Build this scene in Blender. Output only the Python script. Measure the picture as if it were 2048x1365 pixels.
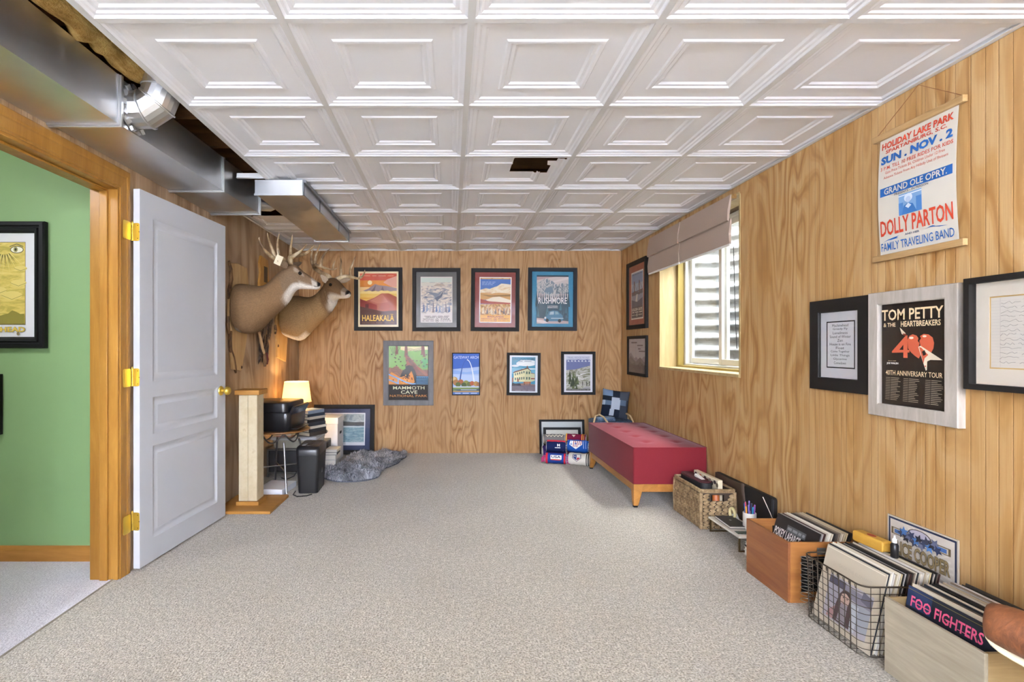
import bpy, bmesh, math, random
from mathutils import Vector, Matrix
random.seed(7)
SC = bpy.context.scene
COL = SC.collection
for _o in list(bpy.data.objects): bpy.data.objects.remove(_o)
PI = math.pi
R = math.radians

# ------------------------------------------------------------------ camera
CAMZ = 1.176
XL, XR, YB, ZC = -1.676, 1.874, 5.787, 2.225      # left / right / back wall, ceiling
YF = -4.6                                          # rear end of the room behind the camera
cd = bpy.data.cameras.new('camera'); cam = bpy.data.objects.new('camera', cd); COL.objects.link(cam)
cam.location = (0, 0, CAMZ); cam.rotation_euler = (PI/2, 0, 0)
cd.sensor_width = 36; cd.lens = 36*1053/2048
cd.shift_x = (1024-902)/2048; cd.shift_y = (693-682.5)/2048
cd.clip_start = 0.02
SC.camera = cam

# ------------------------------------------------------------------ world, large lights, exposure
w = bpy.data.worlds.new('sky'); SC.world = w; w.use_nodes = True
bg = w.node_tree.nodes['Background']
bg.inputs[0].default_value = (0.86, 0.94, 1.0, 1); bg.inputs[1].default_value = 20.0    # bright overcast sky
SC.view_settings.view_transform = 'Standard'; SC.view_settings.look = 'None'
SC.view_settings.gamma = 1.0; SC.view_settings.use_curve_mapping = False
SC.view_settings.exposure = 2.15
def area_light(name, loc, rot, sx, sy, power, col=(1,1,1), portal=False):
    l = bpy.data.lights.new(name, 'AREA'); l.shape = 'RECTANGLE'; l.size = sx; l.size_y = sy
    l.energy = power; l.color = col
    if portal: l.cycles.is_portal = True
    o = bpy.data.objects.new(name, l); COL.objects.link(o); o.location = loc; o.rotation_euler = rot
    return o
area_light('side_window_portal', (2.52, 4.07, 2.66), (0, 0, 0), 0.80, 1.95, 1, portal=True)

# ------------------------------------------------------------------ helpers
def lin(c):
    if isinstance(c, str):
        c = c.lstrip('#'); c = [int(c[i:i+2], 16)/255 for i in (0, 2, 4)]
    return tuple((x/12.92 if x <= 0.04045 else ((x+0.055)/1.055)**2.4) for x in c[:3]) + (1,)
_mats = {}
def flat(col, rough=0.6, metal=0.0, spec=0.5, emit=0.0):
    k = (str(col), rough, metal, spec, emit)
    if k in _mats: return _mats[k]
    m = bpy.data.materials.new('plain_' + str(col).strip('#()').replace(', ', '_')); m.use_nodes = True
    b = m.node_tree.nodes['Principled BSDF']
    b.inputs['Base Color'].default_value = lin(col); b.inputs['Roughness'].default_value = rough
    b.inputs['Metallic'].default_value = metal; b.inputs['Specular IOR Level'].default_value = spec
    if emit:
        b.inputs['Emission Color'].default_value = lin(col); b.inputs['Emission Strength'].default_value = emit
    _mats[k] = m
    return m
class NT:
    """tiny node-tree writer"""
    def __init__(s, name, rough=0.6, metal=0.0, spec=0.5):
        s.m = bpy.data.materials.new(name); s.m.use_nodes = True
        s.t = s.m.node_tree; s.b = s.t.nodes['Principled BSDF']
        s.b.inputs['Roughness'].default_value = rough; s.b.inputs['Metallic'].default_value = metal
        s.b.inputs['Specular IOR Level'].default_value = spec
        s._tc = None
    def n(s, typ, ins=None, **kw):
        nd = s.t.nodes.new(typ)
        for k, v in kw.items(): setattr(nd, k, v)
        for k, v in (ins or {}).items():
            if hasattr(v, 'is_output'): s.t.links.new(v, nd.inputs[k])
            else: nd.inputs[k].default_value = v
        return nd
    def coord(s, kind='Object'):
        if s._tc is None: s._tc = s.n('ShaderNodeTexCoord')
        return s._tc.outputs[kind]
    def mapping(s, scale=(1,1,1), loc=(0,0,0), rot=(0,0,0), src=None):
        return s.n('ShaderNodeMapping', {0: src or s.coord(), 'Location': loc, 'Rotation': rot, 'Scale': scale}).outputs[0]
    def noise(s, vec, scale=5, detail=3, rough=0.5, dist=0.0):
        return s.n('ShaderNodeTexNoise', {'Vector': vec, 'Scale': scale, 'Detail': detail, 'Roughness': rough, 'Distortion': dist}).outputs[0]
    def math(s, op, a, b=0.0, c=0.0):
        nd = s.n('ShaderNodeMath', {0: a, 1: b, 2: c}, operation=op); return nd.outputs[0]
    def ramp(s, fac, stops, interp='LINEAR'):
        nd = s.n('ShaderNodeValToRGB', {0: fac}); cr = nd.color_ramp; cr.interpolation = interp
        while len(cr.elements) < len(stops): cr.elements.new(0.5)
        for e, (p, c) in zip(cr.elements, stops):
            e.position = p; e.color = lin(c) if not isinstance(c, float) else (c, c, c, 1)
        return nd.outputs[0]
    def mix(s, fac, a, b, mode='MIX'):
        nd = s.n('ShaderNodeMix', data_type='RGBA', blend_type=mode)
        for i, v in ((0, fac), (6, a), (7, b)):
            if hasattr(v, 'is_output'): s.t.links.new(v, nd.inputs[i])
            elif i == 0: nd.inputs[0].default_value = v
            else: nd.inputs[i].default_value = lin(v) if isinstance(v, str) else v
        return nd.outputs[2]
    def color(s, c): s.t.links.new(c, s.b.inputs['Base Color']) if hasattr(c, 'is_output') else setattr(s.b.inputs['Base Color'], 'default_value', lin(c))
    def bump(s, h, strength=0.3, dist=0.01):
        nd = s.n('ShaderNodeBump', {'Height': h, 'Strength': strength, 'Distance': dist}); s.t.links.new(nd.outputs[0], s.b.inputs['Normal'])
    def rough(s, v): s.t.links.new(v, s.b.inputs['Roughness'])

class MB:
    """collects shapes, then links them as one mesh object"""
    def __init__(s): s.v = []; s.f = []; s.mi = []
    def add(s, vs, fs, mi=0):
        o = len(s.v); s.v += [tuple(p) for p in vs]
        for f in fs: s.f.append(tuple(i+o for i in f)); s.mi.append(mi)
        return s
    def box(s, x0, x1, y0, y1, z0, z1, mi=0, M=None):
        vs = [Vector((x, y, z)) for z in (z0, z1) for y in (y0, y1) for x in (x0, x1)]
        if M is not None: vs = [M @ p for p in vs]
        return s.add(vs, [(0,2,3,1),(4,5,7,6),(0,1,5,4),(2,6,7,3),(0,4,6,2),(1,3,7,5)], mi)
    def prism(s, poly, a0, a1, axis='z', mi=0, M=None):
        n = len(poly)
        def P(p, a): return Vector({'z': (p[0], p[1], a), 'y': (p[0], a, p[1]), 'x': (a, p[0], p[1])}[axis])
        vs = [P(p, a0) for p in poly] + [P(p, a1) for p in poly]
        if M is not None: vs = [M @ p for p in vs]
        return s.add(vs, [tuple(range(n))[::-1], tuple(range(n, 2*n))] + [(i, (i+1) % n, n+(i+1) % n, n+i) for i in range(n)], mi)
    def tube(s, pts, r, n=8, mi=0, caps=True, closed=False):
        pts = [Vector(p) for p in pts]; k = len(pts)
        rr = r if isinstance(r, (list, tuple)) else [r]*k
        T = []
        for i in range(k):
            a = pts[i-1] if (i > 0 or closed) else pts[i]; b = pts[(i+1) % k] if (i < k-1 or closed) else pts[i]
            T.append((b-a).normalized())
        up = Vector((0,0,1)) if abs(T[0].z) < 0.9 else Vector((1,0,0))
        nrm = T[0].cross(up).normalized(); vs = []
        for i in range(k):
            nrm = (nrm - T[i]*nrm.dot(T[i])).normalized(); bn = T[i].cross(nrm)
            for j in range(n):
                a = 2*PI*j/n; vs.append(pts[i] + (nrm*math.cos(a) + bn*math.sin(a))*rr[i])
        fs = []
        for i in range(k if closed else k-1):
            i2 = (i+1) % k
            for j in range(n):
                j2 = (j+1) % n; fs.append((i*n+j, i*n+j2, i2*n+j2, i2*n+j))
        if caps and not closed: fs += [tuple(range(n))[::-1], tuple(range((k-1)*n, k*n))]
        return s.add(vs, fs, mi)
    def lathe(s, prof, n=24, mi=0, c=(0,0,0), cap=True):
        vs = []; fs = []; k = len(prof)
        for (r, z) in prof:
            for j in range(n):
                a = 2*PI*j/n; vs.append((c[0]+r*math.cos(a), c[1]+r*math.sin(a), c[2]+z))
        for i in range(k-1):
            for j in range(n):
                j2 = (j+1) % n; fs.append((i*n+j, i*n+j2, (i+1)*n+j2, (i+1)*n+j))
        if cap: fs += [tuple(range(n))[::-1], tuple(range((k-1)*n, k*n))]
        return s.add(vs, fs, mi)
    def rings(s, rings, mi=0, caps=True):
        n = len(rings[0]); o = []; fs = []
        for r in rings: o += list(r)
        for i in range(len(rings)-1):
            for j in range(n):
                j2 = (j+1) % n; fs.append((i*n+j, i*n+j2, (i+1)*n+j2, (i+1)*n+j))
        if caps: fs += [tuple(range(n))[::-1], tuple(range((len(rings)-1)*n, len(rings)*n))]
        return s.add(o, fs, mi)
    def mesh(s, name, mats, smooth=False, angle=40):
        me = bpy.data.meshes.new(name); me.from_pydata(s.v, [], s.f)
        for m in (mats if isinstance(mats, (list, tuple)) else [mats]): me.materials.append(m)
        me.polygons.foreach_set('material_index', s.mi)
        bm = bmesh.new(); bm.from_mesh(me); bmesh.ops.recalc_face_normals(bm, faces=bm.faces); bm.to_mesh(me); bm.free()
        if smooth:
            me.polygons.foreach_set('use_smooth', [True]*len(me.polygons)); me.set_sharp_from_angle(angle=R(angle))
        me.update(); return me
    def obj(s, name, mats, parent=None, smooth=False, bevel=0.0, seg=2, sub=0, angle=40):
        return link(name, s.mesh(name, mats, smooth or bevel > 0 or sub > 0, angle if not sub else 180), parent, bevel, seg, sub)
def link(name, me, parent=None, bevel=0.0, seg=2, sub=0, loc=(0,0,0), rot=(0,0,0)):
    o = bpy.data.objects.new(name, me); COL.objects.link(o); o.location = loc; o.rotation_euler = rot
    if parent is not None: o.parent = parent
    if bevel:
        b = o.modifiers.new('bevel', 'BEVEL'); b.width = bevel; b.segments = seg; b.limit_method = 'ANGLE'; b.angle_limit = R(35)
    if sub:
        b = o.modifiers.new('sub', 'SUBSURF'); b.levels = sub; b.render_levels = sub
    return o
def tag(o, label, cat, group=None):
    o['label'] = label; o['category'] = cat
    if group: o['group'] = group
    return o
def thing(name, label, cat, loc=(0,0,0), rotz=0.0, group=None, rot=None):
    o = bpy.data.objects.new(name, None); COL.objects.link(o); o.empty_display_size = 0.05
    o.location = loc; o.rotation_euler = rot if rot else (0, 0, rotz)
    return tag(o, label, cat, group)
def struct(o): o['kind'] = 'structure'; return o
def stuff(o): o['kind'] = 'stuff'; return o
def copy_tree(o, parent=None):
    c = o.copy(); COL.objects.link(c); c.parent = parent
    for ch in list(o.children): copy_tree(ch, c)
    return c
def rrect(w, h, r, n=4, cx=0, cy=0):
    pts = []
    for (sx, sy, a0) in ((1,1,0),(-1,1,90),(-1,-1,180),(1,-1,270)):
        for i in range(n+1):
            a = R(a0 + 90*i/n); pts.append((cx+sx*(w/2-r)+r*math.cos(a), cy+sy*(h/2-r)+r*math.sin(a)))
    return pts

# ------------------------------------------------------------------ shared materials
def plywood(name, axis, base, dark, light, groove=26.0, cath=1.0, seed=0.0, gd=0.5, wav=9.0):
    """rotary-cut plywood with cathedral figure, fine vertical grain and narrow vertical grooves"""
    t = NT(name, rough=0.5, spec=0.35)
    sep = t.n('ShaderNodeSeparateXYZ', {0: t.coord()})
    u = sep.outputs['X' if axis == 'x' else 'Y']; z = sep.outputs['Z']
    vec = t.n('ShaderNodeCombineXYZ', {0: t.math('MULTIPLY', u, 3.4), 1: seed, 2: t.math('MULTIPLY', z, 0.75)}).outputs[0]
    n1 = t.noise(vec, 1.0*cath, 2.5, 0.45, 0.35)
    rings = t.math('SINE', t.math('MULTIPLY', n1, wav*6.283))
    rings = t.math('MULTIPLY_ADD', rings, 0.5, 0.5)
    vec2 = t.n('ShaderNodeCombineXYZ', {0: t.math('MULTIPLY', u, 150.0), 1: seed, 2: t.math('MULTIPLY', z, 3.0)}).outputs[0]
    fine = t.noise(vec2, 1.0, 2, 0.6)
    vec3 = t.n('ShaderNodeCombineXYZ', {0: t.math('MULTIPLY', u, 9.0), 1: seed+3, 2: t.math('MULTIPLY', z, 0.35)}).outputs[0]
    band = t.noise(vec3, 1.0, 2, 0.5)
    c = t.ramp(rings, [(0.0, dark), (0.22, base), (0.5, base), (0.85, light)])
    amp = t.noise(t.n('ShaderNodeCombineXYZ', {0: t.math('MULTIPLY', u, 2.2), 1: seed+7, 2: t.math('MULTIPLY', z, 0.8)}).outputs[0], 1.0, 2, 0.5)
    c = t.mix(t.ramp(amp, [(0.38, 0.65), (0.62, 0.0)]), c, base)
    c = t.mix(t.math('MULTIPLY', t.ramp(fine, [(0.35, 1.0), (0.6, 0.0)]), 0.35), c, dark)
    c = t.mix(t.math('MULTIPLY', t.ramp(band, [(0.4, 0.0), (0.7, 1.0)]), 0.5), c, light)
    vo = t.n('ShaderNodeTexVoronoi', {'W': t.math('MULTIPLY', u, groove), 'Scale': 1.0, 'Randomness': 0.75}, voronoi_dimensions='1D', feature='DISTANCE_TO_EDGE').outputs['Distance']
    g = t.ramp(vo, [(0.0, 1.0), (0.06, 0.0)])
    c = t.mix(t.math('MULTIPLY', g, gd), c, dark, 'MULTIPLY')
    t.color(c)
    h = t.math('SUBTRACT', t.math('MULTIPLY', rings, 0.15), g)
    t.bump(h, 0.35, 0.004)
    return t.m
M_BACK = plywood('plywood_back', 'x', '#a57c4d', '#835a30', '#b79264', 24, 1.35, 1.0, 0.35, 13)
M_RIGHT = plywood('plywood_right', 'y', '#b68e58', '#9b6d38', '#c6a473', 22, 1.0, 5.0, 0.35, 12)
M_LEFT = plywood('plywood_left', 'y', '#a88b6a', '#806041', '#bda486', 34, 0.7, 9.0, 0.55, 9)
def plainwood(name, base, dark, axis='z', scale=14, rough=0.45, amt=0.8):
    t = NT(name, rough=rough, spec=0.4)
    s = {'x': (0.12, 1, 1), 'y': (1, 0.12, 1), 'z': (1, 1, 0.12)}[axis]
    n = t.noise(t.mapping(tuple(k*scale for k in s)), 1.6, 4, 0.6, 0.8)
    f = t.noise(t.mapping(tuple(k*scale*9 for k in s)), 1.5, 2, 0.5)
    c = t.mix(t.ramp(n, [(0.35, 0.0), (0.7, 1.0)]), base, dark)
    c = t.mix(t.math('MULTIPLY', t.ramp(f, [(0.4, 1.0), (0.62, 0.0)]), 0.3*amt), c, dark)
    t.color(c); t.bump(f, 0.1, 0.002); return t.m
M_OAK = plainwood('golden_oak_trim', '#a87a35', '#906224', 'z', 10, 0.35)
M_OAKH = plainwood('golden_oak_trim_across', '#a87a35', '#906224', 'y', 10, 0.35)
M_OAKX = plainwood('golden_oak_base', '#b5803e', '#9a682c', 'x', 10, 0.35)
def galv():
    t = NT('galvanised_steel', rough=0.3, metal=1.0)
    v = t.n('ShaderNodeTexVoronoi', {'Vector': t.mapping((38, 38, 38)), 'Scale': 1.0}).outputs['Color']
    n = t.noise(t.mapping((3, 3, 3)), 1, 3, 0.5)
    c = t.mix(t.ramp(n, [(0.3, 0.0), (0.7, 1.0)]), '#c9cbcd', '#dedfe0')
    t.color(c)
    r = t.math('MULTIPLY_ADD', n, 0.22, 0.26); t.rough(r)
    t.bump(t.noise(t.mapping((3, 3, 3)), 1, 1, 0.3), 0.12, 0.02); return t.m
M_GALV = galv()
def brass():
    t = NT('polished_brass', rough=0.32, metal=0.75); t.color('#d8ba52'); return t.m
M_BRASS = brass()
M_WHITE = flat('#e6e7e8', 0.45, 0, 0.4)
M_TILE = flat('#e9ebf1', 0.5, 0, 0.4)
M_BLACK = flat('#1f1d1c', 0.45)
M_BLACKGL = flat('#141416', 0.25)
def carpet(name, a, b, c3, sc=1.0):
    t = NT(name, rough=0.95, spec=0.1)
    n1 = t.noise(t.mapping((130*sc, 130*sc, 130*sc)), 1, 3, 0.7)
    n2 = t.noise(t.mapping((40*sc, 40*sc, 40*sc)), 1, 2, 0.6)
    n3 = t.noise(t.mapping((2.2, 2.2, 2.2)), 1, 3, 0.5)
    c = t.ramp(n1, [(0.38, c3), (0.5, b), (0.62, a)])
    c = t.mix(t.math('MULTIPLY', t.ramp(n2, [(0.4, 1.0), (0.62, 0.0)]), 0.35), c, c3)
    c = t.mix(t.math('MULTIPLY', t.ramp(n3, [(0.35, 1.0), (0.65, 0.0)]), 0.14), c, c3)
    t.color(c); t.bump(n1, 0.7, 0.012)
    t.b.inputs['Sheen Weight'].default_value = 0.55; t.b.inputs['Sheen Roughness'].default_value = 0.22
    return t.m
M_CARPET = carpet('beige_carpet', '#dad2c0', '#bcb3a0', '#776d5c')
M_HALLCARPET = carpet('hall_carpet', '#e4dfe4', '#dad5dc', '#c4bfc6', 0.8)
def glassmat():
    m = bpy.data.materials.new('clear_glass'); m.use_nodes = True; t = m.node_tree
    for n in list(t.nodes): t.nodes.remove(n)
    o = t.nodes.new('ShaderNodeOutputMaterial'); mx = t.nodes.new('ShaderNodeMixShader')
    tr = t.nodes.new('ShaderNodeBsdfTransparent'); gl = t.nodes.new('ShaderNodeBsdfGlossy'); gl.inputs['Roughness'].default_value = 0.02
    lw = t.nodes.new('ShaderNodeLayerWeight'); lw.inputs['Blend'].default_value = 0.5
    pw = t.nodes.new('ShaderNodeMath'); pw.operation = 'POWER'; pw.inputs[1].default_value = 5.0
    fr = t.nodes.new('ShaderNodeMath'); fr.operation = 'MULTIPLY_ADD'; fr.inputs[1].default_value = 0.9; fr.inputs[2].default_value = 0.016
    t.links.new(lw.outputs['Facing'], pw.inputs[0]); t.links.new(pw.outputs[0], fr.inputs[0]); t.links.new(fr.outputs[0], mx.inputs[0]); t.links.new(tr.outputs[0], mx.inputs[1]); t.links.new(gl.outputs[0], mx.inputs[2]); t.links.new(mx.outputs[0], o.inputs[0])
    return m
M_GLASS = glassmat()
# ================================================================== THE SETTING
# ---- floors
struct(MB().box(-1.70, XR+0.3, YF-0.1, YB+0.2, -0.1, 0.0).obj('floor', M_CARPET))
struct(MB().box(-3.75, -1.7005, -0.4, 3.1, -0.1, 0.001).obj('floor_hall', M_HALLCARPET))
struct(MB().tube([(-1.701, 1.76, 0.001), (-1.701, 2.66, 0.001)], 0.0045, 6).obj('trim_carpet_seam', flat('#8d8677', 0.9)))

# ---- back wall: backing plus sheets of panelling
def sheet(name, parent, axis, a0, a1, z0, z1, face, out, mat):
    """one sheet of panelling; face = coordinate of the visible side, out = direction of its thickness"""
    t = 0.010*out
    lo, hi = min(face, face+t), max(face, face+t)
    m = MB()
    if axis == 'x': m.box(a0+0.0012, a1-0.0012, lo, hi, z0, z1)
    else: m.box(lo, hi, a0+0.0012, a1-0.0012, z0, z1)
    return m.obj(name, mat, parent, bevel=0.001, seg=1)
M_DARKBACK = flat('#5d4a35', 0.9)
wb = struct(MB().box(XL-0.3, XR+0.4, YB+0.010, YB+0.16, 0, 2.75).obj('wall_back', M_DARKBACK))
xs = [XL, -1.22, -0.0, 1.22, XR]
for a, b in zip(xs[:-1], xs[1:]): sheet('wall_panel', wb, 'x', a, b, 0.0, ZC+0.03, YB, 1, M_BACK)

PAINT = flat('#dedcd6', 0.8)
# ---- right wall with the window opening
WY0, WY1, WZ0, WZ1 = 3.42, 4.72, 0.99, 2.165
m = MB()
m.box(XR+0.010, 2.115, YF, WY0, 0, 2.75).box(XR+0.010, 2.115, WY1, YB+0.2, 0, 2.75)
m.box(XR+0.010, 2.115, WY0, WY1, 0, WZ0).box(XR+0.010, 2.115, WY0, WY1, WZ1, 2.75)
wr = struct(m.obj('wall_right', M_DARKBACK))
for a, b in ((4.536, YB-0.001), (3.316, 4.536), (2.096, 3.316), (0.876, 2.096), (-0.344, 0.876), (-1.564, -0.344), (-2.784, -1.564), (-4.004, -2.784), (YF, -4.004)):
    if b > WY0 and a < WY1:            # cut around the window
        mm = MB(); lo, hi = XR, XR+0.010
        def bb(y0, y1, z0, z1):
            if y1-y0 > 0.004: mm.box(lo, hi, y0+0.0012, y1-0.0012, z0, z1)
        bb(a, min(b, WY0) if a < WY0 else a, 0, ZC+0.03)
        bb(max(a, WY1) if b > WY1 else b, b, 0, ZC+0.03)
        bb(max(a, WY0), min(b, WY1), 0, WZ0); bb(max(a, WY0), min(b, WY1), WZ1, ZC+0.03)
        mm.obj('wall_panel', M_RIGHT, wr)
    else: sheet('wall_panel', wr, 'y', a, b, 0.0, ZC+0.03, XR, 1, M_RIGHT if b > 0 else PAINT)

# ---- left wall with the doorway
DY0, DY1, DZ = 1.745, 2.665, 1.985
m = MB()
m.box(XL-0.135, XL-0.010, YF, DY0, 0, 2.75).box(XL-0.135, XL-0.010, DY1, YB+0.2, 0, 2.75).box(XL-0.135, XL-0.010, DY0, DY1, DZ, 2.75)
wl = struct(m.obj('wall_left', M_DARKBACK))
for a, b in ((4.50, YB-0.001), (3.28, 4.50), (DY1+0.0, 3.28)): sheet('wall_panel', wl, 'y', a, b, 0.0, 2.33, XL, -1, M_LEFT)
sheet('wall_panel', wl, 'y', DY0, DY1, DZ, 2.33, XL, -1, M_LEFT)
for a, b in ((0.5, DY0), (-0.72, 0.5), (-1.94, -0.72), (-3.16, -1.94), (YF, -3.16)): sheet('wall_panel', wl, 'y', a, b, 0.0, 2.33, XL, -1, M_LEFT if b > 1 else PAINT)

# ---- rear wall behind the camera, painted
PAINT = flat('#dedcd6', 0.8)
struct(MB().box(XL-0.3, XR+0.3, YF-0.15, YF, 0, 2.75).obj('wall_rear', PAINT))

# ---- subfloor and joists above the dropped ceiling
struct(MB().box(-3.8, XR+0.3, YF-0.1, YB+0.2, 2.63, 2.75).obj('ceiling_subfloor', flat('#6b5134', 0.85)))
M_JOIST = plainwood('joist_timber', '#8a6238', '#5e3f22', 'x', 8, 0.7)
j0 = MB().box(XL-0.008, XR+0.008, -0.019, 0.019, 2.375, 2.629).mesh('joist', M_JOIST)
joists = struct(link('ceiling_joist', j0, loc=(0, 5.6, 0)))
y = 5.2
while y > YF+0.2:
    struct(link('ceiling_joist', j0, loc=(0, y, 0))); y -= 0.4064

# ---- dropped ceiling: grid, tiles
GX = [0.0659 + 0.6096*k for k in (-2, -1, 0, 1, 2)]            # main runners
GY = [1.695 + 0.6096*k for k in range(-10, 7)]                 # cross tees
ce = MB()
ce.box(XR-0.022, XR, YF, YB, ZC, ZC+0.002).box(XR-0.002, XR, YF, YB, ZC, ZC+0.025)
ce.box(XL, XR, YB-0.022, YB, ZC, ZC+0.002).box(XL, XR, YB-0.002, YB, ZC, ZC+0.025)
ce.box(XL, XL+0.022, 4.134, YB, ZC, ZC+0.002).box(XL, XL+0.002, 4.134, YB, ZC, ZC+0.025)
ceil = struct(ce.obj('ceiling', M_WHITE))
M_GRID = flat('#d3d4d5', 0.4)
me = MB().box(-0.012, 0.012, YF, YB, ZC-0.0015, ZC+0.0005).box(-0.001, 0.001, YF, YB, ZC, ZC+0.032).mesh('grid_runner', M_GRID)
for x in GX: link('grid_runner', me, ceil, loc=(x, 0, 0))
mF = MB().box(GX[0], XR, -0.012, 0.012, ZC-0.001, ZC+0.0007).box(GX[0], XR, -0.001, 0.001, ZC, ZC+0.03).mesh('grid_tee', M_GRID)
mW = MB().box(XL, XR, -0.012, 0.012, ZC-0.001, ZC+0.0007).box(XL, XR, -0.001, 0.001, ZC, ZC+0.03).mesh('grid_tee', M_GRID)
for y in GY: link('grid_tee', mW if y > 4.5 else mF, ceil, loc=(0, y, 0))
MB().box(-1.335, GX[0], 3.268, 3.290, ZC-0.001, ZC+0.0007).box(-1.335, GX[0], 3.278, 3.280, ZC, ZC+0.03).obj('grid_tee', M_WHITE, ceil)
T = 0.6096
PROF = [(0.0, 0.0), (0.013, 0.0), (0.021, 0.0055), (0.031, 0.0055), (0.038, 0.012), (0.052, 0.012), (0.061, 0.0205), (0.070, 0.0205),
        (0.128, 0.0205), (0.134, 0.013), (0.146, 0.013), (0.153, 0.021), (0.165, 0.021), (0.174, 0.030), (0.3048, 0.030)]
PROF = [(a, b*0.7) for a, b in PROF]
def prof(t):
    for (a, ha), (b, hb) in zip(PROF[:-1], PROF[1:]):
        if t <= b: return ha + (hb-ha)*(t-a)/(b-a)
    return PROF[-1][1]
def tile_mesh(u0, u1, v0, v1, hole=None, name='ceiling_tile'):
    """coffered tile, cut to [u0,u1] x [v0,v1]; hole(u, v) says where it is torn away"""
    br = sorted(set([a for a, _ in PROF] + [T-a for a, _ in PROF]))
    ex = [0.292 + 0.0325*k for k in range(10)] if hole else []
    ey = [0.012 + 0.0297*k for k in range(11)] if hole else []
    us = sorted(set([round(u, 5) for u in br+ex if u0 < u < u1] + [u0, u1])); vs = sorted(set([round(v, 5) for v in br+ey if v0 < v < v1] + [v0, v1]))
    V = []; idx = {}
    rnd = random.Random(3)
    for i, u in enumerate(us):
        for j, v in enumerate(vs):
            t = min(u, T-u, v, T-v); idx[i, j] = len(V); V.append((u, v, prof(max(t, 0.0))))
    F = []
    for i in range(len(us)-1):
        for j in range(len(vs)-1):
            if hole and hole((us[i]+us[i+1])/2, (vs[j]+vs[j+1])/2): continue
            a, b, c, d = idx[i, j], idx[i+1, j], idx[i+1, j+1], idx[i, j+1]
            cu, cv = (us[i]+us[i+1])/2, (vs[j]+vs[j+1])/2
            if abs(abs(cu-T/2)-abs(cv-T/2)) < 1e-4:
                if (cu-T/2)*(cv-T/2) > 0: F += [(a, b, c), (a, c, d)]
                else: F += [(a, b, d), (b, c, d)]
            else: F.append((a, b, c, d))
    n = len(V); k0 = len(F)
    m = MB(); m.add(V, F)
    me = m.mesh(name, M_TILE)
    return me
def torn(u, v):
    if v < 0.013: return False
    if v < 0.052: return 0.285 < u < 0.585
    if v < 0.075: return 0.287 < u < 0.535
    if v < 0.27: return 0.290 < u < 0.535 - (v-0.075)*0.09
    if v < 0.31: return 0.292 < u < 0.45 or 0.475 < u < 0.508
    return False
TM = {'full': tile_mesh(0, T, 0, T), 'right': tile_mesh(0, XR-GX[-1]-0.001, 0, T), 'left': tile_mesh(T-(GX[0]-XL)+0.001, T, 0, T),
      'fullb': tile_mesh(0, T, 0, YB-GY[-1]-0.001), 'rightb': tile_mesh(0, XR-GX[-1]-0.001, 0, YB-GY[-1]-0.001), 'leftb': tile_mesh(T-(GX[0]-XL)+0.001, T, 0, YB-GY[-1]-0.001)}
TORN = tile_mesh(0, T, 0, T, torn)
cols = [(GX[0]-T, 'left')] + [(GX[k], 'full') for k in range(4)] + [(GX[4], 'right')]
for j, gy in enumerate(GY):
    for gx, kind in cols:
        if kind == 'left' and gy < 4.6: continue
        key = kind + ('b' if j == len(GY)-1 else '')
        me = TM[key]
        if abs(gy-2.914) < 0.01 and abs(gx-GX[2]) < 0.01: me = TORN
        link('ceiling_tile', me, ceil, loc=(gx, gy, ZC+0.001))
# the tile beside the duct end is cut short, leaving a gap
link('ceiling_tile', tile_mesh(T-(GX[0]-XL)+0.001, T, 0.16, T), ceil, loc=(GX[0]-T, 4.134, ZC+0.001))
# loose scrap of the torn tile still hanging at the edge of the hole
MB().add([(0.548, 2.985, ZC+0.004), (0.60, 2.975, ZC+0.0), (0.608, 3.05, ZC-0.004), (0.56, 3.06, ZC+0.006)], [(0, 1, 2, 3)]).obj('torn_flap', M_TILE, ceil)

# ---- doorway trim (golden oak jamb, stops and casings)
tr = MB()
tr.box(XL-0.14, XL+0.002, DY1-0.019, DY1, 0, DZ).box(XL-0.14, XL+0.002, DY0, DY0+0.019, 0, DZ)
tr.box(XL-0.14, XL+0.002, DY0+0.019, DY1-0.019, DZ-0.019, DZ)
jamb = struct(tr.obj('trim_1', M_OAK, bevel=0.002, seg=1))
st = MB()
st.box(XL-0.085, XL-0.045, DY1-0.031, DY1-0.0195, 0, DZ-0.02).box(XL-0.085, XL-0.045, DY0+0.0195, DY0+0.031, 0, DZ-0.02).box(XL-0.085, XL-0.045, DY0+0.031, DY1-0.031, DZ-0.031, DZ-0.0195)
st.obj('door_stop', M_OAK, jamb, bevel=0.002, seg=1)
CP = [(0.0, 0.0), (0.0, 0.011), (0.006, 0.013), (0.014, 0.010), (0.020, 0.012), (0.052, 0.015), (0.060, 0.013), (0.068, 0.018), (0.082, 0.020), (0.092, 0.020), (0.096, 0.016), (0.096, 0.0)]
def casing(x, sgn):
    """mitred casing run around the doorway: profile (w, d) swept up, across and down"""
    iy0, iy1, iz = DY0+0.006, DY1-0.006, DZ-0.006
    rings = []
    for (yy, zz, dy, dz) in ((iy1, 0, 1, 0), (iy1, iz, 1, 1), (iy0, iz, -1, 1), (iy0, 0, -1, 0)):
        rings.append([Vector((x+sgn*d*0.6, yy+dy*wd*0.78, zz+dz*wd)) for (wd, d) in CP])
    return MB().rings(rings).obj('casing', M_OAK, jamb)
casing(XL, 1); casing(XL-0.136, -1)

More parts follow.
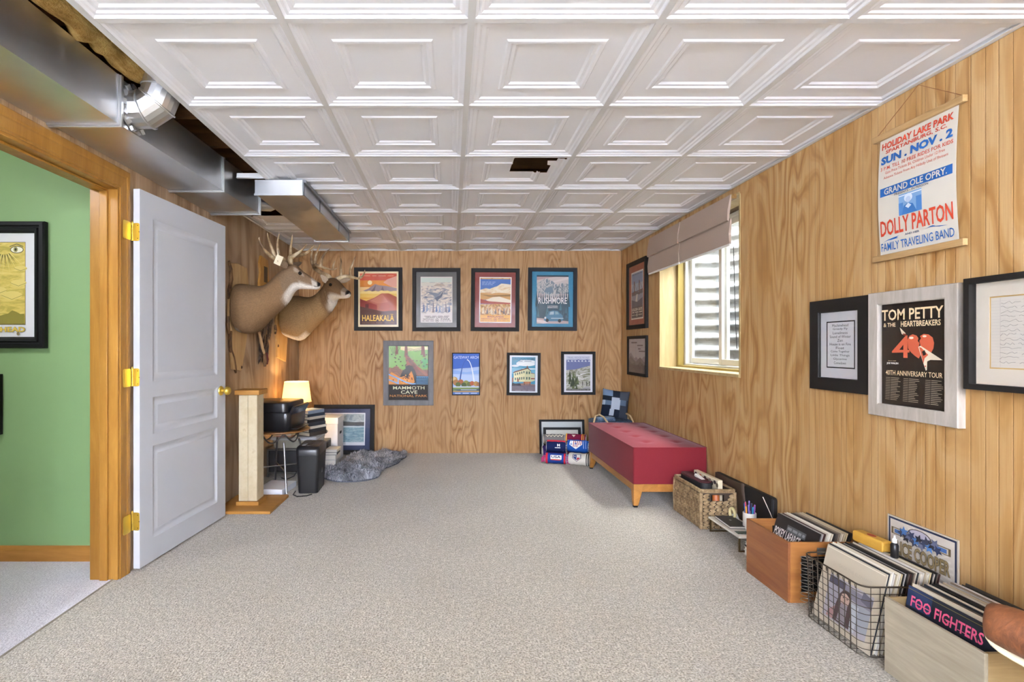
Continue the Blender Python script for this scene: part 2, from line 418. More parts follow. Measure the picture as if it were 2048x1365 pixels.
# ---- hall beyond the doorway
GREEN = NT('green_paint', rough=0.55, spec=0.3); GREEN.color('#86a571'); GREEN.bump(GREEN.noise(GREEN.mapping((60, 60, 60)), 1, 3), 0.06, 0.004)
hw = struct(MB().box(-3.75, XL-0.136, 2.885, 3.02, 0, 2.62).obj('wall_hall_back', GREEN.m))
struct(MB().box(-3.75, -3.62, -0.4, 2.885, 0, 2.62).obj('wall_hall_left', GREEN.m))
struct(MB().box(-3.75, XL-0.136, -0.52, -0.4, 0, 2.62).obj('wall_hall_front', GREEN.m))
struct(MB().box(-3.75, XL-0.136, -0.4, 2.885, 2.42, 2.62).obj('ceiling_hall', M_WHITE))
hb = MB(); hb.prism([(2.885, 0.001), (2.885, 0.084), (2.880, 0.084), (2.876, 0.078), (2.873, 0.066), (2.871, 0.060), (2.871, 0.001)], -3.62, XL-0.137, 'x')
struct(hb.obj('baseboard_hall', M_OAKX))
# ================================================================== LAMPS ADDED OUT OF VIEW
def emitter(name, col, strength):
    m = bpy.data.materials.new(name); m.use_nodes = True; b = m.node_tree.nodes['Principled BSDF']
    b.inputs['Base Color'].default_value = lin(col); b.inputs['Emission Color'].default_value = lin(col); b.inputs['Emission Strength'].default_value = strength
    return m
def added_dome_lamp(label, loc, r, mat, group=None):
    o = thing('added_ceiling_lamp', label, 'lamp', loc, 0, group)
    MB().lathe([(r*0.55, 0), (r*0.62, -0.004), (r*0.62, -0.03), (r*0.5, -0.034)], 28).obj('canopy', M_BRASS, o, smooth=True)
    MB().lathe([(r*0.5, -0.035), (r, -0.045), (r*0.97, -0.075), (r*0.8, -0.11), (r*0.45, -0.132), (r*0.05, -0.138)], 32).obj('glass_dome', mat, o, smooth=True)
    MB().lathe([(0.012, -0.138), (0.014, -0.148), (0.006, -0.16)], 12).obj('finial', M_BRASS, o, smooth=True)
    return o
E_FILL = emitter('added_dome_light', '#e2eaff', 185.0)
for x, y, lb in ((-1.19, -2.9, 'added frosted dome ceiling lamp with brass rim above the globe floor lamp'), (0.39, -2.9, 'added frosted dome ceiling lamp with brass rim over the middle of the room'), (-1.287, -4.1, 'added frosted dome ceiling lamp with brass rim by the painted rear wall'), (0.423, -4.1, 'added frosted dome ceiling lamp with brass rim before the middle of the rear wall')):
    added_dome_lamp(lb, (x, y, ZC), 0.12, E_FILL, 'added dome lamps over the rear of the room')  # unseen ceiling domes added to light the room from behind the camera
added_dome_lamp('added frosted dome ceiling lamp in the green hall', (-2.75, 1.55, 2.42), 0.19, emitter('added_hall_light', '#f4f4ff', 15.0))  # added out of view to light the hall
def added_globe_lamp(label, loc, strength):  # unseen floor lamp, added as fill light from behind the camera
    o = thing('added_floor_lamp', label, 'lamp', loc)
    MB().lathe([(0.13, 0.002), (0.14, 0.010), (0.12, 0.022), (0.02, 0.03)], 28).obj('base', M_BLACK, o, smooth=True)
    MB().tube([(0, 0, 0.03), (0, 0, 1.36)], 0.011, 12).obj('pole', M_BRASS, o, smooth=True)
    prof_g = [(0.02, 1.361)] + [(0.17*math.sin(R(a)), 1.53-0.17*math.cos(R(a))) for a in range(12, 175, 9)] + [(0.002, 1.70)]
    MB().lathe(prof_g, 28).obj('globe', emitter('added_globe_light', '#e2eaff', strength), o, smooth=True)
added_globe_lamp('added brass floor lamp with a large lit glass globe by the panelled left wall', (-1.30, -2.2, 0), 52.0)
added_globe_lamp('added brass floor lamp with a large lit glass globe near the painted rear wall', (1.25, -3.4, 0), 52.0)
# ================================================================== WINDOW, SHADES, WINDOW WELL
PINE = plainwood('pale_pine', '#b8a478', '#a58c5c', 'z', 9, 0.5)
VINYL = flat('#e4e2d8', 0.35)
wn = MB()
wn.box(XR-0.004, 2.02, WY1-0.0005, WY1+0.014, WZ0-0.02, WZ1).box(XR-0.004, 2.02, WY0-0.014, WY0+0.0005, WZ0-0.02, WZ1).box(XR-0.004, 2.02, WY0, WY1, WZ1-0.001, WZ1+0.014)
win = struct(wn.obj('window_1', PINE))
MB().box(XR-0.012, 2.06, WY0-0.01, WY1+0.01, WZ0-0.018, WZ0+0.004).obj('window_sill', PINE, win, bevel=0.003)
GOLD = flat('#96803f', 0.4)
MB().box(2.0205, 2.075, WY1-0.035, WY1, WZ0, WZ1).box(2.0205, 2.075, WY0, WY0+0.035, WZ0, WZ1).box(2.0205, 2.075, WY0+0.035, WY1-0.035, WZ0, WZ0+0.02).obj('window_frame', GOLD, win, bevel=0.003)
WF = MB()
def ring(m, x0, x1, y0, y1, z0, z1, t):
    m.box(x0, x1, y0, y0+t, z0, z1).box(x0, x1, y1-t, y1, z0, z1).box(x0, x1, y0+t, y1-t, z0, z0+t).box(x0, x1, y0+t, y1-t, z1-t, z1); return m
ring(WF, 2.076, 2.14, WY0+0.001, WY1-0.03, WZ0+0.004, WZ1-0.004, 0.03).obj('window_frame', VINYL, win, bevel=0.003)
s1 = ring(MB(), 2.112, 2.135, 4.03, WY1-0.062, WZ0+0.04, WZ1-0.036, 0.045).obj('window_sash', VINYL, win, bevel=0.003)
s2 = ring(MB(), 2.084, 2.108, WY0+0.035, 4.10, WZ0+0.04, WZ1-0.036, 0.045).obj('window_sash', VINYL, win, bevel=0.003)
MB().box(2.121, 2.126, 4.07, WY1-0.10, WZ0+0.08, WZ1-0.075).obj('window_pane', M_GLASS, s1)
MB().box(2.094, 2.099, WY0+0.075, 4.06, WZ0+0.08, WZ1-0.075).obj('window_pane', M_GLASS, s2)
# corrugated steel window well outside
t = NT('weathered_galvanised_well', rough=0.55, metal=0.3)
n1 = t.noise(t.mapping((5, 5, 26)), 1, 4, 0.6); n2 = t.noise(t.mapping((14, 14, 4)), 1, 4, 0.6)
c = t.mix(t.ramp(n1, [(0.42, 0.0), (0.72, 1.0)]), '#8f908f', '#63605a')
c = t.mix(t.ramp(n2, [(0.56, 0.0), (0.75, 0.85)]), c, '#4a443a'); t.color(c)
rg = []
NZ = 150
prof_w = []
z = 0.55
while z < 2.62: prof_w.append(z); z += 0.0118
pts2 = [(2.13, 4.98), (2.40, 4.98)] + [(2.40+0.42*math.sin(R(a)), 4.07+0.91*math.cos(R(a))) for a in range(10, 171, 10)] + [(2.40, 3.16), (2.13, 3.16)]
V = []; F = []; npt = len(pts2)
for i, z in enumerate(prof_w):
    ph = ((z-0.55) % 0.118)/0.118
    off = 0.020*math.cos(2*PI*ph) + 0.006*math.cos(4*PI*ph)
    for (x, yy) in pts2:
        cx, cy = 2.25, 4.07; d = math.hypot(x-cx, yy-cy)
        V.append((x - off*(x-cx)/d if x > 2.2 else x, yy - off*(yy-cy)/d, z))
for i in range(len(prof_w)-1):
    for k in range(npt-1): F.append((i*npt+k, i*npt+k+1, (i+1)*npt+k+1, (i+1)*npt+k))
well = struct(MB().add(V, F).obj('window_well', t.m, smooth=True, angle=80))
sol = well.modifiers.new('thick', 'SOLIDIFY'); sol.thickness = 0.003
struct(MB().box(2.116, 2.9, 3.1, 5.05, 0.45, 0.56).obj('ground_window_well', flat('#8d8577', 0.95)))
struct(MB().box(2.116, 2.5, YF, 3.09, -0.1, 2.70).box(2.116, 2.5, 5.06, YB+0.2, -0.1, 2.70).box(2.116, 2.9, 3.09, 5.06, -0.1, 0.45).obj('ground_outside_wall', flat('#6f6a60', 0.9)))

# roman shades
FAB = NT('shade_linen', rough=0.85, spec=0.15); FAB.color(FAB.mix(FAB.noise(FAB.mapping((220, 220, 220)), 1, 2), '#b3a08f', '#a8958a')); FAB.bump(FAB.noise(FAB.mapping((300, 300, 300)), 1, 2), 0.15, 0.002)
def shade(label, y0, y1):
    o = thing('roman_shade', label, 'window shade', (XR-0.003, (y0+y1)/2, 1.85)); h = (y1-y0)/2
    MB().box(-0.035, 0, -h, h, 0.295, 0.325).obj('headrail', plainwood('shade_rail', '#9a7442', '#7c5b30', 'y'), o)
    for k, (za, zb, xa, xb) in enumerate(((0.152, 0.322, -0.062, -0.040), (0.0, 0.165, -0.050, -0.042))):
        V = []; n = 14; mm = MB(); ringsv = []
        for i in range(n+1):
            f = i/n; yy = -h+2*h*f; wv = 0.0022*math.sin(f*9+k*2)
            ringsv.append([Vector((xa+wv, yy, za)), Vector((xa+wv+0.012, yy, za-0.004)), Vector((xb+0.010, yy, zb)), Vector((xb+wv*0.5, yy, zb)), Vector(((xa+xb)/2-0.008+wv, yy, (za*0.6+zb*0.4)))])
        mm.rings(ringsv).obj('fold', FAB.m, o, smooth=True)
    MB().box(-0.048, -0.034, -h, h, -0.014, 0.004).obj('bottom_rail', flat('#dcdad6', 0.4), o, bevel=0.002)
    return o
shade('beige linen roman shade on the window half beside the framed bridge poster', 4.215, 4.865)
shade('wider beige linen roman shade on the window half towards the hanging concert poster', 3.45, 4.195)
MB().tube([(1.862, 3.47, 1.84), (1.858, 3.445, 1.45), (1.862, 3.43, 1.16)], 0.0022, 6).obj('shade_cord', flat('#2b2725', 0.6))
tag(bpy.data.objects['shade_cord'], 'thin dark pull cord hanging down in front of the window', 'cord')

# ================================================================== DOOR
DOORW = NT('white_door_paint', rough=0.42, spec=0.4); DOORW.color('#c0c3c8')
_nv = DOORW.noise(DOORW.mapping((220, 220, 14)), 1, 3, 0.6); DOORW.bump(_nv, 0.12, 0.0025)
da = math.atan2(0.867, 0.076)
door = bpy.data.objects.new('door_1', None); COL.objects.link(door); struct(door)
door.location = (-1.627, 2.752, 0); door.rotation_euler = (0, 0, da)          # local x runs along the leaf, local -y faces the room
DW, DH = 0.87, 2.0
def door_skin(panels, w, z0, z1, y, sgn):
    """one face of the leaf with moulded recessed panels"""
    us = sorted(set([0, w] + [p[0]+o for p in panels for o in (0, .012, .022, .034, .046)] + [p[1]-o for p in panels for o in (0, .012, .022, .034, .046)]))
    vs = sorted(set([z0, z1] + [p[2]+o for p in panels for o in (0, .012, .022, .034, .046)] + [p[3]-o for p in panels for o in (0, .012, .022, .034, .046)]))
    def dep(u, v):
        for (a, b, c, d) in panels:
            t = min(u-a, b-u, v-c, d-v)
            if t > 0: return (0 if t <= 1e-6 else 0.007*t/.012 if t < .012 else 0.007 + 0.003*(t-.012)/.010 if t < .022 else 0.010 if t < .034-1e-6 else 0.010-0.006*min(1, (t-.034)/.012))
        return 0.0
    V = []; F = []; nv = len(vs)
    for u in us:
        for v in vs: V.append((u, y + sgn*dep(u, v), v))
    for i in range(len(us)-1):
        for j in range(nv-1): F.append((i*nv+j, (i+1)*nv+j, (i+1)*nv+j+1, i*nv+j+1))
    return V, F
PAN = [(0.105, 0.765, 0.985, 1.865), (0.105, 0.765, 0.70, 0.90), (0.105, 0.765, 0.135, 0.635)]
mm = MB()
v, f = door_skin(PAN, DW, 0.012, DH, 0.0, 1); mm.add(v, f)
v, f = door_skin(PAN, DW, 0.012, DH, 0.035, -1); mm.add(v, f)
for (a, b, c, d) in ((0, DW, 0.012, 0.012), (0, DW, DH, DH)): mm.add([(a, 0, c), (b, 0, c), (b, 0.035, c), (a, 0.035, c)], [(0, 1, 2, 3)])
for a in (0, DW): mm.add([(a, 0, 0.012), (a, 0.035, 0.012), (a, 0.035, DH), (a, 0, DH)], [(0, 1, 2, 3)])
mm.obj('door_leaf', DOORW.m, door, smooth=True, angle=22)
kb = MB()
prof_k = [(0.001, 0.066), (0.018, 0.064), (0.026, 0.056), (0.029, 0.046), (0.026, 0.036), (0.017, 0.029), (0.011, 0.024), (0.011, 0.008), (0.030, 0.006), (0.033, 0.0)]
for sg, y in ((-1, 0.0), (1, 0.035)):
    k = MB().lathe([(r, zz) for r, zz in prof_k][::-1], 20)
    kb.add([(0.812 + p[0], y + sg*p[2], 0.875 + p[1]) for p in k.v], k.f)
kb.obj('door_knob', M_BRASS, door, smooth=True)
def hinge(zc):
    h = thing('hinge', '', '')
    for k in ('label', 'category'): del h[k]
    h.name = 'hinge'; h.location = (0, 0, 0)
    return h
for zc in (1.774, 1.013, 0.259):
    m = MB()
    pts = rrect(0.040, 0.094, 0.010, 3)
    m.prism([(p[0]-0.024, p[1]+zc) for p in pts], 0, 1, 'y') if False else None
    # leaf on the door edge (door's x = 0 face) and leaf on the jamb
    pl = [(p[0]+0.019, p[1]+zc) for p in rrect(0.036, 0.094, 0.010, 3)]
    m.prism(pl, -0.0018, 0.0, 'x')
    hb_ = m.obj('hinge', M_BRASS, door)
    MB().prism([(p[0]+2.702, p[1]+zc) for p in rrect(0.062, 0.094, 0.010, 3)], XL+0.0122, XL+0.0142, 'x').obj('hinge_leaf', M_BRASS, jamb)
    m = MB()
    for i in range(5): m.tube([(-0.004, 0.0385, zc-0.047+0.0188*i+0.0006), (-0.004, 0.0385, zc-0.047+0.0188*(i+1)-0.0006)], 0.0055, 10)
    m.tube([(-0.004, 0.0385, zc+0.047), (-0.004, 0.0385, zc+0.056)], [0.0065, 0.003], 10)
    m.obj('hinge_pin', M_BRASS, hb_, smooth=True)
    m = MB()
    for yy in (0.010, 0.026, 0.050, 0.066):
        for dz in (-0.033, 0.033): m.lathe([(0.0032, 0), (0.001, 0.0004)], 8)
    m2 = MB()
    for yy in (0.010, 0.067):
        for dz in (-0.034, 0.034, 0.0):
            yq = yy + (0.008 if yy < 0.04 else -0.008)*(dz == 0.0)*-1
            m2.prism([(yq+0.003*math.cos(2*PI*i/8), zc+dz+0.003*math.sin(2*PI*i/8)) for i in range(8)], -0.0026, -0.0017, 'x')
    m2.obj('screw', flat('#7d6420', 0.4, 0.8), hb_)

# ================================================================== DUCTS
duct = thing('supply_duct', 'long rectangular galvanised duct running along the panelled wall over the doorway', 'duct', (-1.52, 2.2, 2.10))
def duct_box(name, x0, x1, y0, y1, z0, z1, x1b=None, par=duct):
    """sheet-metal box with slightly oil-canned faces, local to the duct root; x1b = right side at the far end"""
    m = MB(); n = 10; R_ = []
    for i in range(n+1):
        f = i/n; y = y0+(y1-y0)*f; xr = x1 + ((x1b if x1b is not None else x1)-x1)*f
        bz = 0.004*math.sin(f*PI*3); bx = 0.003*math.sin(f*PI*4+1)
        R_.append([Vector((x0, y, z0)), Vector(((x0+xr)/2, y, z0-bz)), Vector((xr, y, z0)), Vector((xr+bx, y, (z0+z1)/2)), Vector((xr, y, z1)), Vector((x0, y, z1))])
    return m.rings(R_).obj(name, M_GALV, par, smooth=True, angle=30)
duct_box('duct_section', -0.154, 0.140, -3.4, -0.014, 0.0, 0.205)
duct_box('duct_section', -0.154, 0.136, -0.012, 0.92, 0.002, 0.200, 0.165)
duct_box('duct_section', -0.154, 0.165, 0.924, 1.47, 0.002, 0.198, 0.185)
def flange(y, xr, zt, t=0.008):
    m = MB()
    m.box(-0.154, xr+t, y-0.012, y+0.012, -t, 0.0).box(xr, xr+t, y-0.012, y+0.012, 0.0, zt).box(xr+t, xr+t+0.006, y-0.003, y+0.012, -t, zt).box(-0.154, xr+t+0.006, y-0.003, y+0.012, -t-0.006, -t)
    return m.obj('drive_cleat', M_GALV, duct, bevel=0.001, seg=1)
flange(-0.013, 0.139, 0.203); flange(0.922, 0.166, 0.198, 0.005); flange(1.466, 0.185, 0.196, 0.005)
# round take-off elbow in gored segments
def gored(path, r, par, name='elbow'):
    m = MB(); m.tube(path, r, 22, caps=False); e = m.obj(name, M_GALV, par, smooth=True, angle=12)
    return e
c0 = Vector((0.14, 0.09, 0.105))
pth = [c0, c0+Vector((0.055, 0, 0.0)), c0+Vector((0.102, 0, 0.030)), c0+Vector((0.124, 0, 0.085)), c0+Vector((0.124, 0, 0.16))]
elb = gored(pth, 0.079, duct)
m = MB()
for k in range(1, 4):
    tg = (pth[k+1]-pth[k-1]).normalized(); m.tube([pth[k]-tg*0.005, pth[k]-tg*0.002, pth[k]+tg*0.002, pth[k]+tg*0.005], [0.080, 0.084, 0.084, 0.080], 26, caps=False)
m.tube([c0+Vector((0.0, 0, 0)), c0+Vector((0.004, 0, 0))], [0.098, 0.096], 26)
m.obj('crimp_ring', M_GALV, elb, smooth=True, angle=25)
m = MB()
for k in range(14):
    a = 2*PI*k/14; p = c0 + Vector((0.004, 0.088*math.cos(a), 0.088*math.sin(a)))
    m.box(-0.003, 0.010, -0.012, 0.012, -0.004, 0.014, M=Matrix.Translation(p) @ Matrix.Rotation(-a+PI/2, 4, 'X') @ Matrix.Rotation(R(20), 4, 'Y'))
m.obj('collar_tab', M_GALV, elb)
gored([pth[-1], pth[-1]+Vector((0, 0, 0.26))], 0.076, duct, 'riser_pipe')
gored([(0.10, 1.47, 0.10), (0.13, 1.56, 0.10), (0.20, 1.62, 0.11), (0.26, 1.62, 0.14)], 0.055, duct, 'end_elbow')
# fibreglass lagging lying along the top edge of the duct
t = NT('fibreglass_lagging', rough=1.0, spec=0.05)
n1 = t.noise(t.mapping((16, 5, 16)), 1, 5, 0.7); t.color(t.ramp(n1, [(0.3, '#6e4d22'), (0.5, '#a8854a'), (0.7, '#c8ab6a')])); t.bump(t.noise(t.mapping((60, 40, 60)), 1, 4, 0.7), 0.8, 0.02)
rnd = random.Random(11); path = []; rad = []
for i in range(60):
    y = -0.6 + 2.93*i/59; path.append((-1.345+rnd.uniform(-.008, .008), y, 2.356+rnd.uniform(-.006, .006))); rad.append(0.050+rnd.uniform(-.007, .008))
rad[-1] = 0.03
ins = MB().tube([(p[0]+1.52, p[1]-2.2, p[2]-2.10) for p in path], rad, 12).obj('lagging', t.m, duct, smooth=True)
ins['label'] = 'fuzzy yellow-brown fibreglass lagging'
# shallow branch duct hung under the ceiling
br = thing('branch_duct', 'shallow galvanised branch duct hung under the white ceiling tiles', 'duct', (-1.08, 4.05, 2.13))
m = MB(); m.box(-0.148, 0.148, -0.74, 0.73, 0.0, 0.089).obj('duct_section', M_GALV, br, bevel=0.003)
MB().box(-0.150, 0.150, -0.75, -0.741, -0.006, 0.090).box(-0.153, 0.153, -0.757, -0.745, -0.010, 0.004).obj('end_cap', M_GALV, br, bevel=0.001, seg=1)
SIDE = flat('#b9bec6', 0.35, 0.6)
MB().box(0.149, 0.152, -0.738, 0.728, 0.004, 0.074).obj('side_panel', SIDE, br)
MB().box(0.149, 0.168, -0.738, 0.745, 0.076, 0.090).box(0.164, 0.170, -0.738, 0.745, 0.070, 0.090).obj('hanger_rail', flat('#8d9096', 0.35, 0.8), br, bevel=0.001, seg=1)
for y in (-0.735, -0.33, 0.30, 0.724): MB().box(0.1525, 0.156, y-0.006, y+0.006, -0.003, 0.076).obj('seam_strap', flat('#55585c', 0.4, 0.8), br)
MB().box(-0.165, 0.150, 0.731, 0.743, -0.006, 0.02).obj('drive_cleat', flat('#cfcfcf', 0.4, 0.5), br)
# ================================================================== FRAMED PICTURES AND POSTERS
_tx = {}
def text_geo(s, bold=0.0):
    k = (s, bold)
    if k in _tx: return _tx[k]
    cu = bpy.data.curves.new('lettering', 'FONT'); cu.body = s; cu.offset = bold; cu.resolution_u = 2; cu.align_x = 'CENTER'
    o = bpy.data.objects.new('lettering', cu); COL.objects.link(o)
    dg = bpy.context.evaluated_depsgraph_get(); me = bpy.data.meshes.new_from_object(o.evaluated_get(dg))
    vs = [(v.co.x, v.co.y) for v in me.vertices]; fs = [tuple(p.vertices) for p in me.polygons]
    bpy.data.objects.remove(o); bpy.data.curves.remove(cu); bpy.data.meshes.remove(me)
    if vs:
        x0 = min(v[0] for v in vs); x1 = max(v[0] for v in vs); y0 = min(v[1] for v in vs); y1 = max(v[1] for v in vs)
        vs = [((v[0]-x0)/max(x1-x0, 1e-6), (v[1]-y0)/max(y1-y0, 1e-6)) for v in vs]
    _tx[k] = (vs, fs); return _tx[k]
def slice_poly(pts, n):
    """cut a polygon into n thin horizontal strips so that it can follow a curved surface"""
    out = []
    for k in range(n):
        lo, hi = k/n, (k+1)/n; P = pts
        for (lim, keep) in ((lo, 1), (hi, -1)):
            Q = []
            for i in range(len(P)):
                a, b = P[i-1], P[i]; ia, ib = (a[1]-lim)*keep >= 0, (b[1]-lim)*keep >= 0
                if ia != ib: f = (lim-a[1])/(b[1]-a[1]); Q.append((a[0]+(b[0]-a[0])*f, lim))
                if ib: Q.append(b)
            P = Q
            if not P: break
        if len(P) > 2: out.append(P)
    return out
UNREAD = ('A FREE GOVERNMENT SERVICE', 'RANGER NATURALIST SERVICE', 'U.S. DEPT OF THE INTERIOR', 'NATURE WALKS  FIELD TRIPS', 'DEPT OF THE INTERIOR', 'NATIONAL PARK SERVICE', 'NATIONAL PARKS OF HAWAII', 'SPRINGFIELD, ILLINOIS', 'NATIONAL HISTORIC SITE', 'ST. LOUIS, MISSOURI', 'RANGER SERVICE', 'INTERIOR', 'NATIONAL RECREATION AREA', 'FORGET', 'WHERE', 'GO', 'WANDER', 'MILANO, ITALY', 'CLUB', 'CHAMPS', 'UNITED', 'SOMETHING IN THE WATER')
class Art:
    """flat print: coloured shapes and lettering in 0..1 picture coordinates, stacked in hair-thin layers"""
    def __init__(s, split=False): s.p = []; s.t = []; s.split = split
    def poly(s, pts, col): s.p.append((pts, [tuple(range(len(pts)))], col)); return s
    def rect(s, x0, y0, x1, y1, col): return s.poly([(x0, y0), (x1, y0), (x1, y1), (x0, y1)], col)
    def ell(s, cx, cy, rx, ry, col, n=20, a0=0, a1=360): return s.poly([(cx+rx*math.cos(R(a0+(a1-a0)*i/n)), cy+ry*math.sin(R(a0+(a1-a0)*i/n))) for i in range(n + (0 if a1-a0 == 360 else 1))], col)
    def ridge(s, ys, base, col, x0=0.0, x1=1.0):
        n = len(ys); return s.poly([(x0, base)] + [(x0+(x1-x0)*i/(n-1), y) for i, y in enumerate(ys)] + [(x1, base)], col)
    def line(s, pts, w, col):
        L = []; Rr = []
        for i, p in enumerate(pts):
            a = pts[max(i-1, 0)]; b = pts[min(i+1, len(pts)-1)]; d = math.hypot(b[0]-a[0], b[1]-a[1]) or 1
            nx, ny = -(b[1]-a[1])/d*w/2, (b[0]-a[0])/d*w/2; L.append((p[0]+nx, p[1]+ny)); Rr.append((p[0]-nx, p[1]-ny))
        return s.poly(L+Rr[::-1], col)
    def words(s, n, x0, x1, y0, y1, col):
        """a line of print too small to read: word-shaped strokes"""
        q = random.Random(n*7+int(x0*100)+int(y0*1000)); ws = [q.uniform(.6, 1.6) for _ in range(n)]; t = sum(ws)+.35*(n-1); x = x0
        for w_ in ws: d = (x1-x0)*w_/t; s.rect(x, y0, x+d, y1, col); x += d+(x1-x0)*.35/t
        return s
    def scrawl(s, n, x0, x1, y0, y1, col):
        q = random.Random(n+int(y0*1000)); x = x0
        for k in range(n):
            d = (x1-x0)/n; P = [(x+d*.8*i/7, y0+(y1-y0)*q.random()) for i in range(8)]; s.line(P, .006, col); x += d
        return s
    def text(s, st, x0, x1, y0, y1, col, bold=0.0):
        if st in UNREAD: return s.words(len(st.split()), x0, x1, y0+(y1-y0)*.15, y0+(y1-y0)*.85, col)
        vs, fs = text_geo(st, bold); s.t.append(([(x0+(x1-x0)*v[0], y0+(y1-y0)*v[1]) for v in vs], fs, col)); return s
    def sliced(s, n=14):
        def cut(lst):
            r = []
            for pts, fs, col in lst:
                vv = []; ff = []
                for f in fs:
                    for q in slice_poly([pts[i] for i in f], n): ff.append(tuple(range(len(vv), len(vv)+len(q)))); vv += q
                r.append((vv, ff, col))
            return r
        s.p = cut(s.p); s.t = cut(s.t); return s
    def build(s, par, w, h, z0, y, mapf=None, name='print'):
        for lst, nm, base in ((s.p, name, 0), (s.t, 'lettering', len(s.p))):
            if not lst: continue
            mats = []; mb = MB()
            if nm == 'lettering' or (lst and len(lst[0][0]) == 4 and s.split):
                for i, (pts, fs, col) in enumerate(lst):
                    d_ = 0.00012*(base+i+1)
                    vv = [mapf(p[0], p[1], d_) for p in pts] if mapf else [((p[0]-0.5)*w, y-d_, z0+p[1]*h) for p in pts]
                    MB().add(vv, fs).obj(nm, col if not isinstance(col, str) else flat(col, 0.55, 0, 0.3), par)
                continue
            for i, (pts, fs, col) in enumerate(lst):
                mt = col if not isinstance(col, str) else flat(col, 0.55, 0, 0.3)
                if mt not in mats: mats.append(mt)
                yy = y - 0.00012*(base+i+1)
                if mapf: vv = [mapf(p[0], p[1], 0.00012*(base+i+1)) for p in pts]
                else: vv = [((p[0]-0.5)*w, yy, z0+p[1]*h) for p in pts]
                mb.add(vv, fs, mats.index(mt))
            mb.obj(nm, mats, par)
def frame_mesh(w, h, fw, d, prof=None):
    P = prof or [(0, 0), (0, 1), (0.12, 1.0), (0.88, 0.92), (1, 0.80), (1, 0)]
    rg = []
    for (sx, sz) in ((-1, 0), (1, 0), (1, 1), (-1, 1)):
        rg.append([Vector((sx*(w/2-a*fw), -b*d, (h-a*fw) if sz else a*fw)) for a, b in P])
    m = MB(); n = len(P)
    for i in range(4):
        a, b = rg[i], rg[(i+1) % 4]
        m.add(a+b, [(j, (j+1) % n, n+(j+1) % n, n+j) for j in range(n)])
    return m
def picture(label, w, h, fw, d, fmat, loc, rotz, art, matcol=None, matw=(0, 0, 0, 0), glass=True, lean=0.0, roll=0.0, cat='picture', name='framed_picture', group=None, prof=None):
    """loc = bottom centre on the wall; local -y faces the viewer"""
    o = thing(name, label, cat, loc, 0, group)
    o.rotation_euler = (Matrix.Rotation(rotz, 3, 'Z') @ Matrix.Rotation(lean, 3, 'X') @ Matrix.Rotation(roll, 3, 'Y')).to_euler()
    frame_mesh(w, h, fw, d, prof).obj('frame', fmat, o)
    iw, ih = w-2*fw, h-2*fw; yb = -d*0.35
    MB().box(-w/2+0.3*fw, w/2-0.3*fw, yb, -0.001, 0.3*fw, h-0.3*fw).obj('backing_board', matcol if (matcol and not isinstance(matcol, str)) else flat(matcol or '#222222', 0.8), o)
    l, r, b, t = matw
    pw, ph = iw-l-r, ih-b-t
    if matcol and (l or b):
        mm = MB(); y1 = yb-0.003; X0, X1, Z0, Z1 = -w/2+fw*0.8, w/2-fw*0.8, fw*0.8, h-fw*0.8; a0, a1, c0_, c1_ = -iw/2+l, iw/2-r, fw+b, fw+b+ph
        mm.box(X0, a0, y1, yb, Z0, Z1).box(a1, X1, y1, yb, Z0, Z1).box(a0, a1, y1, yb, Z0, c0_).box(a0, a1, y1, yb, c1_, Z1)
        mm.obj('mat_board', matcol if not isinstance(matcol, str) else flat(matcol, 0.8), o)
    holder = bpy.data.objects.new('print_sheet', None)
    sh = MB().box(-iw/2+l-0.001, iw/2-r+0.001, yb-0.0012, yb, fw+b-0.001, fw+b+ph+0.001).obj('print_sheet', flat('#e9e4d8', 0.7), o)
    # shift art so that it is centred on the sheet
    cx = (l-r)/2
    art.build(sh, pw, ph, fw+b, yb-0.0012, mapf=lambda u, v, dz: (cx+(u-0.5)*pw, yb-0.0012-dz, fw+b+v*ph))
    if glass: MB().box(-iw/2-0.002, iw/2+0.002, -d*0.72, -d*0.72+0.0015, fw-0.002, h-fw+0.002).obj('glazing', M_GLASS, o)
    return o
FBLK = flat('#1f1c1a', 0.6, 0, 0.25); FNAVY = flat('#191c23', 0.55, 0, 0.25); FBLK2 = flat('#131314', 0.55, 0, 0.25)
BW = lambda px: (px-902)/182.0
BZ = lambda py: CAMZ+(693-py)/182.0
def noisecol(name, stops, scale, detail=5, dist=1.0, rough=0.6):
    t = NT(name, rough=0.6, spec=0.3); n = t.noise(t.mapping(scale), 1, detail, rough, dist); t.color(t.ramp(n, stops, 'LINEAR')); return t.m
rr = random.Random(5)
def jag(n, lo, hi, a=0.0): return [lo+(hi-lo)*(rr.random()*0.7 + 0.3*abs(math.sin(i*1.7+a))) for i in range(n)]

# --- volcano sunset poster
A = Art(); A.rect(0, 0, 1, 1, '#e6d6ae').rect(.045, .04, .955, .965, '#c9663a')
A.rect(.045, .80, .955, .965, '#c8553b').rect(.045, .70, .955, .84, '#d88a35').poly([(.62, .80), (.955, .68), (.955, .92), (.72, .86)], '#d9a08a').rect(.045, .60, .955, .72, '#e6c083').ell(.29, .80, .055, .04, '#efe3b0')
A.poly([(.045, .63), (.25, .69), (.42, .775), (.52, .75), (.7, .74), (.955, .70), (.955, .6), (.045, .6)], '#a08c8c').poly([(.3, .62), (.44, .76), (.40, .62)], '#7b6a72').poly([(.55, .63), (.6, .74), (.66, .63)], '#857479')
A.rect(.045, .44, .955, .64, '#e2bb5a').ridge([.63, .65, .64, .655, .64, .65, .64, .66, .65, .655, .64, .65, .65], .6, '#e9cf84', .045, .955).rect(.045, .5, .955, .53, '#d9a23f')
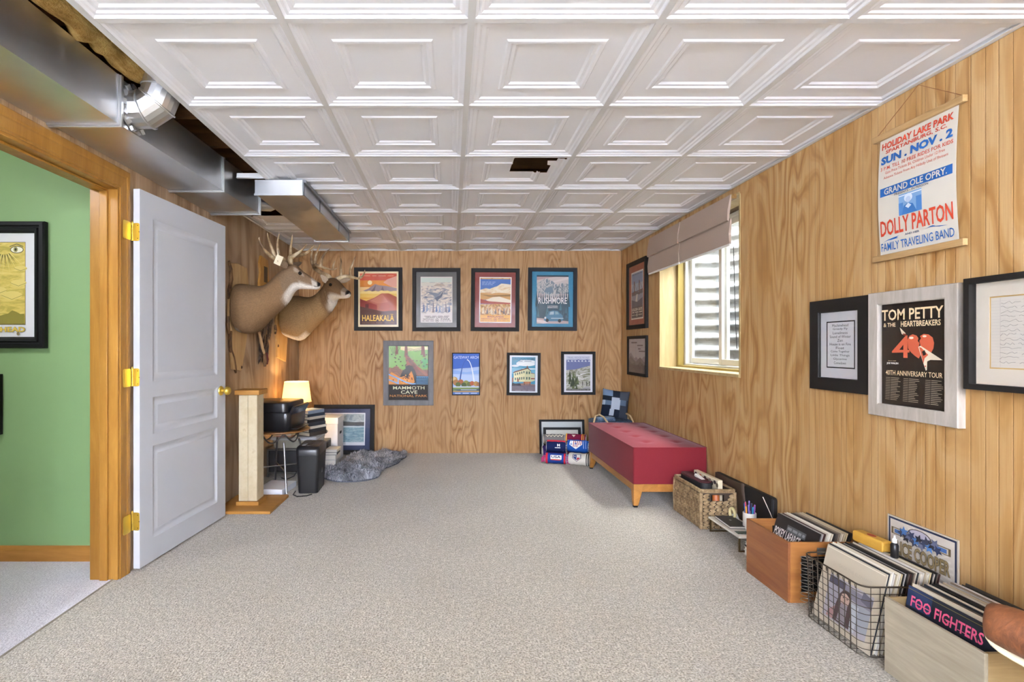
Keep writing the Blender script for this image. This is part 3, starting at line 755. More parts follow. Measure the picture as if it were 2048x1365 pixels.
A.poly([(.045, .51), (.2, .47), (.38, .52), (.58, .605), (.76, .605), (.955, .54), (.955, .15), (.045, .15)], '#a85a3f').poly([(.3, .47), (.6, .595), (.75, .45), (.5, .42)], '#b96c4e').poly([(.045, .50), (.25, .44), (.47, .40), (.47, .25), (.045, .30)], '#933f38').poly([(.045, .37), (.35, .32), (.62, .28), (.955, .30), (.955, .04), (.045, .04)], '#5d3c33').rect(.045, .04, .955, .16, '#4b2a2c')
for x in (.20, .24): A.rect(x-.012, .34, x+.012, .395, '#3a2226').ell(x, .405, .011, .012, '#3a2226', 8)
A.text('HALEAKALA', .10, .89, .105, .215, '#eec257', .02).rect(.80, .222, .87, .23, '#eec257').text('NATIONAL PARK · HAWAII', .10, .89, .062, .082, '#a3763e').text('NATIONAL PARKS OF HAWAII', .12, .88, .915, .928, '#e3b08a')
picture('black-framed orange and red volcano sunset poster titled HALEAKALA', .527, .692, .042, .03, FBLK, (BW(757), YB-0.001, BZ(662)), 0, A)
# --- canyon poster, grey mat
CANY = noisecol('canyon_strata', [(0.30, '#5c6a80'), (0.42, '#94949c'), (0.5, '#cfc2b6'), (0.62, '#e2d8c8'), (0.72, '#b7a79c')], (9, 9, 26), 5, 2.0)
A = Art(); A.rect(0, 0, 1, 1, '#d9d2cc').rect(.02, .86, .98, .98, '#c9d3c8').rect(.02, .20, .98, .88, CANY)
A.poly([(.02, .80), (.4, .80), (.5, .86), (.68, .865), (.8, .82), (.98, .83), (.98, .87), (.02, .875)], '#d3cdbf').poly([(.38, .79), (.52, .85), (.68, .85), (.78, .80)], '#b6a698')
A.poly([(.18, .68), (.42, .58), (.48, .52), (.62, .62), (.7, .70), (.55, .64), (.38, .66)], '#7c828e').poly([(.44, .53), (.62, .60), (.72, .70), (.68, .58), (.52, .47)], '#595f70')
for k in range(9): x = .06+.1*k; A.poly([(x, .22), (x+.03+.02*rr.random(), .40+.06*rr.random()), (x+.08, .22+.05*rr.random())], ['#4a5f85', '#7d8ba5', '#a7a2a6', '#6a5f66'][k % 4])
A.ridge(jag(14, .17, .24), .0, '#d8d0cb', .0, 1.0)
A.text('A FREE GOVERNMENT SERVICE', .12, .90, .135, .15, '#5a5350').text('GRAND CANYON', .16, .86, .10, .13, '#37322f', .02).text('NATIONAL', .08, .42, .062, .09, '#37322f', .02).text('PARK', .64, .94, .062, .09, '#37322f', .02).ell(.52, .05, .055, .04, '#4a423e').ell(.52, .05, .044, .032, '#d8d0cb').poly([(.49, .04), (.52, .07), (.55, .04)], '#4a423e')
A.text('RANGER NATURALIST SERVICE', .06, .42, .03, .045, '#5a5350').text('U.S. DEPT OF THE INTERIOR', .62, .95, .03, .045, '#5a5350')
picture('black-framed pale blue-grey canyon poster in a grey mat titled GRAND CANYON', .527, .692, .042, .03, FBLK, (BW(873), YB-0.001, BZ(663)), 0, A, '#6b6a69', (.047, .047, .052, .052))
# --- badlands poster, maroon mat
BADL = noisecol('badlands_hills', [(0.30, '#3a2a22'), (0.40, '#8b5a2c'), (0.5, '#c8953f'), (0.58, '#d9c39a'), (0.7, '#5d4634')], (14, 14, 9), 5, 2.5)
BADU = noisecol('badlands_clouds', [(0.3, '#cfa17a'), (0.45, '#e6d3ae'), (0.6, '#f0e8d6'), (0.75, '#d9b98d')], (8, 8, 20), 5, 1.5)
A = Art(); A.rect(0, 0, 1, 1, '#efeae0').rect(.03, .02, .97, .98, '#4f74b8').rect(.03, .955, .97, .98, '#c98b4f').text('RANGER NATURALIST SERVICE', .08, .92, .957, .977, '#e0b878')
for k in range(3): A.text('NATURE WALKS  FIELD TRIPS', .08, .50-.04*k, .885-.03*k, .90-.03*k, '#a9bbdd')
A.poly([(.03, .72), (.2, .755), (.32, .74), (.42, .77), (.55, .80), (.68, .86), (.80, .855), (.97, .84), (.97, .60), (.03, .60)], BADU).poly([(.03, .66), (.4, .64), (.6, .66), (.97, .64), (.97, .5), (.03, .5)], '#c99a5c').poly([(.03, .62), (.35, .60), (.97, .62), (.97, .58), (.3, .57)], '#8f6d3d').poly([(.20, .50), (.42, .56), (.62, .575), (.97, .50), (.97, .43), (.3, .46)], '#e9dcc4').poly([(.03, .52), (.3, .47), (.97, .44), (.97, .40), (.03, .42)], '#a0432f').rect(.03, .17, .97, .41, BADL)
for k in range(7): x = .08+.13*k; A.poly([(x, .20), (x+.05, .37-.03*(k % 2)), (x+.07, .20)], ['#e0cd9c', '#4e3a28'][k % 2])
A.rect(.03, .02, .97, .175, '#d79d30').text('BADLANDS', .26, .76, .115, .155, '#8a3a24', .02).text('NATIONAL', .07, .41, .075, .10, '#8a3a24', .02).text('MONUMENT', .59, .93, .075, .10, '#8a3a24', .02).ell(.5, .07, .055, .038, '#8a3a24').ell(.5, .07, .044, .03, '#d79d30').poly([(.47, .06), (.5, .09), (.53, .06)], '#8a3a24').text('DEPT OF THE INTERIOR', .07, .42, .04, .055, '#a8652c').text('NATIONAL PARK SERVICE', .59, .94, .04, .055, '#a8652c')
picture('black-framed yellow and white badlands poster in a maroon mat titled BADLANDS', .530, .688, .042, .03, FBLK, (BW(989.5), YB-0.001, BZ(663)), 0, A, '#8a4640', (.050, .044, .050, .052), roll=R(0.5))
# --- mountain memorial poster, teal mat
A = Art(); A.rect(0, 0, 1, 1, '#c9bdb9').rect(0, .97, 1, 1, '#2e3f4d').poly([(0, .97), (0, .9), (.6, .97)], '#b49a99').poly([(.4, .86), (1, .97), (1, .92), (.5, .84)], '#d6cac6')
GRAN = noisecol('granite_face', [(0.35, '#3d5060'), (0.48, '#8f979c'), (0.58, '#cdc5c1'), (0.7, '#5d6f7d')], (26, 26, 20), 4, 1.5)
A.poly([(0, .83), (.12, .88), (.22, .92), (.32, .945), (.40, .90), (.50, .88), (.58, .83), (.66, .80), (.78, .86), (.88, .84), (1, .82), (1, .62), (0, .62)], GRAN)
for (x, y, rx, ry) in ((.30, .885, .065, .055), (.45, .855, .05, .045), (.58, .79, .045, .042), (.78, .80, .06, .055)): A.ell(x, y, rx, ry, '#c6c0be', 14).ell(x+.02, y-.004, rx*.6, ry*.8, '#75838e', 12)
A.poly([(.22, .66), (.3, .74), (.5, .76), (.52, .66), (.4, .60)], '#6d7f8d')
for k in range(16):
    x = k/15; hh = .60+.12*abs(math.cos(x*3.1))*rr.uniform(.6, 1.0); A.poly([(x-.05, .35), (x, hh), (x+.05, .35)], ['#2f4b57', '#39586a', '#27404c'][k % 3])
A.rect(0, .0, 1, .46, '#33505e')
for k in range(18): x = rr.random(); y = rr.uniform(.2, .42); A.poly([(x-.04, y-.1), (x, y+.05), (x+.04, y-.1)], ['#2a4450', '#3e6172', '#47707f'][k % 3])
A.poly([(0, .12), (.3, .10), (1, .05), (1, 0), (0, 0)], '#b9a6a4').poly([(0, .09), (.25, .06), (.35, .02), (.2, .0), (0, .03)], '#d5c8c5')
A.poly([(.22, .07), (.26, .15), (.33, .17), (.38, .25), (.50, .275), (.66, .265), (.74, .21), (.80, .18), (.84, .10), (.80, .05), (.28, .05)], '#4d7c96').poly([(.40, .185), (.43, .245), (.54, .255), (.54, .19)], '#a9bfca').poly([(.58, .19), (.58, .255), (.66, .245), (.70, .195)], '#86a5b5').ell(.33, .07, .05, .035, '#1e2b33').ell(.72, .06, .05, .035, '#1e2b33').rect(.45, .105, .84, .118, '#c7d3d8').ell(.27, .12, .03, .022, '#e4e6e6')
A.text('Mount', .28, .70, .56, .65, '#a4aeb6', .0).text('RUSHMORE', .05, .95, .41, .54, '#e7e4e2', .012).text('NATIONAL', .34, .67, .352, .372, '#e7e4e2', .02).text('MEMORIAL', .34, .67, .322, .342, '#e7e4e2', .02)
picture('dark-framed blue-grey mountain road poster in a teal mat titled RUSHMORE', .536, .690, .042, .03, FNAVY, (BW(1104), YB-0.001, BZ(662)), 0, A, '#3e86a8', (.054, .050, .035, .040), roll=R(0.35))
# --- cave poster in grey frame
A = Art(); A.rect(0, 0, 1, 1, '#2b2420').rect(0, .3, 1, 1, '#7a4a34').rect(0, .56, 1, 1, '#86b060')
A.rect(.3, .90, 1, .99, '#e6d9a4').poly([(0, .85), (.3, .93), (.45, .90), (.65, .91), (.85, .93), (1, .93), (1, .8), (0, .8)], '#7fae5c')
for x, w_ in ((.2, .05), (.44, .06), (.87, .07)): A.poly([(x-w_*.7, .80), (x-w_/2, 1), (x+w_/2, 1), (x+w_*.9, .80)], '#7d4632')
for k in range(6): A.line([(.10+.02*k, .86), (.04+.05*k, .98)], .008, '#4a3324')
for k in range(3): A.line([(.45, .97-.025*k), (.65, .935-.02*k), (.85, .975-.025*k)], .006, '#5d4a30')
A.poly([(.42, .82), (.52, .80), (.75, .62), (1, .48), (1, .30), (.62, .36), (.45, .62)], '#8e4e37')
for k in range(4): A.line([(.46+.02*k, .78), (.62+.05*k, .60-.02*k), (.80+.06*k, .40)], .012, '#5b3226')
A.poly([(0, .60), (.22, .63), (.35, .55), (.32, .42), (.0, .40)], '#8a5a3a')
for k in range(3): A.line([(.05, .57-.03*k), (.2, .60-.03*k), (.33, .52-.04*k)], .01, '#5b3a26')
A.poly([(.26, .38), (.34, .52), (.42, .62), (.52, .65), (.62, .62), (.68, .52), (.76, .38), (.6, .28), (.3, .3)], '#1b1614')
for (x, y, s_) in ((.12, .70, .12), (.33, .66, .14), (.25, .78, .13), (.75, .80, .14), (.92, .72, .11), (.6, .86, .1), (.92, .63, .09), (.08, .63, .07), (.36, .60, .08)):
    A.poly([(x+s_*(1.0 if i % 2 else .72)*math.cos(2*PI*i/16), y+.62*s_*(1.0 if i % 2 else .72)*math.sin(2*PI*i/16)) for i in range(16)], '#83b35c' if x < .85 else '#5fa564')
for k in range(26): x, y = rr.uniform(.03, .97), rr.uniform(.62, .85); A.poly([(x-.025, y), (x, y+.012), (x+.03, y-.002), (x, y-.014)], '#4a3526')
A.poly([(.0, .46), (.07, .52), (.18, .47), (.28, .42), (.40, .44), (.48, .40), (.52, .48), (.58, .54), (.62, .46), (.66, .34), (.6, .26), (0, .28)], '#d98a35')
for k in range(30): x, y = rr.uniform(.02, .62), rr.uniform(.30, .46); A.poly([(x-.02, y), (x, y+.016), (x+.02, y), (x, y-.012)], ['#5a3a1f', '#e9a14a'][k % 2])
A.line([(.0, .475), (.25, .395), (.45, .325), (.60, .297), (.72, .305)], .022, '#86b7e2').line([(.0, .375), (.12, .34), (.26, .30)], .022, '#86b7e2').line([(.24, .40), (.24, .30)], .03, '#86b7e2').poly([(.68, .31), (.70, .42), (.74, .445), (1, .44), (1, .29), (.7, .29)], '#1c2733')
for k in range(6): A.line([(.70, .30+.026*k), (1, .297+.026*k)], .010, '#86b7e2')
for k in range(7): A.line([(.73+.045*k, .40), (.73+.045*k, .44)], .008, '#86b7e2')
A.rect(0, 0, 1, .288, '#2b2521').text('MAMMOTH', .11, .91, .195, .255, '#e7e6c4', .004).text('CAVE', .31, .73, .115, .178, '#e7e6c4', .004).text('NATIONAL PARK', .03, .98, .055, .098, '#d68f4e', .004)
FGRY = plainwood('grey_stained_frame', '#7d7c7d', '#68686a', 'z', 12, 0.6)
picture('grey-framed green and brown cave stairway poster titled MAMMOTH CAVE', .550, .710, .060, .028, FGRY, (BW(817), YB-0.001, BZ(811)), 0, A, '#3a332d', (.0, .0, .0, .0), prof=[(0, 0), (0, .9), (.05, 1), (.85, 1), (1, .8), (1, 0)])
# --- arch poster
A = Art(); A.rect(0, 0, 1, 1, '#3f66bd').poly([(0, .62), (.3, .64), (.6, .65), (1, .68), (1, .2), (0, .2)], '#a9bfe6').poly([(0, .60), (.5, .54), (1, .60), (1, .5), (0, .5)], '#8eb0e4').poly([(0, .5), (1, .46), (1, .3), (0, .3)], '#b9cdee')
def arch(t, wd): return (.535+wd*t, .86-.62*(math.cosh(2.2*t)-1)/(math.cosh(2.2)-1))
L = [arch(-1+2*i/30, .31) for i in range(31)]; I = [(.535+(p[0]-.535)*(.90-.08*abs(-1+2*i/30)), p[1]-.022*(1-abs(-1+2*i/30)**4)) for i, p in enumerate(L)]
A.poly(L[:16]+I[:16][::-1], '#3c5fae').poly(L[15:]+I[15:][::-1], '#e6ebf4')
for (x, y, s_, c) in ((.06, .36, .12, '#c8a36a'), (.12, .29, .12, '#b17d4e'), (.30, .30, .11, '#a8643f'), (.50, .27, .12, '#8d9150'), (.63, .25, .10, '#667046'), (.73, .27, .09, '#b1613f'), (.88, .26, .10, '#b58b50'), (.97, .25, .08, '#9b6a44'), (.2, .24, .1, '#5d6b3c'), (.42, .23, .1, '#4f5f3a')): A.ell(x, y, s_, s_*.62, c, 14).ell(x-.02, y+.02, s_*.6, s_*.36, {'#c8a36a': '#e0c892'}.get(c, c), 10)
A.rect(0, .06, 1, .19, '#7d9357').rect(0, .17, 1, .195, '#d5dce6').poly([(0, .12), (1, .14), (1, .09), (.2, .085)], '#4e5f66').rect(.3, .105, .9, .12, '#b9c4d0').rect(0, .055, 1, .085, '#b58f63').rect(0, 0, 1, .055, '#5778b8').text('ST. LOUIS, MISSOURI', .08, .92, .015, .04, '#c8d4ea').text('GATEWAY ARCH', .03, .98, .875, .945, '#dbe4f4', .0)
picture('narrow black-edged blue steel arch poster titled GATEWAY ARCH', .308, .467, .010, .018, FBLK2, (BW(932), YB-0.001, BZ(791)), 0, A, glass=False)
# --- house poster
A = Art(); A.rect(0, 0, 1, 1, '#dfe6ee').rect(.08, .035, .92, .955, '#4a93b4').poly([(.24, .80), (.4, .88), (.7, .88), (.9, .86), (.9, .74), (.5, .72), (.25, .72)], '#d7e0e4').ell(.6, .76, .3, .05, '#e6ebec').ell(.2, .72, .14, .03, '#d7e0e4').rect(.08, .5, .92, .66, '#6fb0cc').ell(.7, .64, .25, .02, '#dce7ea')
A.poly([(.15, .545), (.55, .63), (.57, .29), (.15, .29)], '#dcd9ac').poly([(.55, .29), (.55, .63), (.66, .655), (.76, .58), (.76, .29)], '#cfd0a4').poly([(.12, .535), (.58, .655), (.66, .67), (.78, .575), (.77, .565), (.65, .645), (.55, .625), (.13, .52)], '#54362a').poly([(.12, .535), (.20, .575), (.64, .675), (.58, .64)], '#6a4636').rect(.61, .66, .65, .72, '#75503f').poly([(.76, .29), (.76, .53), (.90, .51), (.90, .32)], '#c9cba6').poly([(.76, .535), (.90, .515), (.90, .505), (.76, .52)], '#8a4634').rect(.76, .36, .90, .39, '#8a4634')
for k in range(5):
    x = .19+.075*k; A.rect(x, .46+.016*k, x+.042, .52+.016*k, '#4f6b62').rect(x, .33+.006*k, x+.042, .40+.006*k, '#4f6b62')
for x in (.59, .68): A.rect(x, .50, x+.05, .57, '#46615a').rect(x, .35, x+.05, .42, '#46615a')
A.rect(.08, .035, .92, .22, '#6d6472').poly([(.08, .22), (.45, .25), (.92, .22), (.92, .2), (.08, .19)], '#8f6f66').rect(.5, .24, .76, .295, '#b27a54').poly([(.08, .18), (.1, .27), (.2, .24), (.38, .25), (.42, .18)], '#3a3440')
for x in (.10, .52, .72): A.rect(x, .20, x+.018, .285, '#3f2d2c')
A.rect(.09, .28, .13, .40, '#a5654a').rect(.27, .29, .33, .37, '#8b4f3c').text('LINCOLN HOME', .12, .90, .875, .935, '#3a5a72', .01).text('SPRINGFIELD, ILLINOIS', .30, .78, .838, .858, '#4e6f86').text('NATIONAL HISTORIC SITE', .20, .82, .05, .07, '#948c98')
picture('small black-framed yellow corner house poster titled LINCOLN HOME', .368, .467, .030, .022, FBLK2, (BW(1046.5), YB-0.001, BZ(791)), 0, A, roll=R(0.5))
# --- alpine road poster
TUND = noisecol('alpine_tundra', [(0.3, '#5d6148'), (0.45, '#8f917a'), (0.56, '#c9c8c2'), (0.68, '#74765c')], (12, 12, 34), 4, 1.5)
A = Art(); A.rect(0, 0, 1, 1, '#dcdde4').rect(.08, .04, .92, .96, '#8592b4').rect(.08, .86, .92, .96, '#c9cfdc').poly([(.08, .82), (.2, .86), (.35, .82), (.5, .87), (.65, .83), (.8, .87), (.92, .84), (.92, .55), (.08, .55)], '#6a74a3')
for k in range(7): x = .12+.12*k; A.poly([(x, .80), (x+.04, .85), (x+.08, .79), (x+.04, .81)], '#dfe2ea')
A.poly([(.08, .58), (.4, .60), (.92, .70), (.92, .04), (.08, .04)], TUND)
for k in range(6): x, y = rr.uniform(.4, .8), rr.uniform(.3, .58); A.poly([(x, y), (x+.18, y+.03), (x+.24, y+.02), (x+.06, y-.015)], '#d9d9d6')
for k in range(22):
    x, y, s_ = rr.uniform(.08, .48), rr.uniform(.06, .42), rr.uniform(.07, .13); x = max(x, .08+s_*.5)
    A.poly([(x-s_*.5, y), (x, y+s_*1.7), (x+s_*.5, y)], ['#39452f', '#4a5839', '#2e3a29', '#5d6a43'][k % 4])
for x in (.65, .79, .89): A.rect(x-.012, .17, x+.012, .28, '#2c2c2a')
A.poly([(.6, .06), (.7, .13), (.85, .16), (.92, .12), (.92, .06)], '#a7a6a8').rect(.08, .04, .92, .085, '#2b2c28').text('ROCKY MOUNTAIN NATIONAL PARK', .10, .90, .05, .073, '#d8d8d4').text('TRAIL RIDGE ROAD', .12, .88, .885, .935, '#8a94b2', .0)
picture('small black-framed green alpine slope poster titled TRAIL RIDGE ROAD', .374, .475, .030, .022, FBLK2, (BW(1156), YB-0.001, BZ(790)), 0, A)
# --- bridge poster on the right wall, red mat
HP = -PI/2
A = Art(); A.rect(0, 0, 1, 1, '#e8e2dc').rect(.04, .03, .96, .97, '#7c96bd').rect(.04, .6, .96, .75, '#9db0cc').poly([(.04, .56), (.3, .60), (.6, .56), (.96, .60), (.96, .45), (.04, .45)], '#4a5263').poly([(.04, .5), (.96, .52), (.96, .3), (.04, .3)], '#8a94a8').poly([(.3, .3), (.45, .52), (.55, .52), (.5, .3)], '#d7d4d2').poly([(.04, .42), (.5, .36), (.96, .44), (.96, .25), (.04, .25)], '#46506b')
for x in (.28, .68): A.rect(x-.03, .5, x+.03, .80, '#5b3b42')
A.line([(.04, .56), (.28, .78), (.48, .60), (.68, .79), (.96, .58)], .014, '#5b3b42').line([(.04, .555), (.96, .60)], .018, '#5b3b42').rect(.04, .03, .96, .26, '#39404f').text('GOLDEN GATE', .08, .92, .175, .235, '#e9e4dc', .02).text('NATIONAL RECREATION AREA', .10, .92, .135, .16, '#e9e4dc').text('A FREE GOVERNMENT SERVICE', .1, .9, .93, .945, '#3d4a63').text('RANGER SERVICE', .08, .40, .08, .10, '#d5d0c8').text('INTERIOR', .62, .92, .08, .10, '#d5d0c8').rect(.46, .06, .54, .12, '#d5d0c8')
picture('black-framed blue bridge poster in a brick red mat beside the window', .545, .685, .042, .03, FBLK, (XR-0.001, 5.265, 1.350), HP, A, '#9c4a3c', (.060, .058, .055, .065))
A = Art(); A.rect(0, 0, 1, 1, '#b9b6bb')
A.text('FORGET', .14, .48, .86, .92, '#6a676c').text('WHERE', .50, .82, .78, .83, '#6a676c').text('GO', .55, .70, .68, .73, '#6a676c').text('WANDER', .60, .94, .61, .66, '#6a676c').line([(0, .76), (1, .745)], .006, '#99969b')
A.ridge([.52, .60, .5, .42, .47, .40, .45, .42, .50, .44], 0, '#918e94').ridge([.40, .5, .42, .36, .33, .40, .46, .40, .33, .36], 0, '#737076').ridge([.34, .30, .26, .30, .22, .25, .34, .30, .24, .18], 0, '#5e5b61').ridge(jag(30, .16, .30), 0, '#45434a').rect(0, 0, 1, .12, '#4d4b52')
picture('black-framed grey misty mountain ridge print below the bridge poster', .54, .40, .030, .022, FBLK2, (XR-0.001, 5.27, 0.880), HP, A)
# --- set list print
A = Art(); A.rect(0, 0, 1, 1, '#cfced2').rect(.16, .15, .89, .86, '#1d1c1e').rect(.185, .168, .865, .842, '#d2d1d4')
for i, s_ in enumerate(('Machinehead', 'Greedy Fly', 'Loneliness', 'Sound of Winter', 'Zen', 'House is on Fire', 'Float', 'Come Together', 'Little Things', 'Glycerine', 'Comedown')):
    hw = min(.27, .017*len(s_)+.02); y = .775-.0565*i; A.text(s_, .52-hw, .52+hw, y, y+.040, '#3f3d40', .0)
A.text('. . . . . .', .44, .60, .18, .185, '#8a888b')
picture('black-framed white print of a typed list of song titles', .376, .444, .062, .024, FBLK, (XR-0.001, 2.526, 0.960), HP, A, prof=[(0, 0), (0, 1), (.06, 1), (.95, .96), (1, .7), (1, 0)])
# --- tour poster
A = Art(); A.rect(0, 0, 1, 1, '#2c2521')
CRM, ORG = '#ecd2a8', '#d9694a'
A.text('TOM PETTY', .045, .975, .835, .945, CRM, .018).text('& THE', .075, .275, .772, .812, CRM, .02).text('HEARTBREAKERS', .36, .94, .768, .822, CRM, .02)
A.poly([(.17, .53), (.395, .685), (.42, .685), (.42, .545), (.45, .545), (.45, .52), (.42, .52), (.42, .468), (.355, .468), (.355, .52), (.17, .515)], ORG).poly([(.29, .545), (.355, .595), (.355, .545)], '#2c2521')
A.poly([(.43, .56), (.42, .64), (.45, .68), (.50, .695), (.56, .68), (.585, .655), (.575, .63), (.60, .61), (.59, .57), (.61, .545), (.62, .50), (.59, .465), (.53, .49), (.47, .525)], ORG).poly([(.61, .60), (.60, .63), (.625, .655), (.61, .675), (.66, .695), (.73, .69), (.79, .66), (.81, .61), (.80, .56), (.76, .51), (.70, .53), (.64, .55)], ORG)
A.ell(.48, .66, .035, .012, '#f0e0cf', 10).ell(.675, .673, .03, .010, '#f0e0cf', 10).poly([(.30, .765), (.395, .705), (.36, .69), (.33, .70)], '#e9dcc6').poly([(.345, .705), (.40, .70), (.41, .682), (.36, .685)], '#8c3f2c')
A.poly([(.585, .575), (.62, .585), (.93, .455), (.76, .455), (.715, .44), (.71, .36), (.695, .355), (.62, .50)], '#efe2c9').poly([(.60, .572), (.635, .565), (.73, .50), (.68, .47), (.66, .42), (.63, .50)], ORG).poly([(.64, .53), (.68, .545), (.70, .505), (.66, .49)], '#2c2521').ell(.69, .395, .011, .008, ORG, 8)
A.text('SPECIAL GUEST', .155, .285, .432, .440, CRM).text('JOE WALSH', .13, .32, .398, .422, '#f0ece4', .03).text('40TH ANNIVERSARY TOUR', .115, .965, .295, .343, CRM, .004)
for c_ in range(3):
    for k in range(14):
        x = (.075, .375, .715)[c_]; wd = rr.uniform(.17, .25); y = .265-.0165*k; A.rect(x, y, x+.075, y+.0045, '#a89a86').rect(x+.085, y, min(x+wd, .985), y+.0045, '#b9aa94')
FWW = plainwood('whitewashed_frame', '#bdb5ab', '#a59c90', 'z', 20, 0.6)
picture('pale whitewashed wooden frame with a black concert tour poster', .412, .532, .054, .030, FWW, (XR-0.001, 2.122, 0.876), HP, A, '#2c2521', prof=[(0, 0), (0, .9), (.04, 1), (.92, 1), (1, .9), (1, 0)])
# --- handwritten lyric sheet in deep shadow-box frame
A = Art(); A.rect(0, 0, 1, 1, '#c7a56a').rect(.012, .018, .988, .982, '#d8d2c8')
for k in range(22): A.rect(.02, .05+.042*k, .98, .052+.042*k, '#bdb8b2')
A.rect(.10, .03, .103, .97, '#c4b9b4')
for k in range(14):
    y = .88-.062*k; x = .11
    A.scrawl(3+k % 2, x, x+.62+.06*(k % 3), y, y+.040, '#a29c95')
picture('deep black frame with a wide cream mat around a handwritten page', .50, .392, .020, .045, FBLK, (XR-0.001, 1.629, 1.024), HP, A, '#d8cfc0', (.045, .045, .055, .050), prof=[(0, 0), (0, 1), (.1, 1), (1, 1), (1, 0.3), (1, 0)])
# --- hall pictures
A = Art(); A.rect(0, 0, 1, 1, '#e2e1e4').rect(.115, .115, .885, .915, '#57515a').rect(.12, .12, .88, .91, '#e0c560').rect(.125, .125, .875, .905, noisecol('yellow_cloud_print', [(0.35, '#bda94e'), (0.5, '#d9c264'), (0.65, '#e6d27e')], (9, 9, 30), 4, 1.2))
for k in range(16):
    a = R(195+k*8); x, y = .62, .86; A.poly([(x+.10*math.cos(a-.05), y+.07*math.sin(a-.05)), (x+.33*math.cos(a)*(.8+.3*(k % 2)), max(.15, y+.25*math.sin(a)*(.8+.3*(k % 2)))), (x+.10*math.cos(a+.05), y+.07*math.sin(a+.05))], ['#5a5030', '#ead98c'][k % 2])
A.ell(.78, .84, .085, .036, '#6f6640').ell(.78, .84, .075, .028, '#efebd9').ell(.765, .842, .028, .026, '#a39a62', 12).ell(.765, .842, .014, .014, '#2f2b1c', 10).line([(.69, .87), (.78, .895), (.86, .87)], .008, '#6f6640')
for (x, y, s_) in ((.80, .52, .10), (.72, .40, .13), (.56, .45, .1), (.83, .66, .08)): A.ell(x, y, s_, s_*.32, '#e3cf7a', 14).line([(x-s_, y), (x, y-s_*.3), (x+s_, y)], .005, '#a08f45')
A.ridge(jag(16, .19, .27), .125, '#8d8238', .125, .875).text('ORHEAD', .40, .89, .045, .098, '#8a7430', .04).text('ORHEAD', .405, .885, .05, .094, '#ecc94f', .02).text('MILANO, ITALY', .36, .52, .028, .038, '#8a868a').ell(.80, .03, .02, .016, '#8a7a5a', 12)
picture('stepped black frame with a yellow cloud and eye poster on the green hall wall', .56, .69, .062, .035, FBLK2, (-2.487, 2.884, 1.165), 0, A, prof=[(0, 0), (0, .7), (.1, .95), (.35, 1), (.45, .75), (.55, .72), (.62, .95), (.8, .9), (1, .5), (1, 0)])
A = Art(); A.rect(0, 0, 1, 1, '#d9d7d2').rect(.2, .2, .8, .8, '#8b8f88')
picture('small black picture frame hung lower on the green hall wall', .30, .33, .025, .025, FBLK2, (-2.605, 2.884, 0.694), 0, A)

# --- hanging paper concert poster between two wooden rods
po = thing('hanging_poster', 'white paper concert poster with red and blue lettering between wooden rods', 'poster', (XR-0.004, 2.105, 1.545), HP)
PW, PH_ = 0.352, 0.512
V = []; F = []; n = 16
def pcurve(v): return -0.008-0.012*math.sin(v*PI)
mm = MB(); mm.rings([[Vector((-PW/2, pcurve(i/n), 0.018+PH_*i/n)), Vector((PW/2, pcurve(i/n), 0.018+PH_*i/n)), Vector((PW/2, pcurve(i/n)+0.0006, 0.018+PH_*i/n)), Vector((-PW/2, pcurve(i/n)+0.0006, 0.018+PH_*i/n))] for i in range(n+1)])
paper = mm.obj('paper', flat('#d6d0c3', 0.8, 0, 0.2), po)
RED, BLU = '#cf4a2f', '#2a66b0'
A = Art(True)
A.rect(.035, .505, .965, .580, BLU).rect(.30, .295, .60, .475, '#7fa6d0')
A.rect(.30, .455, .60, .463, '#dfe6ee').rect(.30, .295, .36, .40, '#4f83bf').rect(.53, .295, .60, .42, '#4f83bf').ell(.43, .43, .055, .036, '#d5e0ec', 14).ell(.43, .415, .035, .026, '#b9cbe0', 12).poly([(.34, .295), (.37, .37), (.43, .385), (.49, .37), (.54, .295)], '#3f77b8').poly([(.39, .36), (.43, .385), (.47, .36), (.43, .34)], '#d5e0ec')
A.text('HOLIDAY LAKE PARK', .04, .96, .925, .985, RED, .035).text('SPARTANBURG, S.C.', .10, .89, .876, .915, RED, .025).text('SUN . NOV . 2', .04, .96, .790, .862, BLU, .05).text('3 P.M. TILL 10 FREE RIDES FOR KIDS', .04, .97, .738, .770, RED, .01).text('Gate Price Tickets $6, Children Under 12 Free', .11, .88, .696, .724, RED, .0).text('Advance Tickets From Any Hillbilly Unit of Shriners', .09, .92, .650, .680, RED, .0).text('GRAND OLE OPRY.', .10, .91, .515, .570, '#d6d0c3', .02).text('PRESENTS - IN PERSON', .25, .69, .482, .500, '#3a3f52', .01)
A.text('DOLLY PARTON', .035, .965, .150, .290, RED, .02).text('AND HER', .37, .56, .118, .134, '#2f4a70', .02).text('FAMILY TRAVELING BAND', .03, .965, .018, .090, BLU, .005)
A.poly([(.06, .100), (.13, .116), (.22, .125), (.29, .130), (.25, .118), (.28, .112), (.18, .108), (.13, .110)], BLU).poly([(.62, .130), (.70, .135), (.78, .128), (.90, .118), (.80, .122), (.72, .145), (.69, .142), (.66, .135)], BLU)
A.build(paper, 1, 1, 0, 0, mapf=lambda u, v, dz: ((u-.5)*PW, pcurve(.02+.935*v)-dz-0.0008, 0.018+PH_*(.02+.935*v)))
ROD = plainwood('pine_rod', '#bf9f70', '#a58252', 'x', 14, 0.5)
for z0 in (-0.004, 0.516): MB().box(-0.205, 0.205, -0.022, -0.004, z0, z0+0.026).obj('rod', ROD, po, bevel=0.002)
MB().tube([(-0.19, -0.013, 0.542), (0.01, -0.010, 0.672), (0.195, -0.013, 0.542)], 0.0012, 5).obj('cord', flat('#8a5a38', 0.8), po)
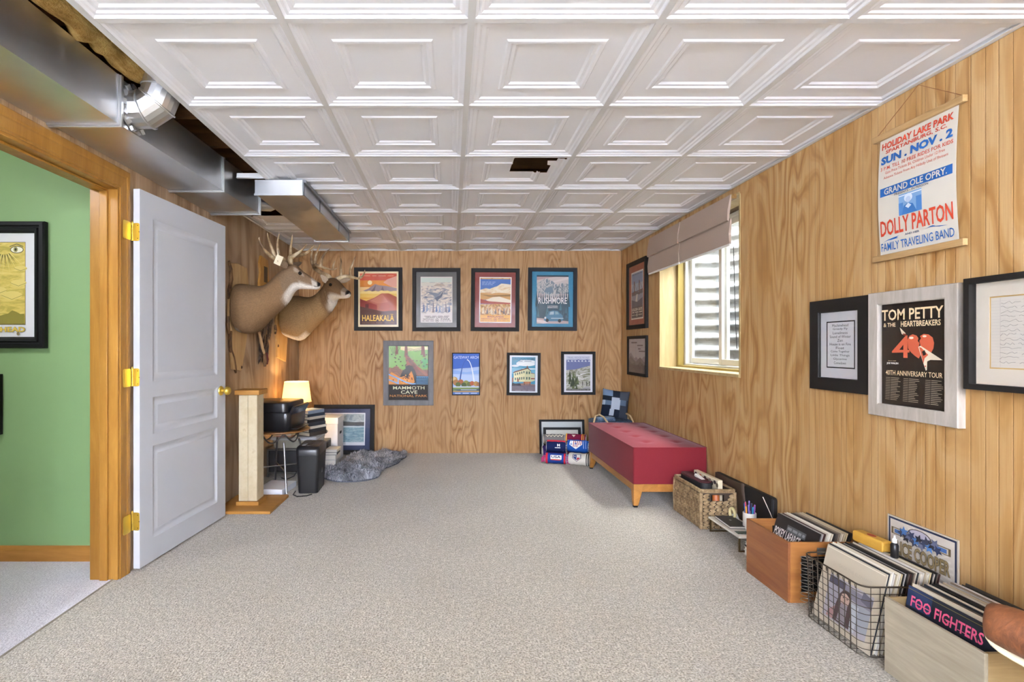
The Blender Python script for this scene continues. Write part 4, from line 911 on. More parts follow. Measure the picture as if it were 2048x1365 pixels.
# ================================================================== MOUNTED DEER AND WALL PLAQUES
FUR = NT('deer_coat', rough=0.85, spec=0.15)
_at = FUR.n('ShaderNodeAttribute', attribute_name='coat').outputs['Color']
_f = FUR.noise(FUR.mapping((60, 180, 180)), 1, 4, 0.7)
FUR.color(FUR.mix(FUR.math('MULTIPLY', FUR.ramp(_f, [(0.3, 1.0), (0.62, 0.0)]), 0.6), _at, FUR.mix(0.62, _at, '#1d140c'), 'MIX'))
FUR.bump(_f, 0.5, 0.006)
HAIR = NT('deer_hair', rough=0.7, spec=0.2); HAIR.color(HAIR.n('ShaderNodeAttribute', attribute_name='coat').outputs['Color'])
ANT = NT('antler_bone', rough=0.5, spec=0.3)
_n = ANT.noise(ANT.mapping((9, 9, 9)), 1, 4, 0.6); ANT.color(ANT.ramp(_n, [(0.35, '#5f4a33'), (0.5, '#a08763'), (0.68, '#d3c2a0')])); ANT.bump(ANT.noise(ANT.mapping((60, 60, 60)), 1, 3), 0.3, 0.004)
def lerp(a, b, t): return a+(b-a)*t
def deer_body(root, top, bot, hw, yc, z0, coat, n=28, sub=1):
    """lofted shoulder, neck, head and muzzle as one skin; coat(i, f, a) gives the colour at station i, fraction f, angle a"""
    k = len(top); C = [Vector(((top[i][0]+bot[i][0])/2, yc[i], (top[i][1]+bot[i][1])/2-z0)) for i in range(k)]
    rings = []; cols = []
    S = 3
    def catm(P, i, f):
        p0, p1, p2, p3 = P[max(i-1, 0)], P[i], P[min(i+1, k-1)], P[min(i+2, k-1)]
        return 0.5*((2*p1)+(p2-p0)*f+(2*p0-5*p1+4*p2-p3)*f*f+(3*p1-p0-3*p2+p3)*f**3)
    TP = [Vector((top[i][0], yc[i], top[i][1]-z0)) for i in range(k)]; BP = [Vector((bot[i][0], yc[i], bot[i][1]-z0)) for i in range(k)]
    HW = [Vector((h, 0, 0)) for h in hw]
    seq = [(i, s_/S) for i in range(k-1) for s_ in range(S)] + [(k-2, 1.0)]
    for (i, f) in seq:
        t_, b_ = catm(TP, i, f), catm(BP, i, f); h = catm(HW, i, f).x
        c = (t_+b_)/2; up = (t_-b_)/2
        tan = (C[min(i+1, k-1)]-C[i]); wd = tan.cross(up); wd = Vector((wd.x, wd.y, wd.z)).normalized()
        if wd.y > 0: wd = -wd
        r = []
        for j in range(n):
            a = 2*PI*j/n; ca, sa = math.cos(a), math.sin(a)
            pw = 0.92
            r.append(c + up*(abs(ca)**pw*(1 if ca > 0 else -1)) + wd*h*(abs(sa)**pw*(1 if sa > 0 else -1))); cols.append(coat(i+f, a))
        rings.append(r)
    m = MB(); m.rings(rings)
    o = m.obj('body', FUR.m, root, smooth=True, sub=sub)
    ca_ = o.data.color_attributes.new('coat', 'FLOAT_COLOR', 'POINT')
    for i, c in enumerate(cols): ca_.data[i].color = c
    # short hairs lying back along the body
    rh = random.Random(len(top)); V = []; F = []; HC = []
    for q in range(16000):
        i = rh.randrange(5, len(rings)); j = rh.randrange(n); a, b = rh.random(), rh.random(); j2 = (j+1) % n
        p = (rings[i][j]*(1-a)+rings[i][j2]*a)*(1-b)+(rings[i-1][j]*(1-a)+rings[i-1][j2]*a)*b
        bk_ = (rings[i-1][j]-rings[i][j])
        if bk_.length < 1e-5: continue
        bk_.normalize(); sd = (rings[i][j2]-rings[i][j]).normalized(); nr = bk_.cross(sd); ctr = sum(rings[i], Vector())/n
        if nr.dot(p-ctr) < 0: nr = -nr
        fr = i/len(rings); L = (0.020 if fr < 0.4 else 0.014 if fr < 0.6 else 0.006)*rh.uniform(.7, 1.3); w_ = 0.0011
        d = (bk_+nr*rh.uniform(.12, .35)+sd*rh.uniform(-.25, .25)).normalized(); p = p-nr*0.003
        if (i-1)*n+j >= len(cols): continue
        o_ = len(V); V += [p-sd*w_, p+sd*w_, p+d*L]; F.append((o_, o_+1, o_+2)); k_ = rh.uniform(.62, 1.18); c = cols[i*n+j]; HC += [(c[0]*k_, c[1]*k_, c[2]*k_, 1)]*3
    me = bpy.data.meshes.new('coat_hair'); me.from_pydata(V, [], F); me.materials.append(HAIR.m)
    hc = me.color_attributes.new('coat', 'FLOAT_COLOR', 'POINT')
    for i, c in enumerate(HC): hc.data[i].color = c
    stuff(link('coat_hair', me, root))
    return o
def mixc(a, b, t):
    t = max(0.0, min(1.0, t)); return tuple(a[i]+(b[i]-a[i])*t for i in range(3)) + (1,)
BRN, GRB, DRK, WHT, TAN = lin('#856748'), lin('#7d6a56'), lin('#50402f'), lin('#e6ddcf'), lin('#ab8a60')
def ear(root, base, tip, width, inner):
    m = MB(); b = Vector(base); t_ = Vector(tip); ax = t_-b; L = ax.length; ax.normalize()
    side = ax.cross(Vector((0, -1, 0.2))).normalized(); nr = side.cross(ax).normalized(); rg = []
    for i in range(9):
        f = i/8; w_ = width*(0.35+1.1*math.sin(min(1, f*1.15+0.12)*PI*0.86)) if f < 1 else 0.002; cup = w_*0.55
        rg.append([b+ax*L*f+side*w_*math.sin(a)+nr*(cup*(1-math.cos(a))) for a in (-1.3, -.7, 0, .7, 1.3)] + [b+ax*L*f+side*w_*math.sin(a)*0.86+nr*(cup*(1-math.cos(a))+0.005) for a in (1.3, .7, 0, -.7, -1.3)])
    o = m.rings(rg).obj('ear', FUR.m, root, smooth=True, sub=1)
    ca_ = o.data.color_attributes.new('coat', 'FLOAT_COLOR', 'POINT')
    for i in range(len(o.data.vertices)): ca_.data[i].color = BRN if (i % 10) < 5 else lin(inner)
    return o
def antler(root, curves):
    m = MB()
    for pts, r in curves:
        P = [Vector(p) for p in pts]; k = len(P); out = []; rad = []
        for i in range(k-1):
            for s_ in range(5):
                f = s_/5; p0, p1, p2, p3 = P[max(i-1, 0)], P[i], P[i+1], P[min(i+2, k-1)]
                out.append(0.5*((2*p1)+(p2-p0)*f+(2*p0-5*p1+4*p2-p3)*f*f+(3*p1-p0-3*p2+p3)*f**3)); rad.append(1.3*r*(1-0.88*((i+f)/(k-1))**1.3))
        out.append(P[-1]); rad.append(r*0.1); m.tube(out, rad, 9)
    return m.obj('antler', ANT.m, root, smooth=True)
def xyz(pts, ys, z0): return [(p[0], y, p[1]-z0) for p, y in zip(pts, ys)]
def ys(a, b, n): return [a+(b-a)*i/(n-1) for i in range(n)]

# ---- deer in profile, beside the door
D1T = [(0.0115, 1.648), (0.0572, 1.655), (0.1364, 1.6436), (0.2155, 1.6374), (0.2682, 1.6673), (0.3122, 1.7139), (0.3517, 1.7491), (0.3913, 1.7798), (0.4353, 1.8018), (0.4792, 1.7904), (0.5232, 1.7491), (0.5671, 1.7201), (0.6067, 1.6893), (0.6375, 1.6691), (0.655, 1.6568)]
D1B = [(0.0133, 1.2963), (0.0748, 1.2717), (0.1759, 1.2831), (0.2506, 1.3623), (0.321, 1.4238), (0.3825, 1.4809), (0.4221, 1.5293), (0.4528, 1.5847), (0.4836, 1.6102), (0.5232, 1.6128), (0.5583, 1.6119), (0.5935, 1.6111), (0.6199, 1.6102), (0.6418, 1.6146), (0.6533, 1.6286)]
HW1 = [.14, .162, .165, .150, .125, .102, .088, .078, .075, .070, .052, .040, .034, .029, .015]
def coat1(i, a):
    d = math.cos(a)                                   # 1 = back / forehead, -1 = throat / chin
    c = mixc(BRN, DRK, (d-0.55)*0.9) if i < 6 else mixc(GRB, BRN, 0.35+0.5*max(d, 0))
    if 5.2 < i < 9 and d < -0.45: c = mixc(c, WHT, (-d-0.45)*4*min(1, (i-5.2)*1.2))
    if i >= 9 and d < -0.35: c = mixc(c, WHT, (-d-0.35)*3.5)
    if 8.4 < i < 10.2 and 0.25 < d < 0.65: c = mixc(c, WHT, 0.25)
    if i > 11.6: c = mixc(c, WHT, 0.55 if d < 0.5 else 0.3)
    if i > 12.7 and d > -0.25: c = mixc(c, lin('#16110f'), (i-12.6)*2.2)
    if i > 11.8 and -0.62 < d < -0.38: c = mixc(c, lin('#1e1712'), 0.8)
    if i < 1.0 and d < -0.86: c = mixc(c, WHT, 0.45)
    return c
dz = 1.27
d1 = thing('deer_head_mount', 'mounted deer shoulder in profile with a paper tag on its antlers', 'deer mount', (XL+0.022, 4.03, dz))
body1 = deer_body(d1, [(a-0.0, b) for a, b in D1T], D1B, HW1, [0]*15, dz, coat1)
EYE = flat('#120c08', 0.08, 0, 0.8)
m = MB()
for s_ in (-1, 1): m.lathe([(0.001, -0.015), (0.009, -0.012), (0.014, -0.004), (0.0155, 0.0), (0.014, 0.004), (0.009, 0.012), (0.001, 0.015)], 14, 0, (0.514, s_*0.058, 1.727-dz))
for k_, s_ in enumerate((-1, 1)):
    MB().lathe([(0.001, -0.015), (0.009, -0.012), (0.014, -0.004), (0.0155, 0.0), (0.014, 0.004), (0.009, 0.012), (0.001, 0.015)], 14, 0, (0.514, s_*0.056, 1.727-dz)).obj('eye', EYE, d1, smooth=True)
ear(d1, (0.415, -0.05, 1.775-dz), (0.365, -0.125, 1.815-dz), 0.020, '#8a745c'); ear(d1, (0.43, 0.045, 1.785-dz), (0.47, 0.14, 1.84-dz), 0.020, '#6d5a45')
antler(d1, [(xyz([(0.4000, 1.795), (0.3825, 1.837), (0.3386, 1.8326), (0.299, 1.8634), (0.2726, 1.9073), (0.2577, 1.9557), (0.2638, 1.9689)], [-.03, -.05, -.09, -.14, -.18, -.20, -.2], dz), 0.0165), (xyz([(0.3386, 1.838), (0.3122, 1.9205), (0.2902, 1.982), (0.2797, 2.026)], [-.09, -.10, -.10, -.09], dz), 0.011), (xyz([(0.36, 1.835), (0.3491, 1.9293), (0.3561, 1.982), (0.3737, 2.0172)], [-.07, -.07, -.08, -.1], dz), 0.009)])
antler(d1, [(xyz([(0.415, 1.795), (0.4045, 1.8414), (0.3957, 1.8809), (0.4353, 1.8985), (0.488, 1.9205), (0.532, 1.9513), (0.5689, 1.9785)], [.03, .06, .11, .16, .19, .18, .15], dz), 0.018), (xyz([(0.3957, 1.8809), (0.3869, 1.9381), (0.3913, 1.9996), (0.3948, 2.0612)], [.11, .13, .14, .15], dz), 0.012), (xyz([(0.4089, 1.8695), (0.4528, 1.8897), (0.5056, 1.9161), (0.5495, 1.9557)], [.08, .05, .02, .0], dz), 0.013)])
# paper tag tied to the antlers
Mx = Matrix.Translation((0.375, -0.125, 1.815-dz)) @ Matrix.Rotation(R(25), 4, 'Y') @ Matrix.Rotation(R(8), 4, 'X')
MB().box(-0.026, 0.026, -0.0015, 0, -0.036, 0.036, M=Mx).obj('paper_tag', flat('#ddd0b2', 0.9), d1)
MB().tube([(0.385, -0.127, 1.83-dz), (0.372, -0.10, 1.86-dz), (0.355, -0.08, 1.90-dz)], 0.002, 5).obj('tag_string', flat('#3a3028', 0.9), d1)

# ---- deer with its head turned
D2T = [(0.0, 1.6399), (0.1277, 1.6711), (0.2056, 1.6622), (0.2835, 1.6566), (0.3503, 1.6844), (0.4059, 1.7401), (0.4504, 1.7979), (0.4838, 1.8291), (0.5283, 1.8313), (0.5784, 1.7957), (0.6285, 1.7456), (0.6674, 1.7111), (0.6952, 1.6955), (0.711, 1.680)]
D2B = [(0.0, 1.2894), (0.1388, 1.2337), (0.2167, 1.2449), (0.3113, 1.345), (0.4059, 1.434), (0.4838, 1.5008), (0.5227, 1.562), (0.5327, 1.6021), (0.5439, 1.6206), (0.5784, 1.6254), (0.6285, 1.6243), (0.6674, 1.6243), (0.6897, 1.6288), (0.7064, 1.651)]
HW2 = [.14, .165, .165, .150, .122, .102, .090, .082, .078, .064, .046, .037, .031, .016]
YC2 = [0, 0, 0, -.005, -.02, -.04, -.055, -.07, -.10, -.135, -.172, -.205, -.228, -.242]
def coat2(i, a):
    d = math.cos(a)
    c = mixc(TAN, DRK, (d-0.35)*1.1) if i < 5 else mixc(BRN, lin('#5d442b'), max(d, 0)*0.8)
    if i < 2.6 and d < -0.80: c = mixc(c, lin('#f2e8da'), (-d-0.80)*9)
    if 5.0 < i < 8.2 and d < -0.4: c = mixc(c, WHT, (-d-0.4)*3.5*min(1, (i-5.0)))
    if i >= 8.2 and d < -0.3: c = mixc(c, WHT, (-d-0.3)*2.6)
    if i > 10.6: c = mixc(c, WHT, 0.5 if d < 0.4 else 0.15)
    if i > 11.7 and d > -0.35: c = mixc(c, lin('#16110f'), (i-11.6)*2.0)
    return c
dz2 = 1.23
d2 = thing('deer_head_mount', 'mounted deer shoulder with white brisket and wide antlers, head turned to the room', 'deer mount', (XL+0.024, 5.14, dz2))
deer_body(d2, D2T, D2B, HW2, YC2, dz2, coat2)
for (x, y, z) in ((0.515, -0.172, 1.757-dz2), (0.598, -0.080, 1.757-dz2)):
    MB().lathe([(0.001, -0.016), (0.010, -0.013), (0.015, -0.004), (0.0165, 0.0), (0.015, 0.004), (0.010, 0.013), (0.001, 0.016)], 14, 0, (x, y, z)).obj('eye', EYE, d2, smooth=True)
ear(d2, (0.468, -0.115, 1.790-dz2), (0.425, -0.200, 1.85-dz2), 0.023, '#cbb9a2'); ear(d2, (0.57, -0.02, 1.80-dz2), (0.665, 0.03, 1.835-dz2), 0.022, '#a8937a')
antler(d2, [(xyz([(0.485, 1.825), (0.4727, 1.8458), (0.417, 1.8758), (0.3614, 1.9159), (0.3703, 1.933), (0.4282, 1.9203), (0.506, 1.8903), (0.5784, 1.8736), (0.6229, 1.8892)], [-.07, -.08, -.10, -.15, -.21, -.27, -.32, -.35, -.36], dz2), 0.019),
            (xyz([(0.3558, 1.9203), (0.3347, 1.9849), (0.3369, 2.0516), (0.3558, 2.0984)], [-.16, -.17, -.17, -.18], dz2), 0.012), (xyz([(0.3781, 1.9304), (0.3892, 2.0071), (0.4115, 2.0795), (0.4393, 2.1462)], [-.22, -.23, -.23, -.22], dz2), 0.012), (xyz([(0.4504, 1.9137), (0.4671, 1.9849), (0.5005, 2.035), (0.545, 2.0672)], [-.29, -.30, -.31, -.32], dz2), 0.012), (xyz([(0.5784, 1.8758), (0.5839, 1.9181), (0.5984, 1.9571)], [-.35, -.35, -.35], dz2), 0.010)])
antler(d2, [(xyz([(0.545, 1.820), (0.5706, 1.8402), (0.6051, 1.8569), (0.6618, 1.8602), (0.7397, 1.8402), (0.7954, 1.8569), (0.8254, 1.9014)], [-.05, -.03, .0, .03, .02, -.03, -.06], dz2), 0.019),
            (xyz([(0.6674, 1.8600), (0.6641, 1.9181), (0.6841, 1.9849), (0.7153, 2.065)], [.03, .03, .03, .03], dz2), 0.012), (xyz([(0.5839, 1.8469), (0.5784, 1.9404), (0.5817, 1.996), (0.575, 2.0516)], [-.02, -.02, -.01, .0], dz2), 0.011), (xyz([(0.762, 1.8450), (0.7954, 1.8847), (0.8065, 1.9281)], [.0, .02, .03], dz2), 0.009)])

# ---- live-edge plaques behind the mounts
SLAB = plainwood('cream_slab_wood', '#cfae7c', '#b08a55', 'z', 10, 0.55); BARK = noisecol('bark', [(0.3, '#3c2a1c'), (0.5, '#6e4f33'), (0.7, '#8d6c48')], (30, 30, 12), 5, 1.0)
def plaque(label, y, z, outline, barkpaths, mat=SLAB, t=0.02, knots=()):
    o = thing('live_edge_plaque', label, 'wall plaque', (XL+0.001, y, z))
    MB().prism([(a, b) for a, b in outline], 0.0, t, 'x').obj('slab', mat, o, bevel=0.003)
    for bp in barkpaths: MB().tube([(t*0.6, a, b) for a, b in bp], [0.008]+[0.014]*(len(bp)-2)+[0.008], 7).obj('bark_edge', BARK, o, smooth=True)
    for (a, b, r) in knots: MB().lathe([(r, 0), (r*0.8, 0.006), (r*0.2, 0.008)], 10).obj('knot', BARK, o, smooth=True).matrix_local = Matrix.Translation((t, a, b)) @ Matrix.Rotation(PI/2, 4, 'Y')
    return o
plaque('tall live-edge slab with wavy bark behind the tagged deer', 4.10, 0.98, [(-.10, .02), (.06, .0), (.12, .12), (.20, .34), (.22, .62), (.18, .83), (-.02, .84), (-.15, .82), (-.11, .70), (-.16, .58), (-.17, .40), (-.11, .30), (-.13, .16)],
       [[(-.155, .835), (-.125, .78), (-.11, .70), (-.15, .62), (-.17, .55)], [(-.17, .42), (-.175, .36), (-.155, .29)], [(-.115, .31), (-.14, .26), (-.13, .17), (-.08, .11), (-.05, .03), (-.03, -.01)]], knots=((.06, .03, .012),))
plaque('small live-edge pine plaque with a dark metal name plate', 4.66, 1.60, [(-.07, .0), (.10, .0), (.13, .08), (.12, .30), (.10, .355), (-.06, .37), (-.10, .30), (-.075, .22), (-.11, .12)], [], plainwood('yellow_pine_slab', '#c9984f', '#a87835', 'z', 10, 0.4))
sp = bpy.data.objects['live_edge_plaque.001']
MB().box(0.020, 0.0225, 0.0, 0.085, 0.145, 0.285).obj('name_plate', flat('#4d4334', 0.4, 0.6), sp)
plaque('pale live-edge slab with dark knots behind the turned deer', 5.16, 1.02, [(-.12, .05), (.12, .0), (.17, .2), (.15, .60), (.10, .78), (-.12, .80), (-.17, .62), (-.13, .45), (-.18, .30)], [[(-.15, .60), (-.14, .52), (-.16, .46)], [(-.17, .36), (-.165, .31), (-.175, .27)]], plainwood('honey_slab', '#d9b377', '#c0924f', 'z', 10, 0.45), knots=((-.12, .16, .014),))

# ---- bundle of dark barred feathers hung tip-down with a stick
fb = thing('feather_bundle', 'bundle of dark glossy wing feathers hanging with a stick between the two deer', 'feathers', (XL+0.002, 4.62, 1.06))
FEA = NT('dark_feather', rough=0.35, spec=0.5); _w = FEA.noise(FEA.mapping((30, 60, 60)), 1, 4, 0.7); FEA.color(FEA.ramp(_w, [(0.35, '#1d1512'), (0.52, '#3c2c24'), (0.62, '#6a5546'), (0.72, '#b9a893')]))
rn = random.Random(21)
for k in range(34):
    f = k/33; row = k % 3
    y0 = -0.02+0.26*rn.random(); z0 = 0.10+0.40*rn.random(); L = 0.13+0.05*rn.random()
    a = R(-25+50*(y0/0.26)+rn.uniform(-12, 12)); w_ = 0.022+0.008*rn.random(); xo = 0.012+0.008*row+0.010*rn.random()
    y0 = y0*(0.35+z0*1.15)
    ca, sa = math.cos(a), math.sin(a); pts = []
    prof_f = [(0, .15), (.15, .7), (.4, 1), (.7, .95), (.9, .55), (1, .05)]
    vs = []
    for s_ in (-1, 0, 1):
        for (u, wd) in prof_f:
            yy = s_*w_*wd; zz = -u*L; vs.append((xo+0.004*(1-abs(s_))+0.02*u*(0.5-u), y0+yy*ca-zz*sa, z0+zz*ca+yy*sa))
    fs = []
    for s_ in range(2):
        for i in range(5): fs.append((s_*6+i, s_*6+i+1, (s_+1)*6+i+1, (s_+1)*6+i))
    o = MB().add(vs, fs).obj('feather', FEA.m, fb, smooth=True); o.modifiers.new('t', 'SOLIDIFY').thickness = 0.0015
MB().tube([(0.030, -0.17, 0.34), (0.045, -0.07, 0.10), (0.050, -0.04, 0.05)], [0.014, 0.013, 0.011], 9).obj('stick', plainwood('peeled_stick', '#c7a87c', '#a5845a', 'z', 12), fb, smooth=True)
MB().tube([(0.05, -0.04, 0.06), (0.052, -0.03, -0.02), (0.05, -0.025, -0.06)], [0.013, 0.017, 0.010], 9).obj('bark_tip', BARK, fb, smooth=True)
MB().tube([(0.03, 0.06, 0.06), (0.034, 0.07, 0.0), (0.03, 0.075, -0.045)], [0.012, 0.018, 0.012], 8).obj('red_tip', flat('#6b2a26', 0.6), fb, smooth=True)
# ================================================================== LEFT CORNER: SCRATCHING POST, TABLE, LAMP, BOOKS
# ---- scratching post
sp_ = thing('scratching_post', 'square cream sisal cat scratching post on a wooden base', 'scratching post', (-1.46, 3.89, 0))
PW2 = plainwood('honey_plywood', '#b9853f', '#9d6c2c', 'x', 10, 0.45)
MB().box(-0.20, 0.198, -0.215, 0.205, 0.002, 0.022).obj('base_board', PW2, sp_, bevel=0.002)
MB().box(-0.096, 0.068, -0.082, 0.085, 0.0225, 0.050).obj('plinth', PW2, sp_, bevel=0.002)
t = NT('sisal', rough=0.95, spec=0.1); w_ = t.n('ShaderNodeTexWave', {'Vector': t.mapping((1, 1, 1)), 'Scale': 110.0, 'Distortion': 2.0}, bands_direction='Z').outputs['Fac']
sn = t.noise(t.mapping((12, 12, 12)), 1, 4, 0.6); t.color(t.mix(t.math('MULTIPLY', w_, 0.3), t.ramp(sn, [(0.35, '#d3c3a0'), (0.6, '#dfd2b4'), (0.75, '#c0ab85')]), '#a8946d')); t.bump(w_, 0.4, 0.004)
MB().box(-0.082, -0.0155, -0.068, 0.068, 0.0505, 0.822).obj('sisal_panel', t.m, sp_, bevel=0.004)
MB().box(-0.0145, 0.052, -0.068, 0.068, 0.0505, 0.822).obj('sisal_panel', t.m, sp_, bevel=0.004)
MB().box(-0.104, 0.074, -0.088, 0.092, 0.8225, 0.858).obj('cap', PW2, sp_, bevel=0.003)

# ---- round side table with bent steel legs
tb = thing('side_table', 'round walnut topped side table with bent steel tube legs', 'table', (-1.425, 4.40, 0))
WAL = plainwood('walnut_top', '#8f6238', '#6e4826', 'x', 10, 0.35)
MB().lathe([(0.0, 0.470), (0.210, 0.470), (0.232, 0.474), (0.240, 0.480), (0.240, 0.487), (0.236, 0.490), (0.0, 0.490)], 44, cap=False).obj('table_top', WAL, tb, smooth=True, angle=25)
STEEL = flat('#8d8e90', 0.28, 0.9)
for k in range(4):
    a = R(-62+90*k); c_, s_ = math.cos(a), math.sin(a); a2 = a+R(90); c2, s2 = math.cos(a2), math.sin(a2)
    MB().tube([(0.305*c_, 0.305*s_, 0.006) if False else (0.225*c_*1.14, 0.225*s_*1.14, 0.004), (0.17*c_, 0.17*s_, 0.32), (0.15*c_, 0.15*s_, 0.395)], 0.0085, 10).obj('leg', STEEL, tb, smooth=True)
    P = []
    for i in range(13):
        f = i/12; ang = a+R(90)*f; rad = 0.15-0.02*math.sin(f*PI); P.append((rad*math.cos(ang), rad*math.sin(ang), 0.395+0.070*math.cos(2*PI*f)+0.003))
    P = [(p[0], p[1], 0.462-0.075*math.sin(PI*i/12)) for i, p in enumerate(P)]
    MB().tube(P, 0.0065, 8).obj('apron_rod', STEEL, tb, smooth=True)
MB().tube([(0.19*math.cos(R(-62)), 0.19*math.sin(R(-62)), 0.17), (0.19*math.cos(R(118)), 0.19*math.sin(R(118)), 0.17)], 0.005, 8).obj('stretcher', STEEL, tb)
MB().tube([(0.19*math.cos(R(28)), 0.19*math.sin(R(28)), 0.18), (0.19*math.cos(R(208)), 0.19*math.sin(R(208)), 0.18)], 0.005, 8).obj('stretcher', STEEL, tb)

# ---- printer
pr = thing('printer', 'glossy black inkjet printer sitting on the round side table', 'printer', (-1.452, 4.40, 0.4905), R(-5))
def rbox(name, x0, x1, y0, y1, z0, z1, r, mat, par, taper=0.0):
    rg = []; pts = rrect(x1-x0, y1-y0, r, 4, (x0+x1)/2, (y0+y1)/2); cx, cy = (x0+x1)/2, (y0+y1)/2
    for z, s_ in ((z0, 1-taper), (z0+(z1-z0)*0.15, 1-taper*0.5), (z1-0.012, 1.0), (z1-0.004, 0.985), (z1, 0.955)): rg.append([Vector((cx+(p[0]-cx)*s_, cy+(p[1]-cy)*s_, z)) for p in pts])
    return MB().rings(rg).obj(name, mat, par, smooth=True, angle=35)
PBK = flat('#17171a', 0.3, 0, 0.5)
rbox('body', -0.20, 0.185, -0.195, 0.20, 0.0, 0.155, 0.05, PBK, pr, 0.10)
rbox('scanner_lid', -0.20, 0.165, -0.198, 0.203, 0.158, 0.232, 0.045, PBK, pr, 0.0)
Mx = Matrix.Translation((0.172, 0.0, 0.15)) @ Matrix.Rotation(R(28), 4, 'Y')
MB().box(-0.004, 0.018, -0.165, 0.165, -0.055, 0.062, M=Mx).obj('control_panel', flat('#2a2c31', 0.15), pr, bevel=0.006)
MB().box(0.0185, 0.0195, -0.05, 0.05, -0.02, 0.04, M=Mx).obj('display', flat('#3b4a58', 0.1), pr)
MB().box(0.10, 0.225, -0.13, 0.13, 0.012, 0.022).obj('paper_tray', flat('#222226', 0.35), pr, bevel=0.003)

# ---- low metal shelf against the wall behind the table
sh = thing('wire_shelf', 'low dark shelf unit standing in the corner under the lamp', 'shelf', (-1.415, 5.03, 0))
DKM = flat('#232224', 0.5); RAIL = flat('#6d6a66', 0.4, 0.6)
MB().box(-0.24, 0.205, -0.30, 0.28, 0.235, 0.252).obj('shelf_board', RAIL, sh, bevel=0.003)
MB().box(-0.24, 0.205, -0.30, 0.28, 0.030, 0.045).obj('shelf_board', RAIL, sh, bevel=0.003)
MB().box(-0.225, 0.188, -0.285, 0.265, 0.0455, 0.2345).obj('black_crate', DKM, sh, bevel=0.006)
for x in (-0.232, 0.197):
    for y in (-0.292, 0.272): MB().box(x-0.008, x+0.008, y-0.008, y+0.008, 0.0, 0.252).obj('post', RAIL, sh)

# ---- clear storage tub with grey lid, on the shelf
tub = thing('storage_tub', 'translucent storage tub with grey lid under the stack of books', 'storage tub', (-1.43, 4.985, 0.2525))
TUBM = flat('#a8a595', 0.25); LIDM = flat('#a9adb1', 0.4)
m = MB(); m.rings([[Vector((p[0], p[1], z)) for p in rrect(0.39*s_, 0.44*s_, 0.03, 4)] for z, s_ in ((0.0, .94), (0.075, 1.0))]).obj('tub', TUBM, tub, smooth=True)
m = MB(); m.rings([[Vector((p[0], p[1], z)) for p in rrect(0.43*s_, 0.48*s_, 0.035, 4)] for z, s_ in ((0.0755, 1.0), (0.092, 1.0), (0.098, 0.97), (0.104, 0.95))]).obj('lid', LIDM, tub, smooth=True, angle=30)
# ---- table lamp standing on the tub
lp = thing('table_lamp', 'lit table lamp with a tapered cream linen shade behind the printer', 'lamp', (-1.487, 5.07, 0.357))
MB().lathe([(0.062, 0.0), (0.065, 0.008), (0.045, 0.02), (0.022, 0.03), (0.035, 0.08), (0.044, 0.13), (0.034, 0.19), (0.014, 0.23), (0.012, 0.30)], 24).obj('base', flat('#b79f7a', 0.4), lp, smooth=True)
sm = bpy.data.materials.new('lamp_shade_linen'); sm.use_nodes = True
nt = sm.node_tree; b_ = nt.nodes['Principled BSDF']; b_.inputs['Base Color'].default_value = lin('#efe0bd'); b_.inputs['Roughness'].default_value = 0.9
tl = nt.nodes.new('ShaderNodeBsdfTranslucent'); tl.inputs[0].default_value = lin('#c9ae7a'); ad = nt.nodes.new('ShaderNodeMixShader'); ad.inputs[0].default_value = 0.3
nt.links.new(b_.outputs[0], ad.inputs[1]); nt.links.new(tl.outputs[0], ad.inputs[2]); nt.links.new(ad.outputs[0], nt.nodes['Material Output'].inputs[0])
m = MB().lathe([(0.140, 0.285), (0.1375, 0.292), (0.115, 0.470), (0.1135, 0.479)], 40, cap=False); so = m.obj('lamp_shade', sm, lp, smooth=True)
MB().lathe([(0.1425, 0.283), (0.1425, 0.290), (0.1375, 0.290)], 40, cap=False).obj('shade_trim', flat('#cdb88a', 0.8), lp, smooth=True)
MB().lathe([(0.001, 0.405), (0.016, 0.402), (0.027, 0.385), (0.028, 0.365), (0.018, 0.335), (0.013, 0.305)], 16).obj('bulb', emitter('warm_bulb', '#ffd9a0', 50.0), lp, smooth=True)

# ---- books stacked on the tub
rb = random.Random(4)
def book(label, loc, w_, d_, h_, cover, rotz=0.0, group=None, page='#e7ddc6'):
    o = thing('book', label, 'book', loc, rotz, group)
    cv = flat(cover, 0.5)
    m = MB(); m.box(-w_/2, w_/2, -d_/2, d_/2, 0, 0.0025).box(-w_/2, w_/2, -d_/2, d_/2, h_-0.0025, h_).box(w_/2-0.003, w_/2, -d_/2, d_/2, 0.0025, h_-0.0025); m.obj('cover', cv, o)
    MB().box(-w_/2+0.004, w_/2-0.0031, -d_/2+0.004, d_/2-0.004, 0.0026, h_-0.0026).obj('pages', flat(page, 0.9), o)
    return o
z = 0.357
SPINES = [('#3b332d', 0.034, 'thick dark brown book at the bottom of the stack on the tub'), ('#26292e', 0.030, 'dark charcoal book second from the bottom on the tub'), ('#d8d3c6', 0.022, 'cream spined book in the lower middle of the tub stack'), ('#30343c', 0.032, 'slate book in the middle of the tub stack'), ('#1f2024', 0.028, 'black spined book in the upper middle of the tub stack'), ('#b9b2a3', 0.024, 'pale grey book third from the top of the tub stack'), ('#2c3644', 0.026, 'dark blue book second from the top of the tub stack'), ('#7f8ea0', 0.030, 'thick grey-blue book on top of the tub stack')]
for k, (c_, h_, lb) in enumerate(SPINES):
    book(lb, (-1.285+rb.uniform(-.006, .006)-0.004*k, 4.90+rb.uniform(-.006, .006), z+0.0004), 0.15, 0.215, h_, c_, R(-30+rb.uniform(-4, 4)), 'books stacked on the storage tub'); z += h_+0.0006
RB = thing('book', 'red covered book lying askew behind the book stack', 'book', (-1.505, 4.86, 0.357+0.0006), R(-4))
